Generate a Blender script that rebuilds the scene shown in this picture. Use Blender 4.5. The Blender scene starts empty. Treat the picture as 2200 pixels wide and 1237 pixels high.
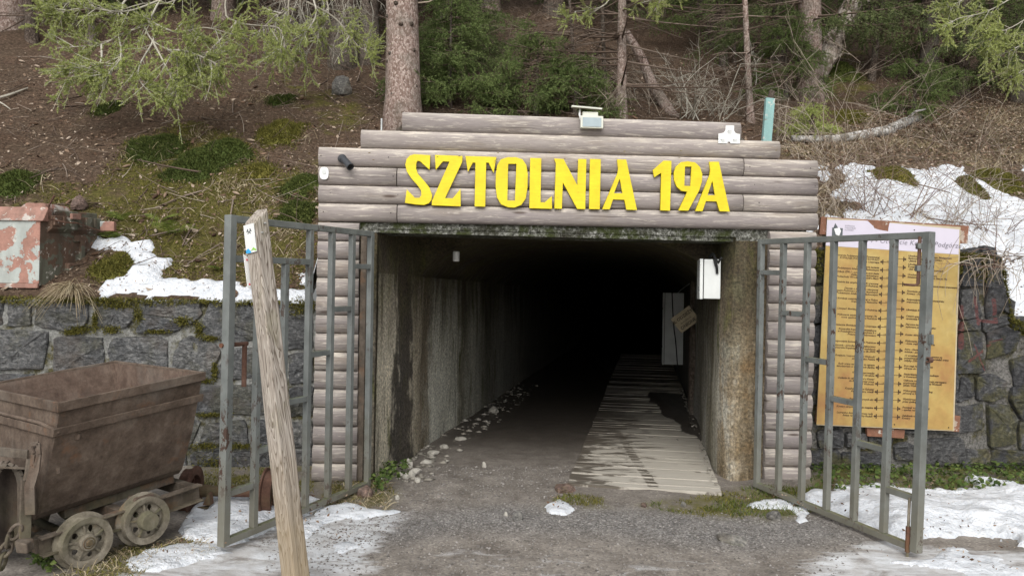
import bpy, bmesh, math, random
import numpy as np
from mathutils import Vector, Matrix, noise as mnoise
from mathutils.geometry import tessellate_polygon

random.seed(7)
scn = bpy.context.scene
COL = scn.collection
R = math.radians

# ------------------------------------------------------------------ camera
F_PX, CX, CY = 1652.0, 1100.0, 618.5           # photograph: 2200 x 1237
EYE = Vector((0, 0, 1.5))
PITCH, ROLL = R(0.54), R(1.0)
_f = Vector((0, math.cos(PITCH), math.sin(PITCH)))
_u0 = Vector((0, -math.sin(PITCH), math.cos(PITCH)))
_r0 = Vector((1, 0, 0))
_r = _r0 * math.cos(ROLL) + _u0 * math.sin(ROLL)
_u = _u0 * math.cos(ROLL) - _r0 * math.sin(ROLL)
cam_d = bpy.data.cameras.new('camera')
cam = bpy.data.objects.new('camera', cam_d)
COL.objects.link(cam)
cam_d.sensor_width = 36.0
cam_d.lens = 36.0 * F_PX / 2200.0
cam_d.clip_start = 0.05
cam_d.clip_end = 600
cam.matrix_world = Matrix(((_r.x, _u.x, -_f.x, EYE.x), (_r.y, _u.y, -_f.y, EYE.y), (_r.z, _u.z, -_f.z, EYE.z), (0, 0, 0, 1)))
scn.camera = cam

# ------------------------------------------------------------------ sky, sun, exposure (overcast day)
SUN_EL, SUN_AZ = R(42), R(188)                  # azimuth clockwise from +Y: the light comes from behind the camera
world = bpy.data.worlds.new('World')
scn.world = world
world.use_nodes = True
wn, wl = world.node_tree.nodes, world.node_tree.links
wn.clear()
sky = wn.new('ShaderNodeTexSky'); sky.sky_type = 'NISHITA'; sky.sun_disc = False
sky.sun_elevation = SUN_EL; sky.sun_rotation = SUN_AZ
sky.air_density = 1.0; sky.dust_density = 2.5; sky.ozone_density = 1.0
hsv = wn.new('ShaderNodeHueSaturation'); hsv.inputs['Saturation'].default_value = 0.22
bgn = wn.new('ShaderNodeBackground'); bgn.inputs['Strength'].default_value = 0.145
wo = wn.new('ShaderNodeOutputWorld')
wl.new(sky.outputs[0], hsv.inputs['Color']); wl.new(hsv.outputs[0], bgn.inputs['Color']); wl.new(bgn.outputs[0], wo.inputs['Surface'])
sd = bpy.data.lights.new('sun', 'SUN'); sd.energy = 1.15; sd.angle = R(50); sd.color = (1.0, 0.97, 0.93)
sun = bpy.data.objects.new('sun', sd); COL.objects.link(sun)
_sdir = Vector((math.sin(SUN_AZ) * math.cos(SUN_EL), math.cos(SUN_AZ) * math.cos(SUN_EL), math.sin(SUN_EL)))
sun.rotation_euler = _sdir.to_track_quat('Z', 'Y').to_euler()
sun.location = (0, -5, 20)
scn.view_settings.view_transform = 'Standard'
scn.view_settings.look = 'None'
scn.view_settings.gamma = 1.0
scn.view_settings.use_curve_mapping = False
scn.view_settings.exposure = 0.60
scn.cycles.max_bounces = 5
scn.cycles.diffuse_bounces = 3
scn.cycles.glossy_bounces = 2
scn.cycles.transparent_max_bounces = 4

# ------------------------------------------------------------------ pixel <-> place (survey of the photograph)
def ray(px, py):
    return _f + _r * ((px - CX) / F_PX) + _u * ((CY - py) / F_PX)
def at(px, py, Y):
    d = ray(px, py)
    return EYE + d * (Y / d.y)
def on_plane(px, py, p0, n):
    d = ray(px, py)
    return EYE + d * ((p0 - EYE).dot(n) / d.dot(n))

def _h(ix, iy, s):
    n = (ix * 374761393 + iy * 668265263 + s * 974711) & 0x7fffffff
    n = ((n ^ (n >> 13)) * 1274126177) & 0x7fffffff
    return ((n ^ (n >> 16)) & 0xffff) / 65535.0
def vnoise(x, y, s=0):
    x = np.asarray(x, float); y = np.asarray(y, float)
    ix = np.floor(x).astype(np.int64); iy = np.floor(y).astype(np.int64)
    fx = x - ix; fy = y - iy
    fx = fx * fx * (3 - 2 * fx); fy = fy * fy * (3 - 2 * fy)
    a = _h(ix, iy, s); b = _h(ix + 1, iy, s); c = _h(ix, iy + 1, s); d = _h(ix + 1, iy + 1, s)
    return (a * (1 - fx) + b * fx) * (1 - fy) + (c * (1 - fx) + d * fx) * fy
def fbm(x, y, o=4, s=0):
    t = 0; a = 0.5; f = 1.0
    for i in range(o):
        t = t + a * (vnoise(np.asarray(x) * f, np.asarray(y) * f, s + i * 17) - 0.5) * 2
        a *= 0.5; f *= 2.03
    return t
def sstep(a, b, x):
    t = np.clip((np.asarray(x, float) - a) / (b - a), 0, 1)
    return t * t * (3 - 2 * t)

# facade plane
FA = R(3.8)
E = Vector((math.cos(FA), math.sin(FA), 0))             # along the facade, to the right
N = Vector((math.sin(FA), -math.cos(FA), 0))            # out of the facade, to the camera
Z = Vector((0, 0, 1))
_a = at(684, 400, 6.07)
FO = Vector((_a.x, _a.y, 0)) - N * 0.035                # log backs; log fronts are 35 mm proud
def FX(u, w, z):
    return FO + E * u + N * w + Z * z
def fac(px, py, w=0.035):
    p = on_plane(px, py, FO + N * w, N) - FO
    return p.dot(E), p.z
FMAT = Matrix(((E.x, N.x, 0, 0), (E.y, N.y, 0, 0), (0, 0, 1, 0), (0, 0, 0, 1)))
def y_front(x):                                         # Y of the facade plane at X
    return FO.y + (x - FO.x) * math.tan(FA)

# tunnel frame (the adit runs 9.9 deg to the right of the view)
TA = R(9.9)
T = Vector((math.sin(TA), math.cos(TA), 0))
S = Vector((math.cos(TA), -math.sin(TA), 0))
SL, SR = -2.12, 0.62
def TX(s, t, z):
    return S * s + T * t + Z * z
def t_plane(s, w=0.0):                                  # t where the line s = const meets the facade plane at w
    p = FO + N * w
    return ((p - S * s).dot(N)) / T.dot(N)

def ground_z(x, y):
    x = np.asarray(x, float); y = np.asarray(y, float)
    z = -0.042 * np.maximum(0, 6.1 - y)
    z = np.maximum(z, -0.35)
    z = z + 0.05 * sstep(-1.5, -2.3, x) * sstep(6.3, 5.2, y)
    z = z + 0.05 * sstep(-3.2, -4.2, x) + 0.05 * sstep(6.05, 6.5, y) * (sstep(-1.2, -1.5, x) + sstep(1.9, 2.2, x))
    near = sstep(60, 10, np.hypot(x, y))
    return z + near * (0.018 * fbm(x * 1.7, y * 1.7, 3, 3) + 0.008 * fbm(x * 9, y * 9, 3, 5))
def hill_z(x, y):
    x = np.asarray(x, float); y = np.asarray(y, float)
    yw = 6.5 + (x + 1.5) * math.tan(FA)
    d = np.maximum(y - yw, 0)
    zl = 1.43 + 0.70 * d - 0.004 * d * d
    zr = 1.85 + 0.44 * d + 0.012 * d * d
    zr = zr - 0.75 * sstep(4.25, 4.62, x) * sstep(2.2, 0.1, d)
    k = sstep(0.6, 2.6, x)
    z = zl * (1 - k) + zr * k
    top = 2.42 * sstep(-2.2, -1.35, x) * sstep(3.2, 2.2, x) * sstep(2.6, 1.2, d)
    z = np.maximum(z, top)
    z = np.minimum(z, 26 + 0.1 * d)
    amp = sstep(0.0, 0.8, d)
    return z + amp * (0.16 * fbm(x * 0.7, y * 0.7, 3, 11) + 0.075 * fbm(x * 2.3, y * 2.3, 3, 23) + 0.03 * fbm(x * 8, y * 8, 2, 29))
def on_ground(px, py):
    z = 0.0
    for _ in range(6):
        p = on_plane(px, py, Vector((0, 0, z)), Z); z = float(ground_z(p.x, p.y))
    return Vector((p.x, p.y, z))
def on_hill(px, py):
    d = ray(px, py); Y = 6.55
    ys = np.arange(6.55, 45, 0.04)
    xs = d.x / d.y * ys; zs = EYE.z + d.z / d.y * ys
    hit = np.nonzero(hill_z(xs, ys) >= zs)[0]
    i = int(hit[0]) if len(hit) else len(ys) - 1
    return Vector((float(xs[i]), float(ys[i]), float(hill_z(xs[i], ys[i]))))

# ------------------------------------------------------------------ objects
ROOT = {}
def tag(o, label=None, cat=None, group=None, kind=None):
    if label: o['label'] = label
    if cat: o['category'] = cat
    if group: o['group'] = group
    if kind: o['kind'] = kind
    return o
def thing(name, label, cat, loc, group=None, kind=None):
    o = bpy.data.objects.new(name, None); COL.objects.link(o)
    o.location = loc; o.empty_display_size = 0.1
    ROOT[o] = Vector(loc)
    return tag(o, label, cat, group, kind)

class MB:
    def __init__(self): self.v = []; self.f = []
    def add(self, v, f):
        b = len(self.v); self.v.extend(tuple(p) for p in v); self.f.extend(tuple(i + b for i in q) for q in f)
        return self
    def box(self, c, s, m=None):
        hx, hy, hz = s[0] / 2, s[1] / 2, s[2] / 2
        vs = [Vector((x, y, z)) for x in (-hx, hx) for y in (-hy, hy) for z in (-hz, hz)]
        if m is not None: vs = [m @ p for p in vs]
        c = Vector(c)
        return self.add([p + c for p in vs], [(0, 1, 3, 2), (4, 6, 7, 5), (0, 4, 5, 1), (2, 3, 7, 6), (0, 2, 6, 4), (1, 5, 7, 3)])
    def bar(self, a, b, wx, wy, side):                  # square bar from a to b; `side` = direction of its wx face
        a, b = Vector(a), Vector(b)
        d = (b - a).normalized(); s = (side - d * side.dot(d)).normalized(); t = d.cross(s)
        vs = []
        for p in (a, b):
            for i, j in ((-1, -1), (1, -1), (1, 1), (-1, 1)): vs.append(p + s * (i * wx / 2) + t * (j * wy / 2))
        return self.add(vs, [(3, 2, 1, 0), (4, 5, 6, 7), (0, 1, 5, 4), (1, 2, 6, 5), (2, 3, 7, 6), (3, 0, 4, 7)])
    def tube(self, pts, rad, n=6, cap=True):
        pts = [Vector(p) for p in pts]; m = len(pts)
        if not hasattr(rad, '__len__'): rad = [rad] * m
        b = len(self.v); ref = Vector((0.31, 0.17, 0.93)); 
        d0 = pts[-1] - pts[0]
        if d0.length and abs(d0.normalized().dot(ref)) > 0.95: ref = Vector((1, 0, 0))
        for i, p in enumerate(pts):
            d = (pts[min(i + 1, m - 1)] - pts[max(i - 1, 0)])
            d = d.normalized() if d.length > 1e-9 else Vector((0, 0, 1))
            s = ref.cross(d)
            if s.length < 1e-3: s = Vector((1, 0, 0)).cross(d)
            s.normalize(); t = d.cross(s)
            for k in range(n):
                a = 2 * math.pi * k / n
                self.v.append(tuple(p + (s * math.cos(a) + t * math.sin(a)) * rad[i]))
        for i in range(m - 1):
            for k in range(n):
                a = b + i * n + k; c = b + i * n + (k + 1) % n
                self.f.append((a, c, c + n, a + n))
        if cap and n > 2:
            self.f.append(tuple(b + k for k in reversed(range(n)))); self.f.append(tuple(b + (m - 1) * n + k for k in range(n)))
        return self
    def lathe(self, c, axis, prof, n=24, side=None):    # prof: (radius, along axis)
        axis = Vector(axis).normalized()
        s = (side or Vector((0.2, 0.3, 0.93))).cross(axis).normalized(); t = axis.cross(s); b = len(self.v); c = Vector(c)
        for r, h in prof:
            for k in range(n):
                a = 2 * math.pi * k / n
                self.v.append(tuple(c + axis * h + (s * math.cos(a) + t * math.sin(a)) * r))
        for i in range(len(prof) - 1):
            for k in range(n):
                a = b + i * n + k; q = b + i * n + (k + 1) % n
                self.f.append((a, q, q + n, a + n))
        return self
    def prism(self, poly, d):                           # closed polygon (3-D points) extruded by vector d
        poly = [Vector(p) for p in poly]; d = Vector(d); n = len(poly)
        tri = tessellate_polygon([poly])
        vs = poly + [p + d for p in poly]
        fs = [tuple(reversed(q)) for q in tri] + [tuple(i + n for i in q) for q in tri] + [(i, (i + 1) % n, (i + 1) % n + n, i + n) for i in range(n)]
        return self.add(vs, fs)
    def build(self, name, mat, parent=None, smooth=False, bevel=0, frame=None, recalc=False):
        me = bpy.data.meshes.new(name)
        off = ROOT[parent] if parent is not None else None
        vs = self.v
        if off is not None and frame is None: vs = [(x - off.x, y - off.y, z - off.z) for x, y, z in vs]
        me.from_pydata(vs, [], self.f)
        if recalc:
            bm = bmesh.new(); bm.from_mesh(me); bmesh.ops.recalc_face_normals(bm, faces=bm.faces); bm.to_mesh(me); bm.free()
        if smooth: me.polygons.foreach_set('use_smooth', [True] * len(me.polygons))
        me.materials.append(mat)
        return link(name, me, parent, bevel, frame)
def link(name, me, parent=None, bevel=0, frame=None):
    o = bpy.data.objects.new(name, me); COL.objects.link(o)
    if parent is not None:
        o.parent = parent; ROOT[o] = ROOT[parent]
        if frame is not None: o.matrix_local = Matrix.Translation(-ROOT[parent]) @ frame
    else:
        ROOT[o] = Vector((0, 0, 0))
        if frame is not None: o.matrix_world = frame
    if bevel:
        b = o.modifiers.new('bevel', 'BEVEL'); b.width = bevel; b.segments = 2; b.limit_method = 'ANGLE'; b.angle_limit = R(40)
    return o
def np_mesh(name, co, faces, mat, parent=None, smooth=True, attrs=None, frame=None):
    """co: (n,3) array; faces: (m,k) int array"""
    co = np.asarray(co, np.float32); faces = np.asarray(faces, np.int32)
    me = bpy.data.meshes.new(name)
    off = ROOT[parent] if parent is not None else None
    if off is not None and frame is None: co = co - np.array(off, np.float32)
    k = faces.shape[1]
    me.vertices.add(len(co)); me.vertices.foreach_set('co', co.ravel())
    me.loops.add(faces.size); me.loops.foreach_set('vertex_index', faces.ravel())
    me.polygons.add(len(faces)); me.polygons.foreach_set('loop_start', np.arange(0, faces.size, k, dtype=np.int32))
    me.update(calc_edges=True)
    if smooth: me.polygons.foreach_set('use_smooth', np.ones(len(faces), bool))
    for an, av in (attrs or {}).items():
        a = me.attributes.new(an, 'FLOAT', 'POINT'); a.data.foreach_set('value', np.asarray(av, np.float32).ravel())
    me.materials.append(mat)
    return link(name, me, parent, 0, frame)
def grid_faces(nx, ny, keep=None):
    i = np.arange(nx - 1)[None, :]; j = np.arange(ny - 1)[:, None]
    a = j * nx + i
    q = np.stack([a, a + 1, a + nx + 1, a + nx], -1).reshape(-1, 4)
    return q if keep is None else q[keep.ravel()]
def copy_thing(o, loc, rz=0, scale=1.0, label=None, group=None):
    r = o.copy(); COL.objects.link(r); r.location = loc; r.rotation_euler = (0, 0, rz); r.scale = (scale,) * 3
    if label: r['label'] = label
    if group: r['group'] = group
    for ch in list(o.children):
        c = ch.copy(); COL.objects.link(c); c.parent = r
        for g in list(ch.children):
            d = g.copy(); COL.objects.link(d); d.parent = c
    return r
def poly_sd(px, py, poly):
    """signed distance (positive inside) of points to a polygon, numpy"""
    px = np.asarray(px, float); py = np.asarray(py, float)
    d = np.full(px.shape, 1e9); ins = np.zeros(px.shape, bool); n = len(poly)
    for i in range(n):
        ax, ay = poly[i]; bx, by = poly[(i + 1) % n]
        ex, ey = bx - ax, by - ay
        t = np.clip(((px - ax) * ex + (py - ay) * ey) / (ex * ex + ey * ey + 1e-12), 0, 1)
        d = np.minimum(d, np.hypot(px - ax - t * ex, py - ay - t * ey))
        c = ((ay > py) != (by > py)) & (px < ex * (py - ay) / (ey if abs(ey) > 1e-12 else 1e-12) + ax)
        ins ^= c
    return np.where(ins, d, -d)

# ------------------------------------------------------------------ materials
class NB:
    def __init__(self, name, rough=0.8, spec=0.3, metal=0.0):
        self.m = bpy.data.materials.new(name); self.m.use_nodes = True
        self.t = self.m.node_tree; self.n = self.t.nodes; self.l = self.t.links
        self.b = self.n['Principled BSDF']
        self.set('Roughness', rough); self.set('Specular IOR Level', spec); self.set('Metallic', metal)
        self._tc = None; self._geo = None
    def set(self, k, v):
        s = self.b.inputs[k]
        if hasattr(v, 'is_output'): self.l.new(v, s)
        else: s.default_value = (*v, 1) if isinstance(v, tuple) and len(v) == 3 else v
        return self
    def _in(self, s, v):
        if hasattr(v, 'is_output'): self.l.new(v, s)
        elif isinstance(v, tuple) and len(v) == 3 and s.type == 'RGBA': s.default_value = (*v, 1)
        else: s.default_value = v
    @property
    def obj(self):
        if not self._tc: self._tc = self.n.new('ShaderNodeTexCoord')
        return self._tc.outputs['Object']
    @property
    def pos(self):
        if not self._geo: self._geo = self.n.new('ShaderNodeNewGeometry')
        return self._geo.outputs['Position']
    def geo(self, k):
        self.pos
        return self._geo.outputs[k]
    def rnd(self):
        return self.n.new('ShaderNodeObjectInfo').outputs['Random']
    def attr(self, name):
        a = self.n.new('ShaderNodeAttribute'); a.attribute_name = name
        return a.outputs['Fac']
    def vscale(self, v, s, shift=None):
        m = self.n.new('ShaderNodeMapping'); self.l.new(v, m.inputs['Vector']); m.inputs['Scale'].default_value = s
        if shift is not None: self.l.new(shift, m.inputs['Location'])
        return m.outputs[0]
    def shifted(self, v, amount=37.0):                  # per-object offset of a texture
        k = self.n.new('ShaderNodeVectorMath'); k.operation = 'ADD'
        q = self.n.new('ShaderNodeMath'); q.operation = 'MULTIPLY'; self.l.new(self.rnd(), q.inputs[0]); q.inputs[1].default_value = amount
        self.l.new(v, k.inputs[0]); self.l.new(q.outputs[0], k.inputs[1])
        return k.outputs[0]
    def noise(self, v, scale=5, detail=5, rough=0.55, dist=0.0, col=False):
        t = self.n.new('ShaderNodeTexNoise'); self.l.new(v, t.inputs['Vector'])
        t.inputs['Scale'].default_value = scale; t.inputs['Detail'].default_value = detail
        t.inputs['Roughness'].default_value = rough; t.inputs['Distortion'].default_value = dist
        return t.outputs['Color' if col else 'Fac']
    def vor(self, v, scale=5, feat='F1', out='Distance', rnd=1.0):
        t = self.n.new('ShaderNodeTexVoronoi'); t.feature = feat; self.l.new(v, t.inputs['Vector'])
        t.inputs['Scale'].default_value = scale; t.inputs['Randomness'].default_value = rnd
        return t.outputs[out]
    def ramp(self, f, stops, interp='LINEAR'):
        r = self.n.new('ShaderNodeValToRGB'); self.l.new(f, r.inputs[0]); cr = r.color_ramp; cr.interpolation = interp
        while len(cr.elements) < len(stops): cr.elements.new(0.5)
        for e, (p, c) in zip(cr.elements, stops):
            e.position = p
            e.color = (c, c, c, 1) if not isinstance(c, tuple) else (*c, 1)
        return r.outputs[0]
    def mix(self, f, a, b, mode='MIX'):
        m = self.n.new('ShaderNodeMix'); m.data_type = 'RGBA'; m.blend_type = mode
        self._in(m.inputs[0], f); self._in(m.inputs[6], a); self._in(m.inputs[7], b)
        return m.outputs[2]
    def math(self, op, a, b=0.0, clamp=False):
        m = self.n.new('ShaderNodeMath'); m.operation = op; m.use_clamp = clamp
        self._in(m.inputs[0], a); self._in(m.inputs[1], b)
        return m.outputs[0]
    def sep(self, v):
        s = self.n.new('ShaderNodeSeparateXYZ'); self.l.new(v, s.inputs[0]); return s.outputs
    def bump(self, h, strength=0.5, dist=0.02, prev=None):
        b = self.n.new('ShaderNodeBump'); self.l.new(h, b.inputs['Height'])
        b.inputs['Strength'].default_value = strength; b.inputs['Distance'].default_value = dist
        if prev is not None: self.l.new(prev, b.inputs['Normal'])
        self.l.new(b.outputs[0], self.b.inputs['Normal'])
        return b.outputs[0]

def m_plain(name, col, rough=0.6, spec=0.3, metal=0.0, var=0.15, scale=20):
    k = NB(name, rough, spec, metal)
    n = k.noise(k.shifted(k.obj), scale, 5)
    d = tuple(c * (1 - var) for c in col); l = tuple(min(1, c * (1 + var)) for c in col)
    k.set('Base Color', k.ramp(n, [(0.3, d), (0.7, l)])); k.bump(n, 0.15, 0.003)
    return k.m

def m_yellow():
    k = NB('yellow_letter_paint', 0.5, 0.35)
    n = k.noise(k.pos, 7, 6, 0.65); g = k.noise(k.vscale(k.pos, (3, 3, 26)), 3, 5, 0.6); d = k.noise(k.pos, 30, 5, 0.7)
    c = k.ramp(n, [(0.3, (0.67, 0.525, 0.010)), (0.7, (0.80, 0.655, 0.016))])
    c = k.mix(0.5, c, k.ramp(g, [(0.3, (0.82, 0.80, 0.75)), (0.7, (1.06, 1.06, 1.06))]), 'MULTIPLY')
    c = k.mix(k.ramp(d, [(0.64, 0.0), (0.74, 0.55)]), c, (0.30, 0.22, 0.03))
    k.set('Base Color', c); k.bump(g, 0.25, 0.003)
    return k.m
def m_log():
    k = NB('weathered_log_wood', 0.82, 0.25)
    v = k.shifted(k.obj)
    grain = k.noise(k.vscale(v, (1.8, 22, 26)), 3.2, 7, 0.68, 1.1)
    big = k.noise(k.vscale(v, (1.0, 4, 5)), 1.6, 4)
    worn = k.noise(k.vscale(v, (1.6, 9, 17)), 3.0, 8, 0.74, 0.5)
    c = k.ramp(grain, [(0.28, (0.185, 0.160, 0.147)), (0.5, (0.275, 0.245, 0.225)), (0.72, (0.365, 0.333, 0.305))])
    c = k.mix(k.ramp(big, [(0.38, 0.0), (0.62, 0.65)]), c, (0.285, 0.250, 0.245))
    c = k.mix(k.ramp(big, [(0.30, 0.40), (0.42, 0.0)]), c, (0.30, 0.235, 0.175))
    c = k.mix(k.ramp(worn, [(0.54, 0.0), (0.62, 0.8)]), c, (0.55, 0.50, 0.43))
    up = k.sep(k.geo('Normal'))[2]
    c = k.mix(k.math('MULTIPLY', k.ramp(worn, [(0.38, 0.0), (0.62, 1.0)]), k.ramp(up, [(0.1, 0.0), (0.7, 0.9)])), c, (0.58, 0.53, 0.46))
    kn = k.vor(k.vscale(v, (1.3, 0.01, 6.5)), 1.4)
    c = k.mix(k.ramp(kn, [(0.06, 0.85), (0.13, 0.0)]), c, (0.085, 0.06, 0.05))
    c = k.mix(0.7, c, k.mix(k.rnd(), (0.80, 0.79, 0.80), (1.16, 1.14, 1.10)), 'MULTIPLY')
    crack = k.noise(k.vscale(v, (0.55, 16, 30)), 2.4, 3, 0.5, 0.3)
    c = k.mix(k.ramp(crack, [(0.30, 0.8), (0.335, 0.0)]), c, (0.07, 0.055, 0.05))
    k.set('Base Color', c)
    b = k.bump(grain, 0.35, 0.004); k.bump(worn, 0.2, 0.004, b)
    return k.m
def m_post():
    k = NB('weathered_post_wood', 0.85, 0.2)
    v = k.obj
    w = k.noise(k.vscale(v, (6.5, 6.5, 0.62)), 2.0, 3, 0.5, 1.6)
    ring = k.math('FRACT', k.math('MULTIPLY', w, 11.0))
    fine = k.noise(k.vscale(v, (55, 55, 2.2)), 2, 6, 0.7)
    c = k.ramp(ring, [(0.0, (0.115, 0.09, 0.07)), (0.16, (0.27, 0.235, 0.20)), (0.6, (0.41, 0.37, 0.325)), (0.9, (0.46, 0.42, 0.37)), (1.0, (0.13, 0.105, 0.08))])
    c = k.mix(0.6, c, k.ramp(fine, [(0.3, (0.5, 0.47, 0.44)), (0.7, (1.2, 1.17, 1.13))]), 'MULTIPLY')
    hz = k.sep(k.obj)[2]
    c = k.mix(k.ramp(k.math('ADD', k.math('MULTIPLY', hz, 0.5), k.math('MULTIPLY', k.noise(v, 4, 4), 0.3)), [(0.22, 0.6), (0.58, 0.0)]), c, (0.27, 0.20, 0.105))
    c = k.mix(k.ramp(k.noise(k.vscale(v, (5, 5, 1.6)), 1.5, 4), [(0.55, 0.0), (0.7, 0.55)]), c, (0.17, 0.16, 0.075))
    kn = k.vor(k.vscale(v, (4.2, 4.2, 2.4)), 1.0)
    c = k.mix(k.ramp(kn, [(0.10, 0.85), (0.16, 0.0)]), c, (0.07, 0.045, 0.03))
    k.set('Base Color', c); k.bump(fine, 0.5, 0.004, k.bump(ring, 0.3, 0.004))
    return k.m
def m_gate():
    k = NB('grey_gate_paint', 0.5, 0.4)
    n = k.noise(k.pos, 7, 6, 0.6); n2 = k.noise(k.pos, 46, 5, 0.7)
    c = k.ramp(n, [(0.3, (0.105, 0.114, 0.108)), (0.7, (0.185, 0.198, 0.188))])
    zz = k.sep(k.pos)[2]
    c = k.mix(k.ramp(k.math('ADD', k.math('MULTIPLY', zz, 0.7), k.math('MULTIPLY', n, 0.5)), [(0.22, 0.6), (0.75, 0.0)]), c, (0.17, 0.15, 0.10))
    up = k.sep(k.geo('Normal'))[2]
    c = k.mix(k.math('MULTIPLY', k.ramp(up, [(0.5, 0.0), (0.9, 0.8)]), k.ramp(n2, [(0.4, 0.0), (0.55, 1.0)])), c, (0.11, 0.125, 0.05))
    chip = k.noise(k.vscale(k.pos, (1, 1, 0.6)), 24, 5, 0.7)
    m = k.math('MULTIPLY', k.ramp(chip, [(0.55, 0.0), (0.59, 1.0)]), k.ramp(k.noise(k.pos, 2.1, 3), [(0.46, 0.0), (0.62, 1.0)]))
    c = k.mix(m, c, (0.06, 0.035, 0.025))
    k.set('Base Color', c); k.set('Roughness', k.ramp(m, [(0, 0.45), (1, 0.9)])); k.bump(n2, 0.2, 0.002)
    return k.m
def m_rust(name, a, b, c3, rough=0.85):
    k = NB(name, rough, 0.25)
    v = k.shifted(k.obj, 3)
    n = k.noise(v, 7, 8, 0.7); n2 = k.noise(v, 42, 6, 0.75); n3 = k.noise(v, 2.2, 4)
    c = k.ramp(n, [(0.28, a), (0.5, b), (0.74, c3)])
    c = k.mix(0.55, c, k.ramp(n2, [(0.32, (0.55, 0.53, 0.51)), (0.68, (1.4, 1.37, 1.33))]), 'MULTIPLY')
    drip = k.noise(k.vscale(v, (9, 9, 0.9)), 1.5, 5, 0.6)
    c = k.mix(k.ramp(drip, [(0.54, 0.0), (0.70, 0.28)]), c, tuple(x * 1.15 for x in c3))
    c = k.mix(k.ramp(drip, [(0.30, 0.4), (0.42, 0.0)]), c, tuple(x * .9 for x in a))
    c = k.mix(k.ramp(k.noise(v, 3.4, 6, 0.7), [(0.57, 0.0), (0.64, 0.5)]), c, (c3[0] * .95, c3[1] * .62, c3[2] * .42))
    c = k.mix(k.ramp(n3, [(0.56, 0.0), (0.72, 0.45)]), c, (0.16, 0.15, 0.13))
    zz = k.sep(k.pos)[2]
    c = k.mix(k.math('MULTIPLY', k.ramp(zz, [(0.20, 0.55), (0.42, 0.0)]), k.ramp(n3, [(0.48, 0.0), (0.64, 1.0)])), c, (0.085, 0.085, 0.035))
    k.set('Base Color', c); k.bump(n2, 0.5, 0.004, k.bump(n, 0.4, 0.01))
    return k.m
def m_conc(name, cols, light=1.0):
    """rough lining concrete; `cols` are the seepage stains found along the tunnel: (t, colour)"""
    k = NB(name, 0.9, 0.25)
    p = k.pos
    q = k.n.new('ShaderNodeVectorMath'); q.operation = 'DOT_PRODUCT'; k.l.new(p, q.inputs[0]); q.inputs[1].default_value = tuple(T)
    st = k.noise(k.vscale(p, (2.2, 2.2, 0.22)), 2.0, 6, 0.65, 0.6); blot = k.noise(p, 3.0, 6, 0.65); grit = k.noise(p, 40, 6, 0.8); fine = k.noise(p, 110, 3, 0.7)
    zz = k.sep(p)[2]
    t0, t1 = cols[0][0], cols[-1][0]
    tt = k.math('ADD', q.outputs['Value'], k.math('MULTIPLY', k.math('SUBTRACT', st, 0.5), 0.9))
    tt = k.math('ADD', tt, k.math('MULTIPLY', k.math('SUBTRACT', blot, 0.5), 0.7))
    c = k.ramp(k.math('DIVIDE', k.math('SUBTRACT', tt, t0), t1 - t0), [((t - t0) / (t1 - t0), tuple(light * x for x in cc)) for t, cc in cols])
    # damp brown film and painted-in shade higher up, pale lime at the foot
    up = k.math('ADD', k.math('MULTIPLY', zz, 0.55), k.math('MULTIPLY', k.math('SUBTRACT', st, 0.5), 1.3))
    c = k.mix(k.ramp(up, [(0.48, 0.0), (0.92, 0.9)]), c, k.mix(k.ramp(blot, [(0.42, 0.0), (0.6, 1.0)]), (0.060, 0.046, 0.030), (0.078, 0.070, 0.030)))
    c = k.mix(k.ramp(st, [(0.30, 0.85), (0.42, 0.0)]), c, (0.035, 0.030, 0.024))
    c = k.mix(k.ramp(k.noise(k.vscale(p, (3.5, 3.5, .8)), 2.2, 5), [(0.60, 0.0), (0.70, 0.7)]), c, (0.095, 0.10, 0.026))
    st2 = k.noise(k.vscale(p, (4.2, 4.2, 0.48)), 2.0, 7, 0.7, 1.0)
    c = k.mix(0.32, c, k.ramp(st2, [(0.34, (0.42, 0.40, 0.37)), (0.5, (0.95, 0.95, 0.95)), (0.66, (1.4, 1.38, 1.33))]), 'MULTIPLY')
    c = k.mix(0.8, c, k.ramp(grit, [(0.36, (0.28, 0.28, 0.28)), (0.5, (0.95, 0.95, 0.95)), (0.64, (1.9, 1.85, 1.78))]), 'MULTIPLY')
    k.set('Base Color', c); k.bump(fine, 0.5, 0.006, k.bump(grit, 1.0, 0.022, k.bump(blot, 0.5, 0.06)))
    k.set('Roughness', k.ramp(st, [(0.3, 0.55), (0.5, 0.95)]))
    return k.m
def m_lintel():
    k = NB('mossy_lintel_concrete', 0.95, 0.15)
    p = k.pos
    n = k.noise(p, 6, 6, 0.7); g = k.noise(p, 38, 5, 0.75)
    c = k.ramp(g, [(0.36, (0.02, 0.019, 0.014)), (0.5, (0.13, 0.13, 0.11)), (0.66, (0.45, 0.45, 0.41))])
    c = k.mix(k.ramp(n, [(0.47, 0.0), (0.58, 0.9)]), c, (0.045, 0.055, 0.016))
    c = k.mix(k.ramp(k.noise(p, 2.4, 4), [(0.50, 0.0), (0.62, 0.6)]), c, (0.03, 0.028, 0.016))
    k.set('Base Color', c); k.bump(g, 1.0, 0.02)
    return k.m
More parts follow.
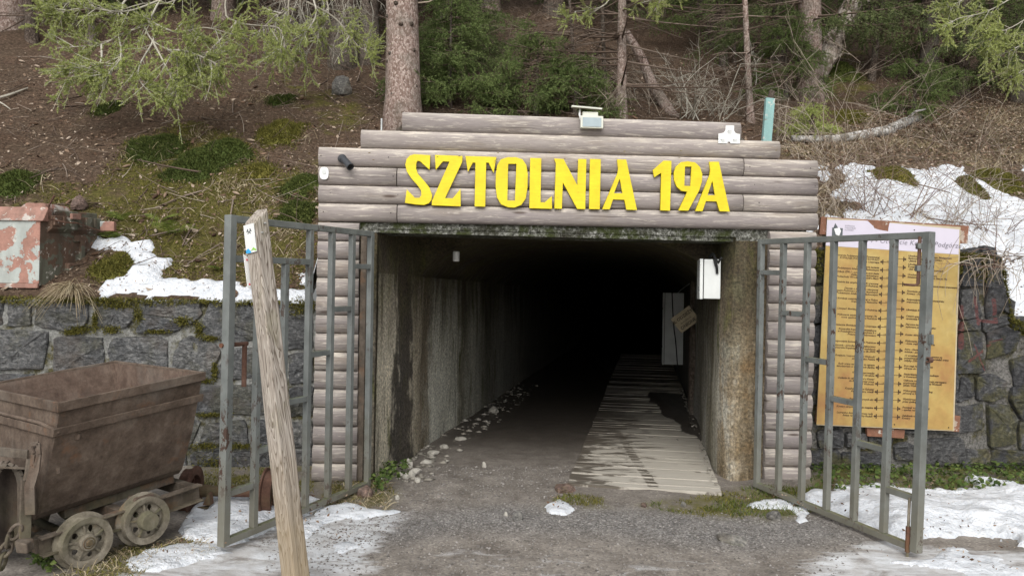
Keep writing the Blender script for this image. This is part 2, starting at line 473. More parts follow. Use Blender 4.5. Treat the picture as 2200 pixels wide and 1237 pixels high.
def m_stone(name, tones, moss=0.5, red=None):
    k = NB(name, 0.72, 0.4)
    v = k.shifted(k.pos, 60)
    lay = k.noise(k.vscale(v, (3.5, 3.5, 11)), 2.4, 8, 0.75, 1.8)
    n = k.noise(v, 3.2, 5); g = k.noise(v, 34, 6, 0.75)
    c = k.ramp(lay, [(0.32, tones[0]), (0.5, tones[1]), (0.64, tones[2]), (0.78, tones[3])])
    c = k.mix(0.85, c, k.ramp(g, [(0.32, (0.35, 0.35, 0.36)), (0.5, (0.95, 0.95, 0.95)), (0.66, (1.9, 1.86, 1.8))]), 'MULTIPLY')
    c = k.mix(k.ramp(n, [(0.56, 0.0), (0.70, 0.6)]), c, (0.13, 0.105, 0.085))
    c = k.mix(0.8, c, k.mix(k.rnd(), (0.60, 0.61, 0.64), (1.40, 1.37, 1.30)), 'MULTIPLY')
    c = k.mix(0.7, c, k.ramp(k.noise(v, 1.6, 6, 0.7, 0.8), [(0.34, (0.55, 0.55, 0.57)), (0.66, (1.35, 1.34, 1.32))]), 'MULTIPLY')
    mm = k.math('MULTIPLY', k.ramp(k.noise(k.pos, 2.6, 6, 0.65), [(0.53, 0.0), (0.60, 1.0)]), moss)
    c = k.mix(mm, c, k.ramp(g, [(0.35, (0.03, 0.035, 0.01)), (0.65, (0.15, 0.13, 0.03))]))
    if red:
        pv = k.n.new('ShaderNodeVectorMath'); pv.operation = 'MULTIPLY'; k.l.new(k.pos, pv.inputs[0]); pv.inputs[1].default_value = (1, 0, 1)
        tot = None
        for (ax, az), (bx, bz), r in red:
            def vm(op, a, b):
                q = k.n.new('ShaderNodeVectorMath'); q.operation = op
                for i, x in enumerate((a, b)):
                    if hasattr(x, 'is_output'): k.l.new(x, q.inputs[i])
                    elif x is not None: q.inputs[i].default_value = x
                return q
            ba = (bx - ax, 0, bz - az); L2 = ba[0] ** 2 + ba[2] ** 2
            pa = vm('SUBTRACT', pv.outputs[0], (ax, 0, az)).outputs[0]
            h = k.math('MULTIPLY', vm('DOT_PRODUCT', pa, ba).outputs['Value'], 1 / L2, True)
            sc = k.n.new('ShaderNodeVectorMath'); sc.operation = 'SCALE'; sc.inputs[0].default_value = ba; k.l.new(h, sc.inputs['Scale'])
            d = vm('LENGTH', vm('SUBTRACT', pa, sc.outputs[0]).outputs[0], None).outputs['Value']
            d = k.math('ADD', d, k.math('MULTIPLY', g, 0.02))
            m_ = k.ramp(k.math('DIVIDE', d, r), [(0.85, 0.8), (1.25, 0.0)])
            tot = m_ if tot is None else k.math('MAXIMUM', tot, m_)
        c = k.mix(k.math('MULTIPLY', tot, k.ramp(g, [(0.36, 0.2), (0.5, 1.0)])), c, (0.17, 0.055, 0.05))
    k.set('Base Color', c); k.bump(g, 0.9, 0.018, k.bump(lay, 0.8, 0.04))
    return k.m
def m_mortar(name, a, b):
    k = NB(name, 0.95, 0.15)
    n = k.noise(k.pos, 5, 6, 0.65); g = k.noise(k.pos, 42, 5, 0.75)
    c = k.ramp(g, [(0.3, a), (0.65, b)])
    c = k.mix(k.ramp(n, [(0.49, 0.0), (0.60, 0.9)]), c, k.ramp(g, [(0.35, (0.022, 0.023, 0.009)), (0.7, (0.12, 0.10, 0.026))]))
    k.set('Base Color', c); k.bump(g, 1.0, 0.02)
    return k.m
def m_ground():
    k = NB('yard_gravel', 0.85, 0.35)
    p = k.pos
    big = k.noise(p, 1.1, 5, 0.6, 0.5); mid = k.noise(p, 5, 6, 0.65); grit = k.noise(p, 130, 3, 0.8); vg = k.vor(p, 85, 'F1', 'Color')
    peb = k.sep(vg)[0]
    c = k.ramp(mid, [(0.3, (0.125, 0.107, 0.090)), (0.5, (0.200, 0.177, 0.152)), (0.72, (0.29, 0.262, 0.228))])
    c = k.mix(k.ramp(k.attr('gravel'), [(0.1, 0.0), (0.95, 0.6)]), c, k.ramp(peb, [(0.1, (0.085, 0.084, 0.084)), (0.6, (0.15, 0.148, 0.147)), (0.97, (0.24, 0.237, 0.232))]))
    c = k.mix(0.75, c, k.ramp(peb, [(0.0, (0.6, 0.6, 0.6)), (0.5, (0.97, 0.97, 0.97)), (0.95, (1.2, 1.2, 1.2)), (1.0, (1.8, 1.8, 1.8))]), 'MULTIPLY')
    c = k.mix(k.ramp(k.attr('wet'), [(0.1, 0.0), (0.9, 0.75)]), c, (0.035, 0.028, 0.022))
    c = k.mix(k.math('MULTIPLY', k.attr('moss'), k.ramp(mid, [(0.40, 0.0), (0.56, 1.0)])), c, k.ramp(grit, [(0.3, (0.05, 0.042, 0.016)), (0.7, (0.16, 0.145, 0.045))]))
    icev = k.vscale(p, (1.6, 5.0, 1))
    ice = k.noise(icev, 1.5, 7, 0.68, 0.8)
    im = k.math('ADD', ice, k.math('SUBTRACT', k.math('MULTIPLY', k.attr('ice'), 0.42), 0.34))
    imk = k.ramp(im, [(0.40, 0.0), (0.62, 0.95)])
    c = k.mix(imk, c, k.mix(k.ramp(mid, [(0.35, 0.75), (0.62, 0.0)]), (0.64, 0.66, 0.68), (0.38, 0.355, 0.33)))
    k.set('Base Color', c)
    k.set('Roughness', k.ramp(k.math('MAXIMUM', imk, k.attr('wet')), [(0.0, 0.88), (1.0, 0.42)]))
    k.bump(peb, 0.6, 0.008, k.bump(mid, 0.5, 0.03))
    return k.m
def m_hill():
    k = NB('forest_floor', 0.95, 0.15)
    p = k.pos
    n = k.noise(p, 2.2, 6, 0.65); f = k.noise(k.vscale(p, (1, 1, 1)), 26, 6, 0.75, 0.6); g = k.noise(p, 120, 3, 0.8)
    c = k.ramp(f, [(0.28, (0.028, 0.019, 0.013)), (0.47, (0.100, 0.068, 0.046)), (0.60, (0.175, 0.125, 0.085)), (0.76, (0.36, 0.285, 0.21))])
    c = k.mix(k.ramp(n, [(0.45, 0.0), (0.62, 0.55)]), c, k.ramp(f, [(0.3, (0.055, 0.033, 0.022)), (0.7, (0.22, 0.14, 0.095))]))
    mo = k.math('ADD', k.attr('moss'), k.math('MULTIPLY', k.math('SUBTRACT', k.noise(p, 3.6, 7, 0.7), 0.5), 1.5))
    mk = k.ramp(mo, [(0.36, 0.0), (0.62, 0.9)])
    c = k.mix(mk, c, k.ramp(f, [(0.25, (0.040, 0.042, 0.012)), (0.5, (0.125, 0.115, 0.028)), (0.75, (0.25, 0.215, 0.065))]))
    dr = k.ramp(k.attr('straw'), [(0.2, 0.0), (0.8, 0.8)])
    c = k.mix(dr, c, k.ramp(f, [(0.3, (0.07, 0.05, 0.03)), (0.55, (0.20, 0.155, 0.10)), (0.78, (0.38, 0.32, 0.23))]))
    k.set('Base Color', c); k.bump(g, 0.7, 0.015, k.bump(f, 1.0, 0.05))
    return k.m
def m_snow():
    k = NB('old_snow', 0.62, 0.35)
    n = k.noise(k.pos, 7, 6, 0.6); g = k.noise(k.pos, 55, 4, 0.7); d = k.noise(k.pos, 19, 5, 0.7)
    c = k.ramp(n, [(0.3, (0.56, 0.585, 0.615)), (0.65, (0.71, 0.73, 0.755))])
    c = k.mix(k.ramp(d, [(0.58, 0.0), (0.74, 0.55)]), c, (0.38, 0.335, 0.285))
    c = k.mix(k.ramp(k.noise(k.pos, 75, 3, 0.7), [(0.68, 0.0), (0.74, 0.7)]), c, (0.16, 0.12, 0.085))
    k.set('Base Color', c); k.set('Subsurface Weight', 0.15); k.b.inputs['Subsurface Radius'].default_value = (0.03, 0.035, 0.04)
    k.bump(g, 0.5, 0.016, k.bump(n, 0.9, 0.08))
    return k.m
def m_bark(name, a, b, c3, sc=1.0, spots=None):
    k = NB(name, 0.92, 0.2)
    v = k.shifted(k.obj, 11)
    n = k.vor(k.vscale(v, (30 * sc, 30 * sc, 17 * sc)), 2.0, 'F1', 'Color'); e = k.vor(k.vscale(v, (30 * sc, 30 * sc, 17 * sc)), 2.0, 'DISTANCE_TO_EDGE')
    big = k.noise(v, 3, 5); f = k.noise(v, 60, 4)
    c = k.ramp(k.sep(n)[0], [(0.1, a), (0.5, b), (0.9, c3)])
    c = k.mix(0.6, c, k.ramp(e, [(0.0, 0.35), (0.14, 1.0)]), 'MULTIPLY')
    c = k.mix(k.ramp(big, [(0.45, 0.0), (0.65, 0.5)]), c, (0.14, 0.135, 0.11))
    if spots: c = k.mix(k.ramp(k.noise(v, 6, 4), [(0.58, 0.0), (0.66, 0.85)]), c, spots)
    k.set('Base Color', c); k.bump(e, 0.7, 0.012, k.bump(f, 0.3, 0.005))
    return k.m
def m_island(name, cols, rough=0.8, spec=0.2, trans=0.0, noise=True):
    """colour picked per connected piece (leaf, needle, blade, pebble)"""
    k = NB(name, rough, spec)
    r = k.geo('Random Per Island')
    n = len(cols)
    c = k.ramp(r, [(i / max(1, n - 1), q) for i, q in enumerate(cols)])
    if noise:
        c = k.mix(0.5, c, k.ramp(k.noise(k.pos, 1.3, 3), [(0.3, (0.7, 0.7, 0.7)), (0.7, (1.3, 1.3, 1.3))]), 'MULTIPLY')
    k.set('Base Color', c)
    if trans:
        tb = k.n.new('ShaderNodeBsdfTranslucent'); ms = k.n.new('ShaderNodeMixShader'); ms.inputs[0].default_value = trans
        k.l.new(c, tb.inputs['Color']); out = k.n['Material Output']
        k.l.new(k.b.outputs[0], ms.inputs[1]); k.l.new(tb.outputs[0], ms.inputs[2]); k.l.new(ms.outputs[0], out.inputs['Surface'])
    return k.m
def m_peel(name, base, paint, amt=0.5, dirt=0.3):
    k = NB(name, 0.7, 0.35)
    p = k.pos
    n = k.noise(p, 5.5, 7, 0.62, 0.3); n2 = k.noise(p, 26, 6, 0.7); g = k.noise(p, 90, 4, 0.7)
    c = k.mix(k.ramp(n2, [(0.3, 0.0), (0.7, 1.0)]), tuple(x * 0.75 for x in base), tuple(x * 1.2 for x in base))
    lo = 0.62 - amt * 0.25
    pm = k.ramp(n, [(lo, 0.0), (lo + 0.015, 1.0)])
    c = k.mix(pm, c, k.mix(k.ramp(n2, [(0.3, 0.0), (0.7, 1.0)]), tuple(x * 0.85 for x in paint), paint))
    c = k.mix(k.ramp(k.noise(p, 17, 5, 0.7), [(0.60, 0.0), (0.63, 0.85)]), c, (0.55, 0.52, 0.46))
    c = k.mix(k.math('MULTIPLY', k.ramp(k.noise(k.vscale(p, (6, 6, 1.4)), 2, 5), [(0.42, 0.0), (0.62, 1.0)]), dirt), c, (0.06, 0.045, 0.03))
    k.set('Base Color', c); k.bump(pm, 0.5, 0.004, k.bump(g, 0.3, 0.003))
    return k.m
def m_plank():
    k = NB('walkway_plank_wood', 0.6, 0.35)
    v = k.shifted(k.obj, 29)
    gr = k.noise(k.vscale(v, (1.5, 20, 20)), 3, 6, 0.65, 0.4)
    c = k.ramp(gr, [(0.28, (0.31, 0.285, 0.235)), (0.5, (0.395, 0.365, 0.31)), (0.72, (0.46, 0.43, 0.375))])
    p = k.pos
    wn_ = k.noise(k.vscale(p, (1.7, 5.2, 1)), 1.7, 7, 0.66, 0.7)
    def dot(v): 
        q = k.n.new('ShaderNodeVectorMath'); q.operation = 'DOT_PRODUCT'; k.l.new(p, q.inputs[0]); q.inputs[1].default_value = v
        return q.outputs['Value']
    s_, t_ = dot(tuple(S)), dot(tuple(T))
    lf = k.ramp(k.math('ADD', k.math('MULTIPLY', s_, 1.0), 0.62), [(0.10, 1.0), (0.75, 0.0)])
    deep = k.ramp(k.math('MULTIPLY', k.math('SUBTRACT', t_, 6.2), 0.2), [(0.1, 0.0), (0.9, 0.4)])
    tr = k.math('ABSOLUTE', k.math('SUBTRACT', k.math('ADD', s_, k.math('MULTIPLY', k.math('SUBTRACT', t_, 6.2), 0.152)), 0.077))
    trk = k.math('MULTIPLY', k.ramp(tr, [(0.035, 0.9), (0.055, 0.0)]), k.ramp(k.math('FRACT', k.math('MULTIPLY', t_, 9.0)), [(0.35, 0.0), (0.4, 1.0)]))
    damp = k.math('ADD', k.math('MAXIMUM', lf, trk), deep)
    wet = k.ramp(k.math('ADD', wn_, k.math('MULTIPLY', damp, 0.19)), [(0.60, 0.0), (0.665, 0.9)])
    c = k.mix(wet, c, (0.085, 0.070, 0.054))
    k.set('Base Color', c); k.set('Roughness', k.ramp(wet, [(0, 0.8), (1, 0.3)])); k.bump(gr, 0.4, 0.005)
    return k.m
def m_paper():
    k = NB('poster_parchment', 0.45, 0.3)
    p = k.pos
    n = k.noise(p, 2.2, 5, 0.6); n2 = k.noise(p, 14, 5, 0.65)
    c = k.ramp(n, [(0.33, (0.33, 0.175, 0.068)), (0.45, (0.385, 0.25, 0.085)), (0.58, (0.43, 0.31, 0.108)), (0.75, (0.49, 0.385, 0.175))])
    c = k.mix(0.5, c, k.ramp(n2, [(0.3, (0.75, 0.75, 0.72)), (0.7, (1.15, 1.15, 1.12))]), 'MULTIPLY')
    k.set('Base Color', c)
    return k.m

MAT = dict(
    log=m_log(), post=m_post(), gate=m_gate(),
    rust=m_rust('rusty_tub_steel', (0.052, 0.037, 0.027), (0.108, 0.080, 0.061), (0.18, 0.142, 0.112)),
    rustin=m_rust('rusty_tub_inside', (0.065, 0.043, 0.033), (0.125, 0.088, 0.068), (0.19, 0.145, 0.115)),
    iron=m_rust('weathered_wheel_iron', (0.075, 0.062, 0.045), (0.175, 0.155, 0.12), (0.29, 0.262, 0.212)),
    frame=m_rust('dirty_frame_steel', (0.045, 0.035, 0.027), (0.105, 0.085, 0.066), (0.19, 0.16, 0.13)),
    shade=m_rust('arch_shade_tone', (0.025, 0.018, 0.014), (0.045, 0.034, 0.027), (0.07, 0.056, 0.045)),
    rod=m_rust('rusty_rod', (0.05, 0.026, 0.018), (0.105, 0.055, 0.038), (0.17, 0.105, 0.08)),
    yellow=m_yellow(),
    nail=m_plain('nail_heads', (0.20, 0.15, 0.03), 0.5),
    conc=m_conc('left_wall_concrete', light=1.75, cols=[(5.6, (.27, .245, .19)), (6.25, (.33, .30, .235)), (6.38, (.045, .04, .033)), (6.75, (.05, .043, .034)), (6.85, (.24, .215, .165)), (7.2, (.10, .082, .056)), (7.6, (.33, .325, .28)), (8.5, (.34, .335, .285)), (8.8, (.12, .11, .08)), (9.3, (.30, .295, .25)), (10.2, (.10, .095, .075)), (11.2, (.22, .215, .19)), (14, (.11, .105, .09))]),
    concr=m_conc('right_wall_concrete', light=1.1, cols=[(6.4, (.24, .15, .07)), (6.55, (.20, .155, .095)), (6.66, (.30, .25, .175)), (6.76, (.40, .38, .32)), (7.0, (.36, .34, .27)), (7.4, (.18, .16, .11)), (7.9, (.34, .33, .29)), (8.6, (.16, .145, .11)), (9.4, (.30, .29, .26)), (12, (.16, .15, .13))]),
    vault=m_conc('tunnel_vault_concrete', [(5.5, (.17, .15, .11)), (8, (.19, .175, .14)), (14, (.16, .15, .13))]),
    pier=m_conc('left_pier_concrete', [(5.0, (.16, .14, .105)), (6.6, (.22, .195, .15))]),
    lintel=m_lintel(),
    mortarl=m_mortar('wall_mortar_grey', (0.13, 0.13, 0.12), (0.34, 0.34, 0.32)),
    mortarr=m_mortar('wall_mortar_dark', (0.035, 0.033, 0.03), (0.25, 0.24, 0.222)),
    stonel=m_stone('slate_grey_stone', ((0.038, 0.039, 0.040), (0.115, 0.118, 0.120), (0.215, 0.218, 0.218), (0.50, 0.50, 0.49)), 0.25),
    ground=m_ground(), hill=m_hill(), snow=m_snow(),
    bark=m_bark('spruce_bark', (0.185, 0.125, 0.10), (0.30, 0.22, 0.185), (0.42, 0.34, 0.295)),
    barkd=m_bark('dark_spruce_bark', (0.055, 0.04, 0.03), (0.10, 0.075, 0.06), (0.165, 0.13, 0.105)),
    birch=m_bark('birch_bark', (0.16, 0.14, 0.12), (0.36, 0.34, 0.31), (0.55, 0.53, 0.5), 0.4, (0.07, 0.055, 0.045)),
    snag=m_bark('peeling_snag_bark', (0.17, 0.13, 0.10), (0.34, 0.28, 0.23), (0.52, 0.46, 0.40), 0.35, (0.10, 0.075, 0.055)),
    twig=m_island('pale_bare_twigs', [(0.20, 0.155, 0.115), (0.36, 0.30, 0.235), (0.50, 0.44, 0.36)], noise=False),
    twigd=m_island('brown_bare_twigs', [(0.08, 0.055, 0.04), (0.15, 0.11, 0.085), (0.25, 0.20, 0.16)], noise=False),
    twigw=m_island('lichen_grey_twigs', [(0.24, 0.215, 0.17), (0.38, 0.355, 0.29), (0.50, 0.48, 0.41)], noise=False),
    bramble=m_island('bramble_canes', [(0.10, 0.055, 0.045), (0.20, 0.13, 0.10), (0.34, 0.27, 0.20)], noise=False),
    needd=m_island('spruce_needles', [(0.066, 0.088, 0.036), (0.125, 0.158, 0.060), (0.20, 0.235, 0.095)], trans=0.2),
    needm=m_island('mid_green_needles', [(0.075, 0.112, 0.036), (0.14, 0.188, 0.060), (0.215, 0.27, 0.095)], trans=0.2),
    needl=m_island('fresh_spruce_needles', [(0.24, 0.29, 0.09), (0.42, 0.48, 0.15), (0.60, 0.63, 0.26)], trans=0.35),
    straw=m_island('dry_grass', [(0.16, 0.115, 0.065), (0.34, 0.275, 0.17), (0.50, 0.43, 0.29)]),
    grass=m_island('green_grass', [(0.045, 0.065, 0.015), (0.095, 0.125, 0.025), (0.17, 0.19, 0.045)], trans=0.2),
    moss=m_island('dark_moss', [(0.028, 0.040, 0.009), (0.055, 0.075, 0.015), (0.10, 0.115, 0.028)]),
    mossy=m_island('golden_moss', [(0.055, 0.055, 0.012), (0.115, 0.11, 0.022), (0.19, 0.165, 0.038)]),
    fern=m_island('fern_green', [(0.09, 0.13, 0.025), (0.17, 0.22, 0.045), (0.25, 0.30, 0.07)], trans=0.3),
    ivy=m_island('low_green_leaves', [(0.035, 0.06, 0.015), (0.075, 0.115, 0.028), (0.14, 0.18, 0.05)], trans=0.2),
    litter=m_island('leaf_litter', [(0.035, 0.02, 0.013), (0.085, 0.05, 0.03), (0.16, 0.10, 0.065), (0.27, 0.20, 0.14), (0.40, 0.33, 0.26)]),
    rubble=m_island('pale_rubble', [(0.13, 0.12, 0.10), (0.24, 0.22, 0.185), (0.38, 0.36, 0.315)], noise=False),
    pebble=m_island('gravel_stones', [(0.10, 0.09, 0.08), (0.16, 0.147, 0.133), (0.21, 0.195, 0.18), (0.33, 0.31, 0.29)], noise=False),
    rock=m_stone('grey_field_stone', ((0.12, 0.115, 0.105), (0.20, 0.195, 0.18), (0.29, 0.28, 0.26), (0.40, 0.39, 0.36)), 0.3),
    redrock=m_stone('reddish_field_stone', ((0.11, 0.07, 0.055), (0.17, 0.115, 0.095), (0.23, 0.17, 0.145), (0.30, 0.24, 0.2)), 0.4),
    white=m_plain('white_plastic', (0.74, 0.75, 0.73), 0.4, 0.4, var=0.05), black=m_plain('dark_grey_plastic', (0.040, 0.043, 0.047), 0.35, 0.5),
    cabinet=m_plain('grimy_white_cabinet', (0.62, 0.64, 0.62), 0.45, 0.4, var=0.12, scale=5),
    cream=m_plain('cream_lamp_housing', (0.62, 0.63, 0.54), 0.4, 0.4, var=0.05),
    lens=m_plain('grey_lamp_lens', (0.33, 0.40, 0.42), 0.15, 0.6, var=0.06), dark=m_plain('dark_hollow', (0.01, 0.01, 0.01), 0.9),
    cable=m_plain('black_cable', (0.018, 0.018, 0.018), 0.5), steel=m_plain('galvanised_steel', (0.42, 0.43, 0.42), 0.4, 0.5, 0.3),
    redpaint=m_peel('red_peeling_paint', (0.36, 0.19, 0.145), (0.43, 0.46, 0.43), 0.47, 0.2),
    brownpaint=m_peel('brown_peeling_paint', (0.12, 0.072, 0.048), (0.135, 0.135, 0.10), 0.55, 0.7),
    redonly=m_peel('faded_red_metal', (0.32, 0.175, 0.135), (0.45, 0.40, 0.36), 0.22, 0.35),
    teal=m_peel('peeling_turquoise_paint', (0.22, 0.27, 0.24), (0.26, 0.44, 0.42), 0.9, 0.1),
    plank=m_plank(), paper=m_paper(), lilac=m_plain('poster_lilac_paper', (0.56, 0.525, 0.60), 0.4, 0.3, var=0.05, scale=4),
    ink=m_plain('dark_ink', (0.055, 0.03, 0.015), 0.6), inkg=m_plain('grey_ink', (0.19, 0.18, 0.21), 0.6), inklogo=m_plain('logo_ink', (0.09, 0.10, 0.105), 0.6),
    boardw=m_peel('red_brown_board', (0.22, 0.10, 0.06), (0.42, 0.34, 0.27), 0.25, 0.2),
    tanboard=m_plain('tan_sign_board', (0.44, 0.37, 0.25), 0.7, var=0.15), blacktxt=m_plain('black_lettering', (0.03, 0.025, 0.02), 0.6),
    blue=m_plain('sign_blue', (0.05, 0.36, 0.68), 0.4), green=m_plain('sign_green', (0.27, 0.55, 0.08), 0.4), pink=m_plain('red_mark', (0.6, 0.12, 0.14), 0.5),
)
# ================================================================== the setting
def pxs_ground(poly): return [(p.x, p.y) for p in (on_ground(a, b) for a, b in poly)]
def pxs_hill(poly): return [(p.x, p.y) for p in (on_hill(a, b) for a, b in poly)]
def mask(x, y, polys, soft):
    m = np.zeros(np.shape(x))
    for poly, val in polys: m = np.maximum(m, val * sstep(-soft, soft, poly_sd(x, y, poly)))
    return m

# ---- ground sheet
xs = np.unique(np.concatenate([np.linspace(-120, -12, 14), np.linspace(-12, -4.6, 16), np.arange(-4.6, 4.8, 0.035), np.linspace(4.8, 12, 16), np.linspace(12, 120, 14)]))
ys = np.unique(np.concatenate([np.linspace(-120, -8, 14), np.linspace(-8, 3.2, 24), np.arange(3.2, 7.6, 0.035), np.linspace(7.6, 40, 60), np.linspace(40, 120, 8)]))
GX, GY = np.meshgrid(xs, ys)
GZ = ground_z(GX, GY)
ICE = [(pxs_ground([(150, 1300), (300, 1190), (480, 1170), (640, 1095), (900, 1100), (850, 1150), (800, 1237), (780, 1330), (150, 1330)]), 1.0),
       (pxs_ground([(1660, 1330), (1700, 1215), (1800, 1170), (1890, 1150), (1990, 1175), (2250, 1180), (2350, 1330)]), 1.0),
       (pxs_ground([(850, 1330), (900, 1165), (1150, 1140), (1400, 1170), (1650, 1200), (1650, 1330)]), 0.42)]
GRAV = [(pxs_ground([(560, 1160), (800, 1110), (1080, 1085), (1300, 1090), (1500, 1100), (1780, 1110), (1860, 1160), (1600, 1185), (1300, 1150), (1000, 1140), (760, 1180)]), 1.0)]
MOSS = [(pxs_ground([(660, 1105), (700, 1040), (800, 1010), (850, 1060), (830, 1098), (740, 1105)]), 1.0),
        (pxs_ground([(1380, 1085), (1480, 1068), (1620, 1045), (1780, 1050), (1760, 1100), (1640, 1115), (1450, 1100)]), 1.0),
        (pxs_ground([(100, 1250), (240, 1170), (330, 1160), (450, 1150), (470, 1180), (340, 1215), (280, 1270)]), 0.9),
        (pxs_ground([(400, 1080), (420, 1000), (680, 1000), (680, 1060), (480, 1060)]), 1.0),
        (pxs_ground([(1740, 1060), (1740, 1000), (2300, 1000), (2300, 1060)]), 1.0),
        (pxs_ground([(1180, 1090), (1200, 1070), (1290, 1075), (1300, 1090)]), 0.9)]
tt = GX * T.x + GY * T.y; ss = GX * S.x + GY * S.y
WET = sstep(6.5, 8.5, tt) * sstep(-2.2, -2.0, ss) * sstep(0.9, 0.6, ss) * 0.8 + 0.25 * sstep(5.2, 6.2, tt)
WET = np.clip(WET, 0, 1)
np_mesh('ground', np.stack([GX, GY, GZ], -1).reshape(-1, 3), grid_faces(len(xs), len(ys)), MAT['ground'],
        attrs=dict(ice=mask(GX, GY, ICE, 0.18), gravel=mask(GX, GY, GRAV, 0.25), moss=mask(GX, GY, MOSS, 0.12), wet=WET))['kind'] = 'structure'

# ---- hillside above the walls
hx = np.unique(np.concatenate([np.linspace(-60, -9, 16), np.linspace(-9, -5.6, 24), np.arange(-5.6, 6.4, 0.05), np.linspace(6.4, 12, 30), np.linspace(12, 60, 16)]))
hd = np.unique(np.concatenate([[0.0, 0.001], np.arange(0.05, 9, 0.055), np.arange(9, 18, 0.2), np.linspace(18, 60, 20)]))
HX, HD = np.meshgrid(hx, hd)
HY = 6.5 + (HX + 1.5) * math.tan(FA) + HD
HZ = hill_z(HX, HY)
HZ = np.where(HD <= 0.0005, -0.2, HZ)
HM = [(pxs_hill([(0, 440), (60, 400), (200, 400), (270, 300), (400, 260), (520, 290), (600, 370), (690, 330), (690, 620), (200, 620), (200, 480), (0, 460)]), 0.62),
      (pxs_hill([(580, 150), (750, 190), (830, 240), (780, 290), (690, 300), (600, 220)]), 0.5),
      (pxs_hill([(1750, 90), (1860, 110), (1900, 200), (1800, 230), (1720, 200)]), 0.5),
      (pxs_hill([(180, 220), (330, 210), (330, 250), (180, 260)]), 0.5)]
HS = [(pxs_hill([(1680, 340), (1680, 280), (1850, 250), (2250, 220), (2250, 360), (2100, 385), (1950, 360), (1760, 350)]), 1.0),
      (pxs_hill([(1900, 200), (2250, 160), (2250, 240), (1900, 280)]), 0.4),
      (pxs_hill([(1740, 470), (1760, 400), (2250, 420), (2250, 700), (2150, 700), (2100, 560)]), 0.7)]
_keep = ~((HD[:-1, :-1] <= 0.0005) & (HX[:-1, :-1] > -2.0) & (HX[:-1, :-1] < 2.75))   # open at the tunnel mouth
np_mesh('hillside', np.stack([HX, HY, HZ], -1).reshape(-1, 3), grid_faces(len(hx), len(hd), _keep), MAT['hill'],
        attrs=dict(moss=mask(HX, HY, HM, 0.35), straw=mask(HX, HY, HS, 0.3)))['kind'] = 'structure'

# ---- old snow: raised sheets with real edges
SNOWS = []
def snow(poly, T_, zf, rough=0.10, soft=0.16, step=0.025, patch=0.0, seed=1):
    SNOWS.append((poly, zf))
    xs_ = [p[0] for p in poly]; ys_ = [p[1] for p in poly]
    gx = np.arange(min(xs_) - 0.2, max(xs_) + 0.2, step); gy = np.arange(min(ys_) - 0.2, max(ys_) + 0.2, step)
    X, Y = np.meshgrid(gx, gy)
    sd_ = poly_sd(X, Y, poly) + rough * fbm(X * 3.1, Y * 3.1, 4, seed) * 1.7 + rough * .7 * fbm(X * 11, Y * 11, 3, seed + 21)
    if patch: sd_ = sd_ - patch * np.maximum(0, fbm(X * 1.5, Y * 1.5, 4, seed + 9) + 0.10) * 2
    if patch > .25: sd_ = sd_ - patch * .9 * np.maximum(0, fbm(X * 4.3, Y * 4.3, 4, seed + 31) - .02) * 1.6 * sstep(.9, .0, sd_)
    if zf is hill_z: sd_ = np.minimum(sd_, Y - (6.5 + (X + 1.5) * math.tan(FA)) + .05 + .02 * fbm(X * 9, Y, 2, seed))
    th = T_ * np.sqrt(np.clip(sd_ / soft, 0, 1)) * (0.8 + 0.5 * fbm(X * 2.2, Y * 2.2, 3, seed + 3)) + T_ * 0.22 * fbm(X * 9, Y * 9, 2, seed + 5) * (sd_ > 0)
    zz = zf(X, Y) + np.where(sd_ > 0, np.maximum(th, 0.004), -0.03)
    k = (sd_ > 0)
    keep = k[:-1, :-1] | k[1:, :-1] | k[:-1, 1:] | k[1:, 1:]
    o = np_mesh('snow_patch', np.stack([X, Y, zz], -1).reshape(-1, 3), grid_faces(len(gx), len(gy), keep), MAT['snow'])
    bm = bmesh.new(); bm.from_mesh(o.data)
    bmesh.ops.delete(bm, geom=[v for v in bm.verts if not v.link_faces], context='VERTS'); bm.to_mesh(o.data); bm.free()
    o['kind'] = 'structure'
    return o
G = pxs_ground; H = pxs_hill
snow(G([(1700, 1100), (1750, 1075), (1790, 1036), (1860, 1046), (1930, 1038), (2030, 1050), (2120, 1030), (2270, 1044), (2320, 1170), (2230, 1185), (2120, 1165), (1990, 1172), (1890, 1150), (1810, 1120), (1740, 1122)]), 0.11, ground_z, 0.13, 0.35, patch=0.12, seed=3)
snow(G([(1585, 1088), (1640, 1073), (1700, 1078), (1700, 1092), (1640, 1094)]), 0.03, ground_z, 0.05, 0.08, seed=5)
snow(G([(1698, 1092), (1735, 1086), (1740, 1122), (1712, 1132)]), 0.03, ground_z, 0.03, 0.08, seed=6)
snow(G([(1830, 1205), (2000, 1182), (2230, 1192), (2330, 1235), (2250, 1262), (2050, 1232), (1930, 1222)]), 0.025, ground_z, 0.12, 0.2, patch=0.12, seed=7)
snow(G([(380, 1142), (430, 1098), (455, 1062), (570, 1060), (615, 1085), (660, 1055), (710, 1070), (700, 1100), (640, 1112), (600, 1132), (520, 1162), (460, 1168), (420, 1155)]), 0.07, ground_z, 0.09, 0.16, patch=0.10, seed=8)
snow(G([(680, 1102), (740, 1078), (790, 1093), (860, 1100), (800, 1113), (700, 1128), (650, 1152), (632, 1130)]), 0.03, ground_z, 0.07, 0.12, seed=9)
snow(G([(262, 1205), (330, 1185), (470, 1165), (490, 1185), (340, 1228), (270, 1222)]), 0.018, ground_z, 0.06, 0.12, patch=0.05, seed=10)
snow(G([(1176, 1090), (1200, 1074), (1232, 1090), (1212, 1106), (1188, 1102)]), 0.026, ground_z, 0.05, 0.07, step=0.015, seed=11)
snow(G([(700, 1170), (740, 1163), (770, 1172), (730, 1184)]), 0.012, ground_z, 0.05, 0.08, seed=12)
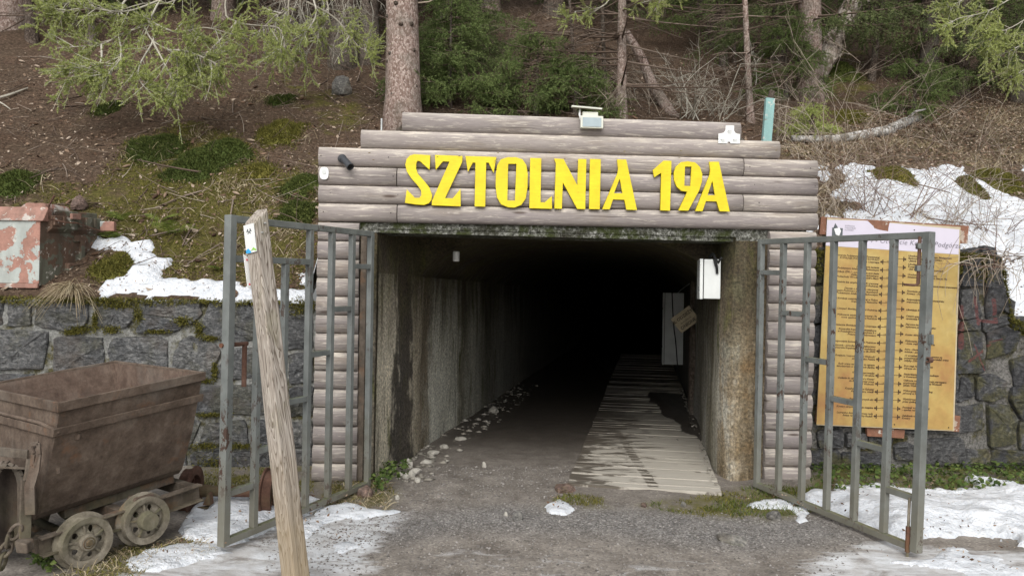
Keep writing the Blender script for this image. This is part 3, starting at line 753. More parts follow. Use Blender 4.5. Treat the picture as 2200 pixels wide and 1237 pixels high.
snow(H([(200, 515), (290, 503), (345, 520), (325, 548), (345, 575), (365, 600), (420, 618), (490, 622), (490, 640), (200, 640), (215, 618), (290, 610), (262, 600), (285, 570), (230, 548), (200, 542)]), 0.05, hill_z, 0.14, 0.12, patch=.06, seed=13)
snow(H([(490, 626), (672, 622), (672, 640), (490, 640)]), 0.04, hill_z, 0.10, 0.10, patch=0.05, seed=14)
snow(H([(625, 590), (675, 580), (675, 625), (640, 625)]), 0.03, hill_z, 0.10, 0.10, patch=0.10, seed=15)
snow(H([(1690, 322), (1745, 340), (1850, 345), (1950, 345), (2060, 368), (2150, 372), (2290, 352), (2330, 720), (2150, 705), (2095, 562), (1760, 520), (1700, 400)]), 0.06, hill_z, 0.22, 0.25, step=0.035, patch=0.8, seed=24)
snow(H([(1760, 462), (1850, 440), (1960, 452), (2080, 435), (2180, 448), (2290, 430), (2330, 720), (2150, 705), (2095, 562), (1760, 520)]), 0.07, hill_z, 0.22, 0.35, step=0.04, patch=0.30, seed=17)

def yw_(x): return 6.5 + (x + 1.5) * math.tan(FA)
def ledge(xa, xb, d, T_, seed, patch=0.0):
    snow([(xa, yw_(xa) - .04), (xb, yw_(xb) - .04), (xb, yw_(xb) + d), ((xa + xb) / 2, yw_((xa + xb) / 2) + d * 1.4), (xa, yw_(xa) + d)], T_, hill_z, .07, .10, patch=patch, seed=seed)
_x = lambda px_: (px_ - CX) / F_PX * 6.42
ledge(_x(205), _x(490), .20, .05, 51); ledge(_x(520), _x(676), .12, .035, 52, .08)
# ---- rubble masonry
def stone(parent, mat, poly, base, rnd, prof=0.03, gap=0.003):
    """one stone: polygon in facade coordinates (u, z); its joints are recessed, its face uneven"""
    out = []; m0 = len(poly)
    for j in range(m0):
        p, r_ = poly[j], poly[(j + 1) % m0]
        L = math.hypot(p[0] - r_[0], p[1] - r_[1])
        for f in ((.07, .36, .66, .93) if L > .16 else (.10, .5, .90)):
            wj = rnd.uniform(-.007, .007)
            out.append((p[0] * (1 - f) + r_[0] * f + wj, p[1] * (1 - f) + r_[1] * f + wj))
    cx = sum(p[0] for p in out) / len(out); cz = sum(p[1] for p in out) / len(out)
    pr = rnd.uniform(.25, 1.0) * prof; ti, tj = rnd.uniform(-.05, .05), rnd.uniform(-.05, .05); m = len(out); vs = []
    for ring, (sh, dw) in enumerate(((gap, -0.05), (gap + 0.002, pr - 0.007), (gap + 0.010, pr), (0, pr + 0.002), (1, pr + .004))):
        for x, z_ in out:
            dx, dz = x - cx, z_ - cz; L = math.hypot(dx, dz) + 1e-6
            f = (L - sh) / L if ring < 3 else (.66 if ring == 3 else .33)
            f = max(.15, f); X, Zz = cx + dx * f, cz + dz * f
            wob = (rnd.uniform(-.007, .007) + .012 * float(mnoise.noise(Vector((X * 9, Zz * 9, 2.0))))) if ring >= 1 else 0
            vs.append(FX(X, base + dw + wob + (ti * (X - cx) + tj * (Zz - cz) if ring else 0), Zz))
    vs.append(FX(cx, base + pr + .01, cz)); fs = []
    for ring in range(4):
        for k in range(m): fs.append((ring * m + k, ring * m + (k + 1) % m, (ring + 1) * m + (k + 1) % m, (ring + 1) * m + k))
    for k in range(m): fs.append((4 * m + k, 4 * m + (k + 1) % m, 5 * m))
    MB().add(vs, fs).build('stone', mat, parent, recalc=True)
def stones_px(parent, mat, polys, tr, w, seed, prof=.03, gap=.003):
    rnd = random.Random(seed)
    for poly in polys: stone(parent, mat, [fac(*tr(p), w) for p in poly], w, rnd, prof, gap)
def core(parent, name, mat, u0, u1, wfun, ztop, depth=0.3, step=0.05, zlow=-0.15, amp=0.02, seed=0):
    nu = int((u1 - u0) / step) + 1; nz = 34
    us = np.linspace(u0, u1, nu); co = []
    zt = [ztop(float(u)) for u in us]
    for j in range(nz + 6):
        for i, u in enumerate(us):
            if j < nz:
                z_ = zlow + (zt[i] - zlow) * j / (nz - 1)
                w = wfun(float(u)) + amp * float(fbm(u * 5, z_ * 5, 3, seed)) - (0.03 if j == nz - 1 else 0)
            else:
                z_ = zt[i] + 0.02 * float(fbm(u * 4, j * .7, 3, seed + 2)); w = wfun(float(u)) - 0.03 - depth * (j - nz + 1) / 6
            co.append(tuple(FX(float(u), w, z_)))
    return np_mesh(name, co, grid_faces(nu, nz + 6), mat, parent)

uL0 = fac(-520, 640, -0.35)[0]; uL1 = fac(690, 640, -0.35)[0] + 0.12
wl_w = lambda u: -0.36
zl_top = lambda u: 1.40 + 0.035 * float(fbm(u * 2.0, 3.3, 3, 4))
wall_l = thing('stone_wall', 'grey slate rubble retaining wall behind the ore cart, left of the tunnel mouth', 'wall', FX(-1.5, -0.36, 0))
core(wall_l, 'mortar', MAT['mortarl'], uL0, uL1, wl_w, zl_top, seed=2)
cw = lambda p: (p[0] / 2.6896, 600 + p[1] / 2.6896)
STL = [[(-300, 110), (-75, 120), (-70, 275), (-320, 270)], [(-62, 112), (14, 122), (14, 272), (-62, 276)], [(40, 145), (186, 138), (176, 272), (42, 274)], [(200, 160), (320, 120), (410, 130), (520, 130), (505, 262), (420, 303), (330, 297), (192, 272)],
       [(546, 130), (660, 118), (790, 125), (776, 235), (722, 284), (620, 288), (548, 274)], [(838, 132), (1000, 112), (1160, 122), (1172, 205), (1112, 262), (990, 227), (826, 196)], [(816, 212), (900, 212), (1000, 242), (1066, 268), (1022, 302), (970, 314), (780, 312)],
       [(1205, 135), (1290, 118), (1420, 122), (1500, 200), (1512, 335), (1380, 374), (1280, 358), (1150, 308)], [(1530, 130), (1640, 125), (1645, 330), (1535, 335)],
       [(-330, 288), (-75, 285), (-70, 530), (-330, 520)], [(-62, 290), (30, 287), (278, 297), (280, 350), (258, 524), (100, 522), (-62, 532)], [(312, 325), (592, 330), (604, 420), (598, 505), (480, 524), (300, 540)], [(646, 338), (880, 322), (968, 348), (978, 460), (966, 534), (636, 506), (622, 400)],
       [(1036, 350), (1100, 318), (1255, 378), (1276, 430), (1225, 582), (1130, 554), (992, 534), (996, 420)], [(1296, 400), (1490, 388), (1530, 562), (1300, 584), (1245, 562)], [(1540, 350), (1646, 345), (1650, 560), (1555, 566)],
       [(-320, 545), (-75, 548), (-75, 790), (-320, 780)], [(-62, 548), (205, 540), (190, 572), (170, 690), (-62, 700)], [(215, 560), (480, 545), (600, 520), (610, 760), (220, 770)], [(635, 530), (970, 556), (985, 590), (975, 790), (630, 780)], [(1010, 556), (1110, 574), (1112, 780), (1000, 790)],
       [(1130, 618), (1294, 612), (1296, 782), (1128, 784)], [(1315, 612), (1540, 592), (1546, 780), (1320, 790)], [(1566, 590), (1650, 585), (1655, 770), (1570, 775)],
       [(-320, 800), (-60, 805), (200, 800), (190, 1000), (-320, 1010)], [(220, 800), (600, 790), (610, 1000), (215, 1010)], [(630, 810), (1170, 805), (1100, 985), (640, 1000)], [(1190, 826), (1425, 808), (1436, 962), (1135, 972)], [(1448, 812), (1640, 800), (1650, 960), (1455, 968)],
       [(-320, 1030), (180, 1020), (190, 1250), (-320, 1250)], [(210, 1030), (620, 1020), (630, 1250), (210, 1250)], [(640, 1020), (1080, 1000), (1085, 1250), (650, 1250)], [(1100, 996), (1292, 986), (1300, 1190), (1104, 1195)], [(1310, 996), (1560, 986), (1565, 1180), (1316, 1185)],
       [(1655, 215), (1812, 205), (1812, 400), (1660, 408)], [(1662, 425), (1812, 415), (1812, 600), (1668, 606)], [(1668, 620), (1812, 614), (1812, 790), (1672, 795)], [(1660, 820), (1812, 810), (1812, 970), (1664, 975)], [(1580, 990), (1812, 985), (1812, 1180), (1584, 1185)], [(1655, 128), (1812, 122), (1812, 195), (1655, 202)]]
_rq = random.Random(4)
for _i in range(4):                                       # the wall goes on to the left of the picture
    for _j, (_a, _b) in enumerate(((112, 275), (288, 525), (545, 785), (800, 1010), (1030, 1250))):
        _x0 = -330 - 270 * (_i + 1) + 60 * (_j % 2)
        STL.append([(_x0 + _rq.uniform(0, 30), _a + _rq.uniform(0, 14)), (_x0 + 255 + _rq.uniform(-20, 5), _a + _rq.uniform(-4, 14)), (_x0 + 255 + _rq.uniform(-20, 5), _b - _rq.uniform(0, 14)), (_x0 + _rq.uniform(0, 25), _b - _rq.uniform(0, 14))])
stones_px(wall_l, MAT['stonel'], STL, cw, -0.347, 21, prof=.011)

uR0 = fac(1752, 700, -0.30)[0] - 0.08; uR1 = uR0 + 3.4
wr_w = lambda u: -0.30
def zr_top(u):
    f = u - uR0
    return float(1.93 - 0.03 * f + 0.05 * fbm(u * 2.5, 1.7, 3, 8) - 0.52 * sstep(1.73, 1.86, f) - 0.36 * sstep(1.9, 2.2, f))
def rz(px, py):
    u, z_ = fac(px, py, -0.27); p = FX(u, -0.27, z_); return (p.x, p.z)
RED = [(rz(2062, 660), rz(2064, 745), 0.035), (rz(2092, 640), rz(2098, 695), 0.028), (rz(2132, 645), rz(2138, 690), 0.030), (rz(2098, 688), rz(2138, 692), 0.026),
       (rz(2080, 775), rz(2128, 740), 0.022), (rz(2092, 740), rz(2115, 800), 0.018), (rz(2126, 735), rz(2152, 728), 0.016)]
MAT['stoner'] = m_stone('dark_field_stone', ((0.035, 0.035, 0.036), (0.072, 0.073, 0.076), (0.13, 0.132, 0.135), (0.25, 0.24, 0.225)), 0.6, RED)
wall_r = thing('stone_wall', 'dark mossy rubble wall behind the yellow notice board, right of the tunnel mouth', 'wall', FX(4.6, -0.30, 0))
core(wall_r, 'mortar', MAT['mortarr'], uR0, uR1, wr_w, zr_top, amp=0.035, seed=6)
cr = lambda p: (1700 + p[0] / 2.208, 500 + p[1] / 2.208)
STR = [[(805, 130), (900, 125), (905, 250), (800, 255)], [(920, 128), (985, 110), (1000, 250), (925, 262)], [(800, 270), (880, 262), (905, 400), (792, 410)], [(920, 270), (1000, 262), (1005, 375), (925, 400)],
       [(790, 480), (900, 470), (915, 640), (900, 660), (788, 662)], [(930, 470), (1010, 440), (1080, 470), (1060, 560), (930, 600)], [(1030, 400), (1110, 395), (1180, 420), (1160, 480), (1060, 450)], [(880, 690), (960, 665), (1015, 700), (1020, 770), (960, 800), (890, 790)], [(800, 690), (860, 690), (870, 780), (800, 800)],
       [(1040, 600), (1110, 580), (1170, 600), (1170, 720), (1050, 720)], [(1040, 740), (1170, 735), (1175, 870), (1080, 880), (1035, 800)], [(800, 820), (900, 815), (910, 930), (800, 940)], [(925, 820), (1020, 815), (1070, 890), (1060, 1000), (940, 1010)], [(1080, 900), (1180, 890), (1180, 1020), (1075, 1020)],
       [(120, 940), (245, 935), (250, 1020), (125, 1010)], [(80, 1030), (230, 1035), (235, 1130), (80, 1130)], [(490, 1000), (560, 990), (600, 1030), (580, 1080), (500, 1080)], [(620, 985), (800, 970), (815, 1060), (780, 1100), (630, 1095)], [(260, 945), (350, 950), (350, 1020), (265, 1020)], [(250, 1040), (450, 1030), (470, 1130), (255, 1135)], [(370, 945), (480, 950), (470, 1020), (372, 1020)], [(820, 1030), (930, 1025), (935, 1110), (800, 1110)],
       [(110, 80), (150, 70), (155, 230), (112, 240)], [(100, 260), (155, 250), (150, 420), (98, 430)], [(95, 450), (150, 440), (150, 620), (92, 630)], [(92, 650), (150, 640), (150, 800), (90, 810)],
       [(170, -20), (420, -20), (430, 160), (180, 160)], [(440, -20), (700, -10), (700, 160), (450, 160)], [(180, 180), (400, 180), (400, 380), (180, 380)], [(420, 180), (640, 180), (640, 370), (420, 380)], [(660, 180), (780, 180), (775, 380), (660, 380)], [(180, 400), (450, 400), (440, 600), (180, 600)], [(470, 400), (770, 400), (770, 620), (470, 610)], [(180, 620), (460, 620), (450, 790), (180, 790)], [(480, 630), (770, 640), (770, 800), (480, 800)], [(180, 810), (480, 810), (470, 925), (180, 920)], [(500, 820), (780, 820), (780, 950), (500, 950)],
       [(1200, 480), (1350, 470), (1360, 640), (1190, 640)], [(1190, 660), (1370, 650), (1370, 830), (1190, 830)], [(1200, 850), (1380, 850), (1380, 1030), (1200, 1030)], [(950, 1030), (1170, 1035), (1170, 1110), (950, 1110)], [(1190, 1050), (1380, 1050), (1380, 1130), (1190, 1130)]]
for _i in range(3):
    for _j, (_a, _b) in enumerate(((660, 830), (850, 1030), (1050, 1130))):
        _x0 = 1390 + 200 * _i + 40 * (_j % 2)
        STR.append([(_x0 + _rq.uniform(0, 20), _a + _rq.uniform(0, 20)), (_x0 + 185, _a + _rq.uniform(0, 20)), (_x0 + 185 - _rq.uniform(0, 20), _b - _rq.uniform(0, 15)), (_x0, _b)])
STR += [[(800, 75), (880, 70), (890, 118), (805, 122)], [(895, 68), (960, 72), (968, 105), (905, 118)], [(1010, 280), (1060, 330), (1050, 390), (1012, 380)], [(905, 410), (1015, 388), (1020, 430), (920, 465)], [(800, 415), (895, 408), (890, 462), (795, 470)]]
def _grow(poly, f=1.09):
    cx = sum(p[0] for p in poly) / len(poly); cy = sum(p[1] for p in poly) / len(poly)
    return [(cx + (x - cx) * f + _rq.uniform(-7, 7), cy + (y - cy) * f + _rq.uniform(-7, 7)) for x, y in poly]
STR = [_grow(p) for p in STR]
stones_px(wall_r, MAT['stoner'], STR, cr, -0.278, 35, prof=.032, gap=.003)

# ---- adit: side walls, vault, end wall
zbot = fac(1225, 509, -0.02)[1]                          # underside of the lintel
tun = thing('mine_tunnel', 'dark concrete-lined mine tunnel with stained walls running into the hill', 'tunnel', TX(-0.8, 6.2, 0))
secs = [None] + list(np.arange(6.55, 7.0, 0.1)) + ['step'] + list(np.arange(7.05, 11, 0.12)) + list(np.arange(11.2, 34.1, 0.7)) + [38.0, 44.0, 52.0, 62.0]
nl, nt = 16, 19
def prof(kind):
    z1 = 1.66; left = [(SL, -0.12 + (z1 + 0.12) * i / (nl - 1)) for i in range(nl)]
    top = []
    for i in range(nt):
        x = i / (nt - 1); s = SL + (SR - SL) * x
        top.append((s, zbot + 0.03 if kind == 'rect' else z1 + 0.42 * (1 - abs(2 * x - 1) ** 2.3) ** 0.62))
    right = [(SR, z_) for _, z_ in reversed(left)]
    return left, top, right
rows_l, rows_t, rows_r = [], [], []
for sc_ in secs:
    rect = sc_ is None or (not isinstance(sc_, str) and sc_ < 7.02)
    t_ = 7.0 if isinstance(sc_, str) else sc_
    for dst, pr_, side in zip((rows_l, rows_t, rows_r), prof('rect' if rect else 'arch'), (1, 0, -1)):
        row = []
        for s, z_ in pr_:
            t0 = t_plane(s, -0.012) if t_ is None else max(t_, t_plane(s, -0.012) + 0.05)
            d = 0.035 * float(fbm(t0 * 3.1, z_ * 2.0 + s, 3, 31)) + 0.02 * float(fbm(t0 * 1.1, 0.3, 2, 37))
            if side == -1: s += .10 * max(0.0, 1 - (t0 - t_plane(s, -0.012)) / .30) ** 2; t0 = t_plane(s, -0.012) if t_ is None else t0
            if side == 0 and rect and s > SR - 1e-6: s += .10 * max(0.0, 1 - (t0 - t_plane(s, -0.012)) / .30) ** 2
            row.append(tuple(TX(s + side * (d * (0.3 if t_ is None else 1) + 0.01), t0, z_ + (0.015 * float(fbm(t0 * 2, s * 2, 3, 41)) if side == 0 else 0))))
        dst.append(row)
ns = len(secs)
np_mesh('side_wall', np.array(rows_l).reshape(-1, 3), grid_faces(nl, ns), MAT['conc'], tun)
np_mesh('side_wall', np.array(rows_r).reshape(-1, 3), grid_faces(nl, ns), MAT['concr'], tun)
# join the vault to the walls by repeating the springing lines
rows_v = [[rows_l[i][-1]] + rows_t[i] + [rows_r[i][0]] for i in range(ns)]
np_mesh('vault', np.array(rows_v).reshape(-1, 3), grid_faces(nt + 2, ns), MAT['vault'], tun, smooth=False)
MB().add([TX(SL - .2, 61.9, -0.2), TX(SR + .2, 61.9, -0.2), TX(SR + .2, 61.9, 2.4), TX(SL - .2, 61.9, 2.4)], [(0, 1, 2, 3)]).build('end_wall', MAT['vault'], tun)
# timber buttresses glimpsed along the right wall
for t_ in (9.9, 10.15):
    MB().bar(TX(SR - 0.03, t_, -0.02), TX(SR - 0.03, t_, 1.72), 0.07, 0.09, S).build('timber_prop', MAT['barkd'], tun)

# ---- boarded walkway on the right side of the tunnel
walk = thing('walkway', 'damp grey board walkway along the right side of the tunnel floor', 'walkway', TX(0, 6.18, 0))
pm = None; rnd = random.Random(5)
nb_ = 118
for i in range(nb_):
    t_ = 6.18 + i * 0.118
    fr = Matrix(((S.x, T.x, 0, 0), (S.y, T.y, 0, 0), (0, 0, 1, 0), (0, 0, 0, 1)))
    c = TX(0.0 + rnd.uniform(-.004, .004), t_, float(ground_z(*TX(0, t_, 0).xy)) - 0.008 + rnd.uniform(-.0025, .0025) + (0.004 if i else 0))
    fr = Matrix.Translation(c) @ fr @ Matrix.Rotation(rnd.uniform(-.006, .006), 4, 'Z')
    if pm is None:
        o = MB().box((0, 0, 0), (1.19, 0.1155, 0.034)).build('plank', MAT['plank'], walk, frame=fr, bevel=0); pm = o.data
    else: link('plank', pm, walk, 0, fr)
# ================================================================== portal facade
def log_mesh(L, h, bulge=0.046):
    prof_ = []
    n = 11
    for i in range(n):
        a = math.pi * (i / (n - 1) - 0.5)
        prof_.append((bulge * math.cos(a) ** 0.9 if abs(math.cos(a)) > 1e-6 else 0.0, h / 2 * math.sin(a) * 0.985))
    k = max(2, int(L / 0.25) + 1); vs = []; fs = []; m = n + 2
    for j in range(k):
        x = L * j / (k - 1)
        vs += [(x, -0.02, -h / 2 * .985)] + [(x, w, z_) for w, z_ in prof_] + [(x, -0.02, h / 2 * .985)]
    for j in range(k - 1):
        for i in range(m):
            a = j * m + i; b = j * m + (i + 1) % m
            fs.append((a, b, b + m, a + m))
    fs.append(tuple(range(m))); fs.append(tuple((k - 1) * m + i for i in reversed(range(m))))
    return vs, fs
port = thing('tunnel_portal', 'log-clad tunnel portal with stepped top and two log-faced legs', 'portal', FX(2.0, 0, 0))
rnd = random.Random(3)
def log(pl_t, pl_b, pr_t, pr_b):                         # the log's four corners in the photograph
    (ua, za), (ub, zb), (uc, zc), (ud, zd) = (fac(*p) for p in (pl_t, pl_b, pr_t, pr_b))
    u0, u1 = (ua + ub) / 2, (uc + ud) / 2
    z0, z1 = (za + zb) / 2, (zc + zd) / 2; h = ((za - zb) + (zc - zd)) / 2
    L = math.hypot(u1 - u0, z1 - z0); an = math.atan2(z1 - z0, u1 - u0)
    fr = Matrix.Translation(FX(u0, rnd.uniform(-.002, .002), z0)) @ FMAT @ Matrix.Rotation(-an, 4, 'Y')
    v, f = log_mesh(L, h)
    o = MB().add(v, f).build('log', MAT['log'], port, frame=fr, recalc=True)
    for q in o.data.polygons: q.use_smooth = len(q.vertices) == 4
    return (u0, u1, z0, z1, h)
yl = [313.5, 355.5, 396, 435, 474.5]; yr = [343.5, 381.5, 420, 457.5, 495]
def ymid(i, x): return yl[i] + (yr[i] - yl[i]) * (x - 684) / (1757 - 684)
for i in range(4):
    cut = (1598, 852.5, 1597, 853)[i]
    for a, b in ((684, cut - 1), (cut + 1, 1757)):
        log((a, ymid(i, a)), (a, ymid(i + 1, a)), (b, ymid(i, b)), (b, ymid(i + 1, b)))
top1 = log((864, 239.5), (864, 280), (1592, 261), (1592, 303.5))
log((775, 277.5), (775, 317), (1676, 301), (1676, 342))
cLt = (683.5, 771.5); cLb = (669.5, 766)
NLEG = 14
for i in range(NLEG):
    y0 = 476.5 + i * 39.9; y1 = y0 + 39.9
    if y0 > 1035: break
    f0, f1 = (y0 - 476) / 555, (y1 - 476) / 555
    xl0, xl1 = 683.5 - 14 * f0, 683.5 - 14 * f1; xr0, xr1 = 771.5 - 5.5 * f0, 771.5 - 5.5 * f1
    log((xl0, y0), (xl1, y1), (xr0, y0 + 1.6), (xr1, y1 + 1.6))
for i in range(NLEG):
    y0 = 495.5 + i * 39.0; y1 = y0 + 39.0
    f0, f1 = (y0 - 495) / 540, (y1 - 495) / 540
    xl0, xl1 = 1655 - 13 * f0, 1655 - 13 * f1; xr0, xr1 = 1755 - 14 * f0, 1755 - 14 * f1
    log((xl0, y0), (xl1, y1), (xr0, y0 + 1.8), (xr1, y1 + 1.8))
# concrete behind the logs
uA = fac(688, 700)[0]; uB = fac(1750, 700)[0]
pl_in = TX(SL, t_plane(SL, -0.008), 0); pr_in = TX(SR, t_plane(SR, -0.008), 0)
uiL = (pl_in - FO).dot(E); uiR = (pr_in - FO).dot(E)
zt_ = fac(1200, 300)[1]
skew = 0.28 * math.tan(TA + FA)
def plan_prism(pts, z0, z1): return MB().prism([FX(u, w, z0) for u, w in pts], Z * (z1 - z0))
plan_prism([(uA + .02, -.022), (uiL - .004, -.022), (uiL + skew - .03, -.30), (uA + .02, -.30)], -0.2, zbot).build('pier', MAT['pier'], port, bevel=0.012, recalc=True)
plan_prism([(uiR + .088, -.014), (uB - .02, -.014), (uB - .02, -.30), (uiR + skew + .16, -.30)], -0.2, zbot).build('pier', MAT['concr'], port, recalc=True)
zmid = fac(1225, 470)[1]
MB().prism([FX(uA + .05, -.021, zbot), FX(uB - .05, -.021, zbot - 0.012), FX(uB - .05, -.021, zmid + .45), FX(uA + .05, -.021, zmid + .45)], -N * 0.32).build('lintel', MAT['lintel'], port, bevel=0.01, recalc=True)
MB().prism([FX(*(lambda q: (q[0], -.021, q[1]))(fac(780, 330))), FX(*(lambda q: (q[0], -.021, q[1]))(fac(1660, 350))), FX(*(lambda q: (q[0], -.021, q[1]))(fac(1580, 275))), FX(*(lambda q: (q[0], -.021, q[1]))(fac(875, 255)))], -N * 0.06).build('backing_board', MAT['barkd'], port, recalc=True)
# jamb strips that carry the gates
for px_, w_ in ((776, 0.02), (1633, 0.02)):
    u, _ = fac(px_, 800)
    MB().box((0, 0, 0), (0.045, 0.04, zbot - 0.02), FMAT.to_3x3().to_4x4()).build('jamb_bar', MAT['frame'], port, frame=Matrix.Translation(FX(u, w_ - 0.02, zbot / 2)))
# nail heads along the logs
mbn = MB()
for x_ in (690, 835, 1030, 1240, 1420, 1610, 1740):
    for i in range(4):
        u, z_ = fac(x_ + 5 * ((i * 7 + x_) % 5), ymid(i, x_) * .5 + ymid(i + 1, x_) * .5)
        mbn.lathe(FX(u, 0.044, z_), N, [(0.0045, -0.002), (0.0045, 0.002), (0.0005, 0.003)], 6)
o = mbn.build('nail_heads', MAT['dark'], port); o['kind'] = 'stuff'

# ================================================================== yellow letters
c4 = lambda p: (660 + p[0] / 3.436, 200 + p[1] / 3.436)
c5 = lambda p: (1200 + p[0] / 3.437, 200 + p[1] / 3.437)
LET = [
 (c4, [(907, 462), (903, 566), (835, 505), (815, 500), (804, 520), (803, 558), (816, 598), (860, 648), (902, 700), (921, 755), (916, 790), (896, 814), (864, 826), (800, 822), (724, 810), (737, 716), (795, 776), (828, 777), (845, 757), (842, 720), (815, 680), (770, 630), (737, 580), (726, 530), (736, 490), (760, 464), (792, 455)], []),
 (c4, [(945, 460), (1145, 468), (1143, 510), (1015, 778), (1075, 780), (1130, 712), (1132, 836), (921, 828), (923, 797), (1053, 507), (1002, 505), (950, 566)], []),
 (c4, [(1170, 468), (1395, 475), (1375, 588), (1340, 515), (1320, 513), (1313, 838), (1237, 836), (1243, 515), (1222, 513), (1187, 580)], []),
 (c4, [(1480, 477), (1540, 477), (1588, 493), (1616, 535), (1626, 600), (1624, 700), (1611, 780), (1580, 825), (1530, 845), (1482, 843), (1430, 820), (1402, 770), (1392, 690), (1394, 600), (1405, 532), (1430, 493)], [[(1482, 523), (1545, 523), (1535, 797), (1475, 795)]]),
 (c4, [(1648, 482), (1726, 485), (1720, 808), (1752, 810), (1803, 765), (1806, 854), (1640, 850)], []),
 (lambda p: p, [(1191, 341.7), (1210, 342.6), (1240.7, 400.8), (1242.8, 342.6), (1259, 343), (1256.7, 449.3), (1239.9, 448.8), (1208.7, 391), (1206.5, 448.5), (1191, 448), (1194.5, 351)], []),
 (c5, [(234, 490), (309, 492), (302, 858), (225, 856)], []),
 (c5, [(433, 493), (497, 495), (576, 863), (500, 861), (485, 788), (400, 785), (375, 858), (322, 857), (437, 590), (440, 560)], [[(450, 628), (473, 743), (405, 743)]]),
 (c5, [(775, 502), (830, 504), (820, 868), (750, 866), (757, 588), (705, 622), (697, 570)], []),
 (c5, [(950, 507), (1005, 515), (1040, 548), (1058, 600), (1055, 655), (1035, 720), (955, 868), (884, 866), (950, 728), (905, 722), (870, 690), (852, 640), (851, 590), (866, 545), (902, 514)], [[(930, 543), (980, 543), (975, 690), (925, 688)]]),
 (c5, [(1113, 510), (1180, 510), (1260, 875), (1187, 872), (1165, 800), (1085, 798), (1060, 872), (1008, 870), (1115, 605), (1120, 570)], [[(1133, 645), (1157, 757), (1095, 757)]]),
]
NAILS = [[(775, 490), (785, 640), (880, 757)], [(1090, 541), (965, 800)], [(1283, 505), (1275, 780)], [(1433, 648), (1587, 652)], [(1688, 520), (1678, 825)],
         [(1203.5, 349), (1244, 432)], [(270, 525), (263, 795)], [(467, 530), (530, 810)], [(795, 537), (783, 806)], [(955, 530), (947, 812)], [(1150, 542), (1208, 806)]]
WL = 0.058
sign = thing('sign_lettering', 'bright yellow letters reading SZTOLNIA 19A across the portal beam', 'sign', FX(2.0, WL, 2.2))
for (tr, outer, holes), nails in zip(LET, NAILS):
    cu = bpy.data.curves.new('letter', 'CURVE'); cu.dimensions = '2D'; cu.fill_mode = 'BOTH'; cu.extrude = 0.009; cu.bevel_depth = 0.0018; cu.bevel_resolution = 1
    u0, z0 = fac(*tr(outer[0]), WL)
    for ring in [outer] + holes:
        sp = cu.splines.new('POLY'); sp.points.add(len(ring) - 1); sp.use_cyclic_u = True
        for q, p in zip(sp.points, ring):
            u, z_ = fac(*tr(p), WL); q.co = (u - u0, z_ - z0, 0, 1)
    fr = Matrix.Translation(FX(u0, WL, z0)) @ Matrix(((E.x, 0, N.x, 0), (E.y, 0, N.y, 0), (0, 1, 0, 0), (0, 0, 0, 1)))
    tmp = bpy.data.objects.new('letter', cu); me = bpy.data.meshes.new_from_object(tmp); me.name = 'letter'
    bpy.data.objects.remove(tmp); bpy.data.curves.remove(cu); me.materials.clear(); me.materials.append(MAT['yellow'])
    o = link('letter', me, sign, 0, fr)
    for p in nails:
        u, z_ = fac(*tr(p), WL)
        k = MB().lathe(FX(u, WL + 0.0105, z_), N, [(0.0085, 0), (0.0085, 0.002), (0.0005, 0.003)], 8).build('nail', MAT['nail'], sign)
        k.parent = o; k.matrix_local = o.matrix_local.inverted()

# ================================================================== fittings on the portal
def FB(mb, px0, py0, px1, py1, w0, w1):                  # box spanning two photo corners, from w0 to w1
    (ua, za), (ub, zb) = fac(px0, py0, w1), fac(px1, py1, w1)
    return mb.prism([FX(ua, w0, za), FX(ub, w0, za), FX(ub, w0, zb), FX(ua, w0, zb)], N * (w1 - w0))
# camera
cb = FX(*(lambda q: (q[0], 0.05, q[1]))(fac(735, 342)))
camera = thing('security_camera', 'dark grey bullet security camera at the left end of the portal beam', 'camera', cb)
u, z_ = fac(736, 342)
MB().lathe(FX(u, 0.035, z_), N, [(0.0, 0), (0.034, 0), (0.036, 0.02), (0.03, 0.035), (0.0, 0.036)], 20).build('mount', MAT['black'], camera, smooth=True)
ax = (E * 0.55 + N * 0.55 - Z * 0.62).normalized(); p0 = FX(u, 0.055, z_ + .01) - ax * 0.01
MB().lathe(p0, ax, [(0, 0), (0.020, 0), (0.022, 0.045), (0.028, 0.05), (0.029, 0.135), (0.031, 0.137), (0.031, 0.15), (0.026, 0.15), (0.024, 0.14), (0, 0.139)], 20).build('housing', MAT['black'], camera, smooth=False)
MB().lathe(p0, ax, [(0.020, 0.141), (0.012, 0.146), (0.0, 0.147)], 16).build('lens', MAT['dark'], camera, smooth=True)
u, z_ = fac(697, 373)
sens = thing('motion_sensor', 'small white oval sensor at the left edge of the portal beam', 'sensor', FX(u, 0.04, z_))
def oval(u, z_, w, a, b, n=20): return [FX(u + a * (abs(math.cos(t)) ** .7) * (1 if math.cos(t) > 0 else -1), w, z_ + b * (abs(math.sin(t)) ** .85) * (1 if math.sin(t) > 0 else -1)) for t in [2 * math.pi * i / n for i in range(n)]]
MB().prism(oval(u, z_, 0.03, 0.036, 0.050), N * 0.022).build('casing', MAT['white'], sens, bevel=0.008, recalc=True)
MB().prism(oval(u, z_ + .012, 0.052, 0.016, 0.02), N * 0.004).build('lens', MAT['cabinet'], sens, bevel=0.002, recalc=True)
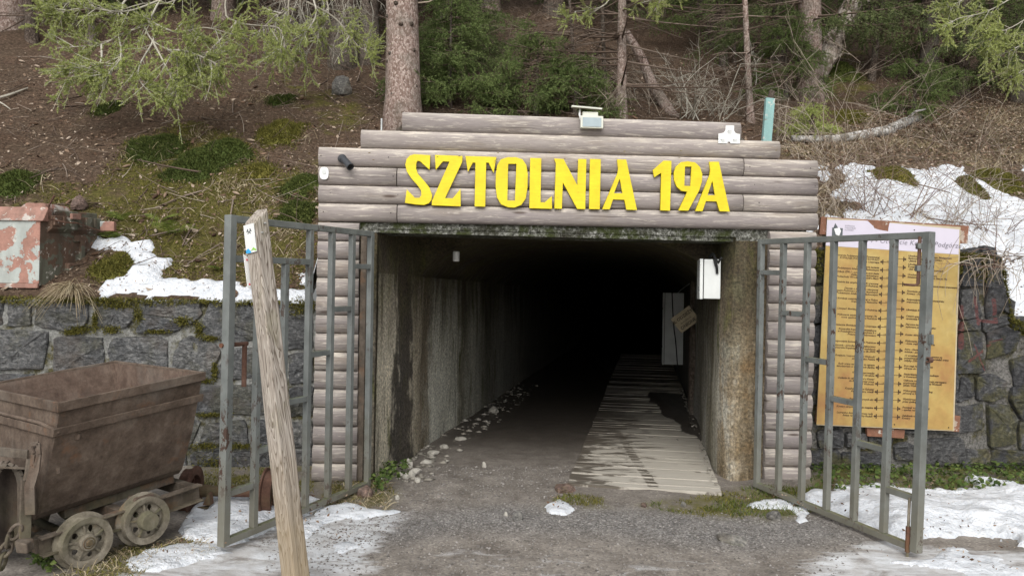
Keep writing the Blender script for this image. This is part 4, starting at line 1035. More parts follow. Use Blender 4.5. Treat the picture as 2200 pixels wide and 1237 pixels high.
# floodlight with solar panel
fl = thing('floodlight', 'cream solar floodlight clipped to the topmost log of the portal', 'lamp', FX(*(lambda q: (q[0], 0.06, q[1]))(fac(1271, 262))))
FB(MB(), 1248, 248, 1296, 276, 0.055, 0.10).build('housing', MAT['cream'], fl, bevel=0.004, recalc=True)
FB(MB(), 1252, 252, 1292, 273, 0.1005, 0.104).build('lens', MAT['lens'], fl, bevel=0.001, recalc=True)
u, z_ = fac(1262, 240, 0.03); zt1 = z_ + 0.012
MB().add(*(lambda a: (a, [(0, 1, 2, 3), (7, 6, 5, 4), (0, 4, 5, 1), (1, 5, 6, 2), (2, 6, 7, 3), (3, 7, 4, 0)]))([FX(u - .125, -.03, zt1 + .028), FX(u + .095, -.05, zt1 + .02), FX(u + .11, .09, zt1 - .005), FX(u - .14, .11, zt1 + .003)] + [FX(u - .125, -.03, zt1 + .040), FX(u + .095, -.05, zt1 + .032), FX(u + .11, .09, zt1 + .007), FX(u - .14, .11, zt1 + .015)])).build('solar_panel', MAT['cream'], fl, recalc=True)
MB().tube([FX(u - .06, .03, zt1 + .02), FX(u - .07, .07, zt1 - .05), FX(u - .055, .075, zt1 - .1)], 0.008).build('bracket', MAT['white'], fl)
FB(MB(), 1252, 240, 1285, 250, 0.02, 0.07).build('bracket', MAT['cream'], fl, bevel=0.003, recalc=True)
# white plate with three hooks
hp = thing('hook_plate', 'white inverted-T metal plate with three hooks at the right of the top logs', 'plate', FX(*(lambda q: (q[0], 0.05, q[1]))(fac(1566, 290))))
pts = [(1559, 270), (1577, 270), (1577, 281), (1580, 286), (1585, 288), (1590, 288.5), (1589.5, 309), (1569, 308.5), (1569, 305), (1563, 305), (1563, 308.5), (1543, 308), (1543.5, 287.5), (1549, 287), (1555, 285), (1558.5, 280)]
MB().prism([FX(*(lambda q: (q[0], 0.043, q[1]))(fac(x, y, 0.045))) for x, y in pts], N * 0.004).build('plate', MAT['white'], hp, recalc=True)
for x, y in ((1568, 281), (1553, 299), (1579.5, 299)):
    a = FX(*(lambda q: (q[0], 0.047, q[1]))(fac(x - 4, y, 0.047)))
    MB().tube([a, a + N * .02 - Z * .004, a + N * .022 + E * .02 - Z * .004, a + N * .022 + E * .024 + Z * .008], 0.0045, 6).build('hook', MAT['white'], hp)
# thin pipe behind the second log
u, z_ = fac(818, 276); 
tag(MB().tube([FX(u, -.02, z_ - .15), FX(u, -.02, z_ + .09)], 0.008, 8).build('vent_pipe', MAT['steel']), 'thin pale metal pipe standing behind the upper left log beside the tree trunk', 'pipe')
# turquoise post behind the right shoulder
p = on_hill(1645, 335)
yq = 7.3
a = at(1641, 330, yq); b = at(1654, 212, yq); c = at(1659, 196, yq)
tp = thing('painted_post', 'flaking turquoise metal post with a wooden stub, leaning behind the right of the portal', 'post', a)
MB().bar(a - Z * .25, b, 0.085, 0.05, E).build('sleeve', MAT['teal'], tp, bevel=0.004, recalc=True)
MB().bar(b - (b - a) * .05, c, 0.05, 0.035, E).build('stub', MAT['barkd'], tp, bevel=0.003, recalc=True)

# ================================================================== gates
def gate(label, hinge_t, hinge_b, out_t, out_b, stair, rail=None):
    """plane through the hinge and outer posts; seven uprights, stepped short cross bars"""
    hb, ob = hinge_b, out_b; ht, ot = hinge_t, out_t
    dirv = (ob - hb); dirv.z = 0; dirv.normalize()
    g = thing('gate', label, 'gate', (hb.x, hb.y, hb.z), 'steel gates of the tunnel')
    nrm = dirv.cross(Z)
    def P(f, v): return (hb * (1 - f) + ob * f) * (1 - v) + (ht * (1 - f) + ot * f) * v
    w = 0.042
    MB().bar(P(0, 0), P(0, 1), w, w, dirv).build('hinge_post', MAT['gate'], g, bevel=0.004)
    MB().bar(P(1, 0) , P(1, 1) , 0.052, 0.052, dirv).build('outer_post', MAT['gate'], g, bevel=0.004)
    L = (ob - hb).length
    e0, e1 = 0.021 / L, 1 - 0.026 / L
    for v, nm in ((0, 'bottom_rail'), (1, 'top_rail')):
        o_ = Z * (w / 2 if v == 0 else -w / 2)
        MB().bar(P(e0, v) + o_, P(e1, v) + o_, w, w, nrm).build(nm, MAT['gate'], g, bevel=0.004)
    H_ = (P(.5, 1) - P(.5, 0)).length
    for i in range(1, 6):
        v1 = 1 - w / H_
        if rail and i >= rail[1]: v1 = rail[0] - w / 2 / H_
        MB().bar(P(i / 6, w / H_), P(i / 6, v1), w * .95, w * .95, dirv).build('upright', MAT['gate'], g, bevel=0.003)
    for i, v in enumerate(stair):
        a0 = (i / 6 * L + .021) / L; a1 = ((i + 1) / 6 * L - .021) / L
        MB().bar(P(a0, v), P(a1, v), w * .9, w * .9, nrm).build('cross_bar', MAT['gate'], g, bevel=0.003)
    if rail:
        a0 = ((rail[1] - 1) / 6 * L + .021) / L
        MB().bar(P(a0, rail[0]), P(e1, rail[0]), w * .95, w * .95, nrm).build('lock_rail', MAT['gate'], g, bevel=0.003)
    return g, P, dirv, nrm
hL_b = at(789, 1045, 5.93); hL_t = at(797, 497, 5.95)
oL_b = at(480, 1172, 4.54); oL_t = at(496, 462, 4.54)
STAIR_L = [0.848, 0.69, 0.525, 0.375, 0.245, 0.16]
gl, PL, dL, nL = gate('grey steel gate leaf standing open on the left behind the leaning post', hL_t, hL_b, oL_t, oL_b, [0.86, 0.70, 0.545, 0.395, 0.26, 0.155], (0.868, 4))
hR_b = at(1626, 1046, 6.09); hR_t = at(1636, 514, 6.11)
oR_b = at(1968, 1186, 4.70); oR_t = at(1996, 498, 4.70)
gr, PR, dR, nR = gate('grey steel gate leaf standing open on the right in front of the notice board', hR_t, hR_b, oR_t, oR_b, [0.865, 0.71, 0.545, 0.42, 0.29, 0.165])
# left gate bolt with rusty handle
q = PL(0.985, 0.605)
MB().tube([q - dL * -.06 + nL * .02, q - dL * .03 + nL * .02, q - dL * .16 + nL * .02], 0.014, 8).build('bolt', MAT['rod'], gl)
h0 = q - dL * .14 + nL * .02
MB().tube([h0, h0 - Z * .12, h0 - Z * .26], 0.015, 8).build('bolt_handle', MAT['rod'], gl)
# right gate: top bolt, lock plate, hole collar, drop rod
def RP(f, v, off=0): return PR(f, v) + nR * off
fb = 1 - 0.045 / 1.5
toward = nR if (EYE - PR(1, .5)).dot(nR) > 0 else -nR
side = toward * 0.02
MB().tube([RP(fb, .985) + side, RP(fb, .90) + side, RP(fb, .845) + side, RP(fb, .835) + side], 0.011, 8).build('top_bolt', MAT['rod'], gr)
b0 = RP(fb, .836) + side
MB().tube([b0, b0 - Vector((1, 0, 0)) * .02 - Z * .008, b0 - Vector((1, 0, 0)) * .085 - Z * .005], 0.008, 8).build('bolt_handle', MAT['rod'], gr)
for v in (.955, .885): MB().box(RP(fb, v) + side, (0.035, 0.035, 0.035)).build('bolt_keeper', MAT['gate'], gr, bevel=0.003)
MB().tube([RP(fb, .165) + side, RP(fb, .02) + side, RP(fb, -.025) + side], 0.009, 8).build('drop_rod', MAT['iron'], gr)
MB().tube([RP(fb, -.005) + side, RP(fb, .075) + side], 0.015, 8).build('rod_sleeve', MAT['rod'], gr)
lk = PR(1, .665) + dR * 0.045
MB().box((0, 0, 0), (0.03, 0.012, 0.06)).build('lock_plate', MAT['gate'], gr, frame=Matrix.Translation(lk) @ Matrix.Rotation(math.atan2(dR.y, dR.x), 4, 'Z'), bevel=0.002)
MB().lathe(lk - Z * .125 - dR * .01 , toward, [(0.018, -.015), (0.018, .015), (0.011, .015), (0.011, .0), (0, 0)], 14).build('rod_hole', MAT['rod'], gr)

# ================================================================== leaning trail post
pb = on_plane(642, 1262, Vector((0, 4.0, 0)), Vector((0, 1, 0))); ptp = at(548, 447, 4.08)
pb = at(641, 1290, 4.0)
post = thing('trail_post', 'weathered square timber post leaning left in front of the left gate', 'post', pb)
axis = (ptp - pb); Lp = axis.length; axis.normalize()
yaw = Matrix.Rotation(R(56), 4, 'Z')
s1 = yaw @ Vector((1, 0, 0)); s1 = (s1 - axis * s1.dot(axis)).normalized(); s2 = axis.cross(s1)
hw0 = 0.0462
fr = Matrix(((s1.x, s2.x, axis.x, pb.x), (s1.y, s2.y, axis.y, pb.y), (s1.z, s2.z, axis.z, pb.z), (0, 0, 0, 1)))
vs = []; fs = []; ch = 0.012; nseg = 14
for j in range(nseg + 1):
    zz_ = Lp * j / nseg
    for x, y in ((-1, -1), (1, -1), (1, 1), (-1, 1)):
        w_ = 0.0525 - 0.0068 * j / nseg + 0.0009 * math.sin(j * 1.3 + x * 2 + y)
        if j == nseg:                                    # sloping cut: high at the right, low at the left
            zz2 = Lp - 0.04 + 0.04 * x + 0.006 * y
        else: zz2 = zz_ - (0.02 if j == 0 else 0)
        vs.append((x * w_, y * w_, min(zz2, Lp - 0.12) if j == nseg - 1 else zz2))
for j in range(nseg):
    for k in range(4):
        a = j * 4 + k; b = j * 4 + (k + 1) % 4
        fs.append((a, b, b + 4, a + 4))
fs.append((3, 2, 1, 0)); fs.append(tuple(nseg * 4 + k for k in range(4)))
MB().add(vs, fs).build('shaft', MAT['post'], post, frame=fr, bevel=0.010)
# plaque on the left face
def PF(x, z_, off=0.0): return pb + s1 * (-hw0 - 0.0012 - off) * 1.0 + s2 * x + axis * z_
PLw, PLz1, PLz0 = 0.0415, Lp - 0.090, Lp - 0.240
plq = MB().prism([PF(PLw, PLz0, .004), PF(-PLw, PLz0, .004), PF(-PLw, PLz1, .004), PF(PLw, PLz1, .004)], -s1 * 0.003).build('plaque', MAT['white'], post, recalc=True)
tag(plq, 'white trail plaque with crossed hammers and a blue and green wave')
def txt(body, size, mat, frame, parent, name='lettering', align='CENTER', shear=0.0, space=1.0, line=1.0, extrude=0.0003, bold=0.0):
    cu = bpy.data.curves.new(name, 'FONT'); cu.body = body; cu.size = size; cu.align_x = align; cu.shear = shear; cu.space_character = space; cu.space_line = line
    cu.extrude = extrude; cu.offset = bold; cu.resolution_u = 2
    tmp = bpy.data.objects.new(name, cu)
    me = bpy.data.meshes.new_from_object(tmp); me.name = name
    bpy.data.objects.remove(tmp); bpy.data.curves.remove(cu)
    me.materials.clear(); me.materials.append(mat)
    return link(name, me, parent, 0, frame)
pfr = lambda x, z_: Matrix.Translation(PF(x, z_, .0078)) @ Matrix(((-s2.x, axis.x, -s1.x, 0), (-s2.y, axis.y, -s1.y, 0), (-s2.z, axis.z, -s1.z, 0), (0, 0, 0, 1)))
def sub(o, par):                                          # make a part into a sub-part of another part
    m = o.matrix_local.copy(); o.parent = par; o.matrix_local = par.matrix_local.inverted() @ m
    return o
sub(txt('Kopalnia\nPodgórze\n18', 0.0185, MAT['inkg'], pfr(0, PLz1 - .068), post, bold=0.0006), plq)
sub(txt('Kowarskie Podziemia', 0.0068, MAT['inkg'], pfr(0, PLz1 - .022), post), plq)
sub(txt('● ● ■', 0.012, MAT['inkg'], pfr(0.0, PLz0 + .033), post), plq)
for sg in (-1, 1):
    a = PF(-sg * .013, PLz1 - .050, .0075); b = PF(sg * .013, PLz1 - .032, .0075)
    d_ = (b - a).normalized(); hd_ = d_.cross(s1).normalized()
    sub(MB().bar(a, b, .0045, .0008, hd_).bar(b - hd_ * .009, b + hd_ * .009, .007, .0012, d_).build('crossed_hammer', MAT['inklogo'], post), plq)
sub(MB().prism([PF(x, PLz0 + z_, .0072) for x, z_ in [(PLw, 0), (PLw, .016), (.024, .026), (0.003, .010), (.0, .0)]], -s1 * .0008).build('blue_wave', MAT['blue'], post, recalc=True), plq)
sub(MB().prism([PF(x, PLz0 + z_, .0074) for x, z_ in [(0.003, .009), (-.022, .026), (-PLw, .012), (-PLw, 0.003), (-.022, .013)]], -s1 * .0008).build('green_wave', MAT['green'], post, recalc=True), plq)
pn = lambda x, z_: pb - s1 * (hw0 - .06 + x) + s2 * (hw0 + .005) + axis * z_
zc_ = Lp - 0.445
fnl = MB().prism([pn(0, zc_), pn(.075, zc_ + .03), pn(.078, zc_ + .205), pn(0, zc_ + .17)], s2 * .004).build('side_panel', MAT['white'], post, recalc=True)
for z_ in (.045, .175): sub(MB().lathe(pn(.062, zc_ + z_) - s2 * .0005, -s2, [(.006, 0), (.006, .001), (0, .0012)], 8).build('red_mark', MAT['pink'], post), fnl)
for z_, x in ((Lp - .09, .01), (Lp - .14, -.015)):
    c = pb - s2 * hw0 + s1 * x + axis * z_
    MB().tube([c, c - s2 * .012 + s1 * .004], 0.004, 6).build('screw', MAT['steel'], post)
# ================================================================== ore cart
az, el = R(36), R(7)
A = Vector((math.sin(az) * math.cos(el), math.cos(az) * math.cos(el), math.sin(el)))   # along the near side
B = Vector((-math.cos(az), math.sin(az), 0.0))                                          # across, away from us
U = A.cross(B).normalized(); 
if U.z < 0: U = -U
N0 = at(130, 868, 4.05)                                 # near rim corner
CL, CW = 0.82, 1.06
def K(a, b, u): return N0 + A * a + B * b + U * u       # cart coordinates
cart = thing('ore_cart', 'rusty brown ore cart with tapering tub on small spoked wheels at lower left', 'ore cart', K(.4, .5, -.9))
Hh = 0.665
def ring(f, b_in, u, th=0.0):                             # f: 0 at the rim .. 1 at the bottom; the tub leans towards the coupling end
    a0, a1 = -.09 * f, CL - .065 * f
    return [K(a0 + th, b_in + th, u), K(a1 - th, b_in + th, u), K(a1 - th, CW - b_in - th, u), K(a0 + th, CW - b_in - th, u)]
levels = [(0.0, 0.0, 0.0), (.15, 0.025, -0.10), (.32, 0.055, -0.2), (.55, 0.11, -0.36), (.78, 0.18, -0.52), (.92, 0.225, -0.61), (.97, 0.26, -0.645), (.9, 0.33, -Hh)]
def sub_ring(a_in, b_in, u, th, n=10):
    c = ring(a_in, b_in, u, th); out = []
    for i in range(4):
        for k in range(n): out.append(c[i].lerp(c[(i + 1) % 4], k / n))
    return out
def shell(levels, th, dent=0.004, n=10):
    vs = []; fs = []; m = 4 * n
    lv = []
    for (a0, b0, u0), (a1, b1, u1) in zip(levels, levels[1:]):
        for k in range(3):
            f = k / 3; lv.append((a0 + (a1 - a0) * f, b0 + (b1 - b0) * f, u0 + (u1 - u0) * f))
    lv.append(levels[-1])
    for l_ in lv:
        for p in sub_ring(*l_, th, n): vs.append(p + Vector(mnoise.noise_vector(p * 5)) * dent)
    for j in range(len(lv) - 1):
        for k in range(m): fs.append((j * m + k, j * m + (k + 1) % m, (j + 1) * m + (k + 1) % m, (j + 1) * m + k))
    fs.append(tuple((len(lv) - 1) * m + k for k in range(m)))
    return vs, fs
v, f = shell(levels, 0.0); MB().add(v, f).build('tub', MAT['rust'], cart, recalc=True)
v, f = shell([(a, b, u) for a, b, u in levels[:-1]] + [(.9, 0.30, -Hh + 0.03)], 0.012)
MB().add(v, [tuple(reversed(q)) for q in f]).build('tub_lining', MAT['rustin'], cart)
def band(u0, u1, out_, ai, bi, name):
    mb = MB()
    c0 = ring(ai(u0), bi(u0), u0, -out_); c1 = ring(ai(u1), bi(u1), u1, -out_)
    d0 = ring(ai(u0), bi(u0), u0, .003); d1 = ring(ai(u1), bi(u1), u1, .003)
    for i in range(4):
        j = (i + 1) % 4
        mb.add([c0[i], c0[j], c1[j], c1[i], d0[i], d0[j], d1[j], d1[i]], [(0, 1, 2, 3), (4, 5, 1, 0), (3, 2, 6, 7), (5, 4, 7, 6)])
    return mb.build(name, MAT['rust'], cart, recalc=True, bevel=0.003)
ai = lambda u: -u * 1.55; bi = lambda u: -u * 0.27
band(0.012, -0.040, 0.016, lambda u: max(0, -u * 1.5), lambda u: 0 if u > -.02 else .008, 'rim')
band(-0.128, -0.172, 0.020, ai, bi, 'band')
# inner seam straps
MB().bar(K(CL - .016, CW - .016, -.01), K(CL - .05, CW - .2, -.5), .05, .006, A).build('corner_strap', MAT['rustin'], cart)
# bulb handle rod on the end face
MB().tube([K(-.012, .02, -.155), K(-.03, .05, -.13), K(-.03, .2, -.115), K(-.03, .75, -.115), K(-.012, .8, -.13)], 0.011, 8).build('end_rod', MAT['rust'], cart, smooth=True)
MB().box(K(.09, .052, -.205), (.03, .02, .035)).build('lug', MAT['rust'], cart, bevel=0.006)
MB().bar(K(.0, .11, -.36), K(.0, .17, -.36), .07, .02, U).build('hinge_lug', MAT['rust'], cart, bevel=0.004)
# chassis
zt_c, zb_c = -.705, -.80
def channel(b):
    mb = MB()
    a0, a1 = -.13, .80
    mb.bar(K(a0, b, (zt_c + zb_c) / 2), K(a1, b, (zt_c + zb_c) / 2), .010, abs(zt_c - zb_c), B)
    mb.bar(K(a0, b - .02, zt_c), K(a1, b - .02, zt_c), .055, .010, B)
    mb.bar(K(a0, b - .02, zb_c), K(a1, b - .02, zb_c), .055, .010, B)
    return mb.build('side_channel', MAT['frame'], cart, bevel=0.002)
channel(.125); channel(CW - .125)
for a in (-.12, .33, .78):
    MB().bar(K(a, .13, -.75), K(a, CW - .13, -.75), .05, .08, A).build('cross_beam', MAT['frame'], cart, bevel=0.004)
for b in (.32, CW - .32): MB().bar(K(.08, b, -.68), K(.74, b, -.68), .06, .05, B).build('cradle_beam', MAT['frame'], cart, bevel=0.004)
MB().prism([K(.34, .07, -.695), K(.50, .07, -.695), K(.485, .07, -.655), K(.38, .07, -.650)], B * .09).build('bearing_block', MAT['rust'], cart, bevel=0.004, recalc=True)
def wheel(parent, c, ax_, r, mat, cap=False, name='wheel', face=1):
    """iron wheel: tyre with flange, dished web with holes, hub, four ribs"""
    ax_ = ax_.normalized()
    w = MB().lathe(c, ax_, [(r * .74, -.035), (r * .80, -.04), (r * 1.0, -.045), (r * 1.0, .0), (r * 1.02, .012), (r * 1.15, .018), (r * 1.15, .030), (r * .95, .034), (r * .74, .03), (r * .74, -.035)], 36).build(name, mat, parent, smooth=False, recalc=True)
    s = Vector((0, 0, 1)).cross(ax_).normalized(); t = ax_.cross(s)
    nh = 5; pts = []; fs = []; nn = 60; mb = MB()
    # web with five round holes: triangulated ring sectors around each hole
    r0, r1 = r * .33, r * .75
    for h in range(nh):
        a0 = 2 * math.pi * h / nh; a1 = 2 * math.pi * (h + 1) / nh; am = (a0 + a1) / 2; rm = r * .54; rh = r * .105
        outer = []
        for k in range(7): a = a0 + (a1 - a0) * k / 6; outer.append((r1 * math.cos(a), r1 * math.sin(a)))
        for k in range(6, -1, -1): a = a0 + (a1 - a0) * k / 6; outer.append((r0 * math.cos(a), r0 * math.sin(a)))
        hole = [(rm * math.cos(am) + rh * math.cos(-q), rm * math.sin(am) + rh * 1.3 * math.sin(-q)) for q in [2 * math.pi * i / 10 for i in range(10)]]
        P3 = lambda l: [c + s * x + t * y - ax_ * (.012 + .012 * (math.hypot(x, y) < r * .5)) for x, y in l]
        tri = tessellate_polygon([[Vector((x, y, 0)) for x, y in outer], [Vector((x, y, 0)) for x, y in hole]])
        mb.add(P3(outer) + P3(hole), tri)
    o = mb.build('web', mat, parent); sub(o, w)
    m = o.modifiers.new('solid', 'SOLIDIFY'); m.thickness = 0.008; m.offset = 0
    hub = MB().lathe(c, ax_, [(0, -.055), (r * .30, -.055), (r * .34, -.045), (r * .36, .02), (0, .02)] if not cap else [(0, -.078), (r * .36, -.078), (r * .39, -.068), (r * .42, -.02), (r * .42, .02), (0, .02)], 24).build('hub', mat, parent, recalc=True); sub(hub, w)
    if not cap:
        nut = MB().lathe(c, ax_, [(0, -.068), (r * .11, -.068), (r * .13, -.062), (r * .16, -.055)], 6).lathe(c, ax_, [(r * .19, -.0555), (r * .22, -.058), (r * .24, -.0555)], 20).build('axle_nut', MAT['rod'], parent, recalc=True); sub(nut, w)
    for h in range(5):
        a = 2 * math.pi * h / 5 + .12
        d_ = s * math.cos(a) + t * math.sin(a)
        sub(MB().bar(c + d_ * r * .33 - ax_ * .022, c + d_ * r * .76 - ax_ * .020, .012, .020, d_.cross(ax_)).build('rib', mat, parent, bevel=0.002), w)
    return w
rW = 0.135
W1 = at(190, 1165, 4.21); W2 = at(318, 1118, 4.485)
Bh = (B + Vector((0, 0, 0.0))).normalized()
wheel(cart, W1 + Bh * .045, Bh, rW, MAT['iron'])
wheel(cart, W2 + Bh * .045, Bh, rW, MAT['iron'], cap=True)
for W in (W1, W2):
    wheel(cart, W + Bh * .84, -Bh, rW, MAT['iron'])
    MB().tube([W + Bh * .05, W + Bh * .84], 0.022, 10).build('axle', MAT['frame'], cart, smooth=True)
# end frame on the left: struts, arch, shelf, latch strap, bumper, chain
MB().bar(at(52, 1180, 4.0), at(57, 1030, 4.02), .055, .018, A).build('end_strut', MAT['frame'], cart, bevel=0.003)
MB().tube([at(54, 1050, 4.03), at(60, 1010, 4.035), at(62, 985, 4.04)], [.016, .014, .012], 6).build('end_strut', MAT['frame'], cart)
arch = []
for i in range(13):
    t_ = math.pi * i / 12
    arch.append(at(46, 1160, 4.02) + Vector((0, 0, 0)) if False else at(14 + 34 * math.cos(t_), 1060 - 62 * math.sin(t_) ** .8 if i not in (0, 12) else 1160, 4.10))
mb = MB()
for p, q in zip(arch, arch[1:]): mb.bar(p, q + (q - p) * .08, .075, .016, B)
mb.build('arch', MAT['frame'], cart)
sh = [at(-70, 1003, 4.16), at(56, 1008, 4.06), at(58, 972, 4.12), at(-70, 966, 4.22)]
MB().prism([at(-70, 1000, 4.22), at(52, 1006, 4.16), at(50, 1168, 4.16), at(-70, 1200, 4.22)], Vector((-.01, .02, 0))).build('arch_shade_sheet', MAT['shade'], cart, recalc=True)  # dark sheet added in place of the shaded hollow inside the arch
MB().prism([at(-70, 1002, 4.05), at(54, 1008, 4.03), at(54, 1008, 4.2), at(-70, 1002, 4.3)], Z * .012).build('shelf', MAT['frame'], cart, recalc=True)
MB().bar(at(-70, 962, 4.2), at(60, 976, 4.12), .05, .014, Z).build('shelf_rail', MAT['frame'], cart, bevel=0.003)
st = [at(76, 956, 4.06), at(78, 975, 4.03), at(74, 1010, 4.02), at(64, 1045, 4.0), at(65, 1102, 4.0)]
mb = MB()
for p, q in zip(st, st[1:]): mb.bar(p, q + (q - p).normalized() * .006, .048, .012, (A - B).normalized())
mb.build('latch_strap', MAT['rust'], cart)
mb = MB()
lp = [at(66, 955, 4.03), at(83, 951, 4.03), at(84, 975, 4.03), at(76, 1002, 4.02), at(69, 1000, 4.02), at(72, 975, 4.02), at(64, 958, 4.03)]
for p, q in zip(lp, lp[1:]): mb.bar(p, q, .02, .012, Z)
mb.build('latch_hook', MAT['rust'], cart, bevel=0.002)
MB().prism([at(30, 1162, 3.93), at(58, 1168, 3.93), at(60, 1190, 3.93), at(34, 1188, 3.93)], Vector((-.02, .09, 0))).build('bumper', MAT['frame'], cart, bevel=0.008, recalc=True)
for i, (x, y, rx) in enumerate(((33, 1142, .4), (20, 1158, 1.7), (12, 1180, .3), (6, 1205, 1.6))):
    c = at(x, y, 3.98); pts = []
    m = Matrix.Rotation(rx, 3, 'Z') @ Matrix.Rotation(.5, 3, 'Y')
    for k in range(17):
        t_ = 2 * math.pi * k / 16; pts.append(c + m @ Vector((.024 * math.cos(t_), 0, .042 * math.sin(t_))))
    MB().tube(pts, .0095, 7, cap=False).build('chain_link', MAT['frame'], cart, smooth=True)

# loose wheelset behind the cart
Yw = 5.28
w0 = at(410, 1053, Yw); w1 = at(578, 1057, Yw + .02)
axw = (w1 - w0).normalized()
yawd = Vector((axw.x, axw.y + 0.0, axw.z)).normalized()
ws = thing('wheelset', 'loose rusty axle with two flanged wheels between the ore cart and the left gate', 'wheelset', w0)
MB().lathe(w0, axw, [(.030, -.06), (.030, 0.0), (.042, .01), (.042, .12), (.036, .14), (.036, (w1 - w0).length - .1), (.044, (w1 - w0).length - .09), (.044, (w1 - w0).length)], 18).build('axle', MAT['rod'], ws, smooth=False)
for c, sgn in ((w0, 1), (w1, -1)):
    wheel(ws, c, axw * sgn, 0.145, MAT['rod'])
MB().prism([at(435, 1085, 5.15), at(452, 1085, 5.15), at(449, 1062, 5.17), at(446, 1060, 5.17)], Vector((.0, .06, 0))).build('bracket', MAT['rod'], ws, recalc=True)
MB().box(at(440, 1087, 5.2), (.07, .09, .012)).build('bracket_foot', MAT['rod'], ws, bevel=0.003)

# ================================================================== old machine casing on the left wall
Ym = 6.42
mc = thing('machine_casing', 'battered steel machine box with red and grey peeling paint on top of the left wall', 'machine box', at(95, 615, Ym))
def M(px_, py_, d=0.0): return at(px_, py_, Ym + d)
fl_, fr_ = at(-70, 612, Ym - .02), at(85, 614, Ym)
dz_t = at(85, 474, Ym).z - fr_.z
fd = Vector((0.09, 0.55, 0)); fx_ = (fr_ - fl_); fx_.z = 0
sdir = Vector((.13, .60, 0))
back = at(207, 598, Ym + .62) - fr_; back.z = 0.03
p0, p1 = fl_, fr_
MB().prism([p0, p1, p1 + Z * (dz_t + .0), p0 + Z * dz_t], back).build('body', MAT['brownpaint'], mc, bevel=0.006, recalc=True)
nn_ = (p1 - p0).cross(Z).normalized()
MB().prism([p0 + nn_ * .004 + Z * .02, p1 + nn_ * .004 + Z * .02, p1 + nn_ * .004 + Z * (dz_t - .004), p0 + nn_ * .004 + Z * (dz_t - .004)], nn_ * .008).build('front_plate', MAT['redpaint'], mc, bevel=0.003, recalc=True)
MB().prism([p0 + nn_ * .03 - Z * .02, p1 + nn_ * .03 + Z * -.02, p1 + nn_ * .03 + Z * .018, p0 + nn_ * .03 + Z * .018], -nn_ * .029).build('base_flange', MAT['redonly'], mc, bevel=0.004, recalc=True)
# lid: top flange red, raised block
t0, t1 = p0 + Z * dz_t, p1 + Z * dz_t
MB().prism([t0 + nn_ * .03 - Z * .005, t1 + nn_ * .03 + (p1 - p0).normalized() * .03 - Z * .005, t1 - nn_ * .02 + Z * .115 + (p1 - p0).normalized() * .05, t0 - nn_ * .02 + Z * .115], -nn_ * .09).build('lid_front', MAT['redonly'], mc, bevel=0.008, recalc=True)
e_ = (p1 - p0).normalized(); bk = back.normalized()
MB().prism([t0 - nn_ * .05, t1 - nn_ * .05 + e_ * .02, t1 - nn_ * .05 + e_ * .02 + back * .9, t0 - nn_ * .05 + back * .9], Z * .10).build('lid', MAT['brownpaint'], mc, bevel=0.01, recalc=True)
MB().prism([M(40, 446, .10), M(55, 436, .10), M(95, 436, .10), M(100, 448, .10)], Vector((.04, .3, 0))).build('lid_block', MAT['redonly'], mc, bevel=0.01, recalc=True)
MB().prism([p1 + e_ * .0 + Z * (dz_t - .10) + bk * .06, p1 + e_ * .045 + Z * (dz_t - .06) + bk * .06, p1 + e_ * .045 + Z * (dz_t + .05) + bk * .06, p1 + Z * (dz_t + .05) + bk * .06], back * .88).build('side_flange', MAT['brownpaint'], mc, bevel=0.004, recalc=True)
for i in range(6):
    c = p1 + e_ * .055 + Z * (dz_t + .0 - .0) + back * (.14 + .14 * i)
    MB().bar(c - Z * .035, c + Z * .045, .03 if i % 2 else .05, .02, bk).build('clamp', MAT['brownpaint'], mc, bevel=0.004)
for px_, py_, w_, h_, nm in ((160, 466, 20, 14, 'red_latch'),):
    c = p1 + e_ * .08 + Z * (dz_t + .05) + back * .42
    MB().bar(c - bk * .05, c + bk * .05, .05, .03, Z).build(nm, MAT['redonly'], mc, bevel=0.006)
MB().bar(p1 + e_ * .045 + back * .97 + Z * (dz_t - .02), p1 + e_ * .16 + back * 1.0 + Z * (dz_t - .02), .09, .07, Z).build('end_handle', MAT['redpaint'], mc, bevel=0.008)
c = p1 + back * .70 + Z * (dz_t * .56)
MB().bar(c + Z * .09, c + Z * -.09, .05, .05, bk).bar(c + Z * .10 - bk * .09, c + Z * .10 + bk * .06, .06, .04, Z).bar(c - Z * .11 - bk * .03, c - Z * .11 + bk * .05, .06, .05, Z).build('latch_bracket', MAT['brownpaint'], mc, bevel=0.006)
c = p1 + back * .62 + Z * .14
MB().bar(c - bk * .13, c + bk * .10, .10, .08, Z).build('foot_socket', MAT['brownpaint'], mc, bevel=0.012)
MB().lathe(c + e_ * .02 + bk * .08, e_, [(.0, .0), (.075, .0), (.075, .03), (.05, .035), (.0, .036)], 16).build('foot_disc', MAT['brownpaint'], mc, recalc=True)
c0 = p1 + e_ * .075
MB().tube([M(117, 420, .0), M(106, 440, .02), M(103, 452, .03), M(104, 470, .05)], .008, 6).tube([M(115, 424, .0), M(104, 442, -.01)], .006, 6).build('wire', MAT['rod'], mc)
MB().tube([M(108, 470, .05), M(140, 478, .1), M(165, 479, .2), M(190, 488, .35), M(222, 498, .5)], .006, 6).build('wire', MAT['rod'], mc)

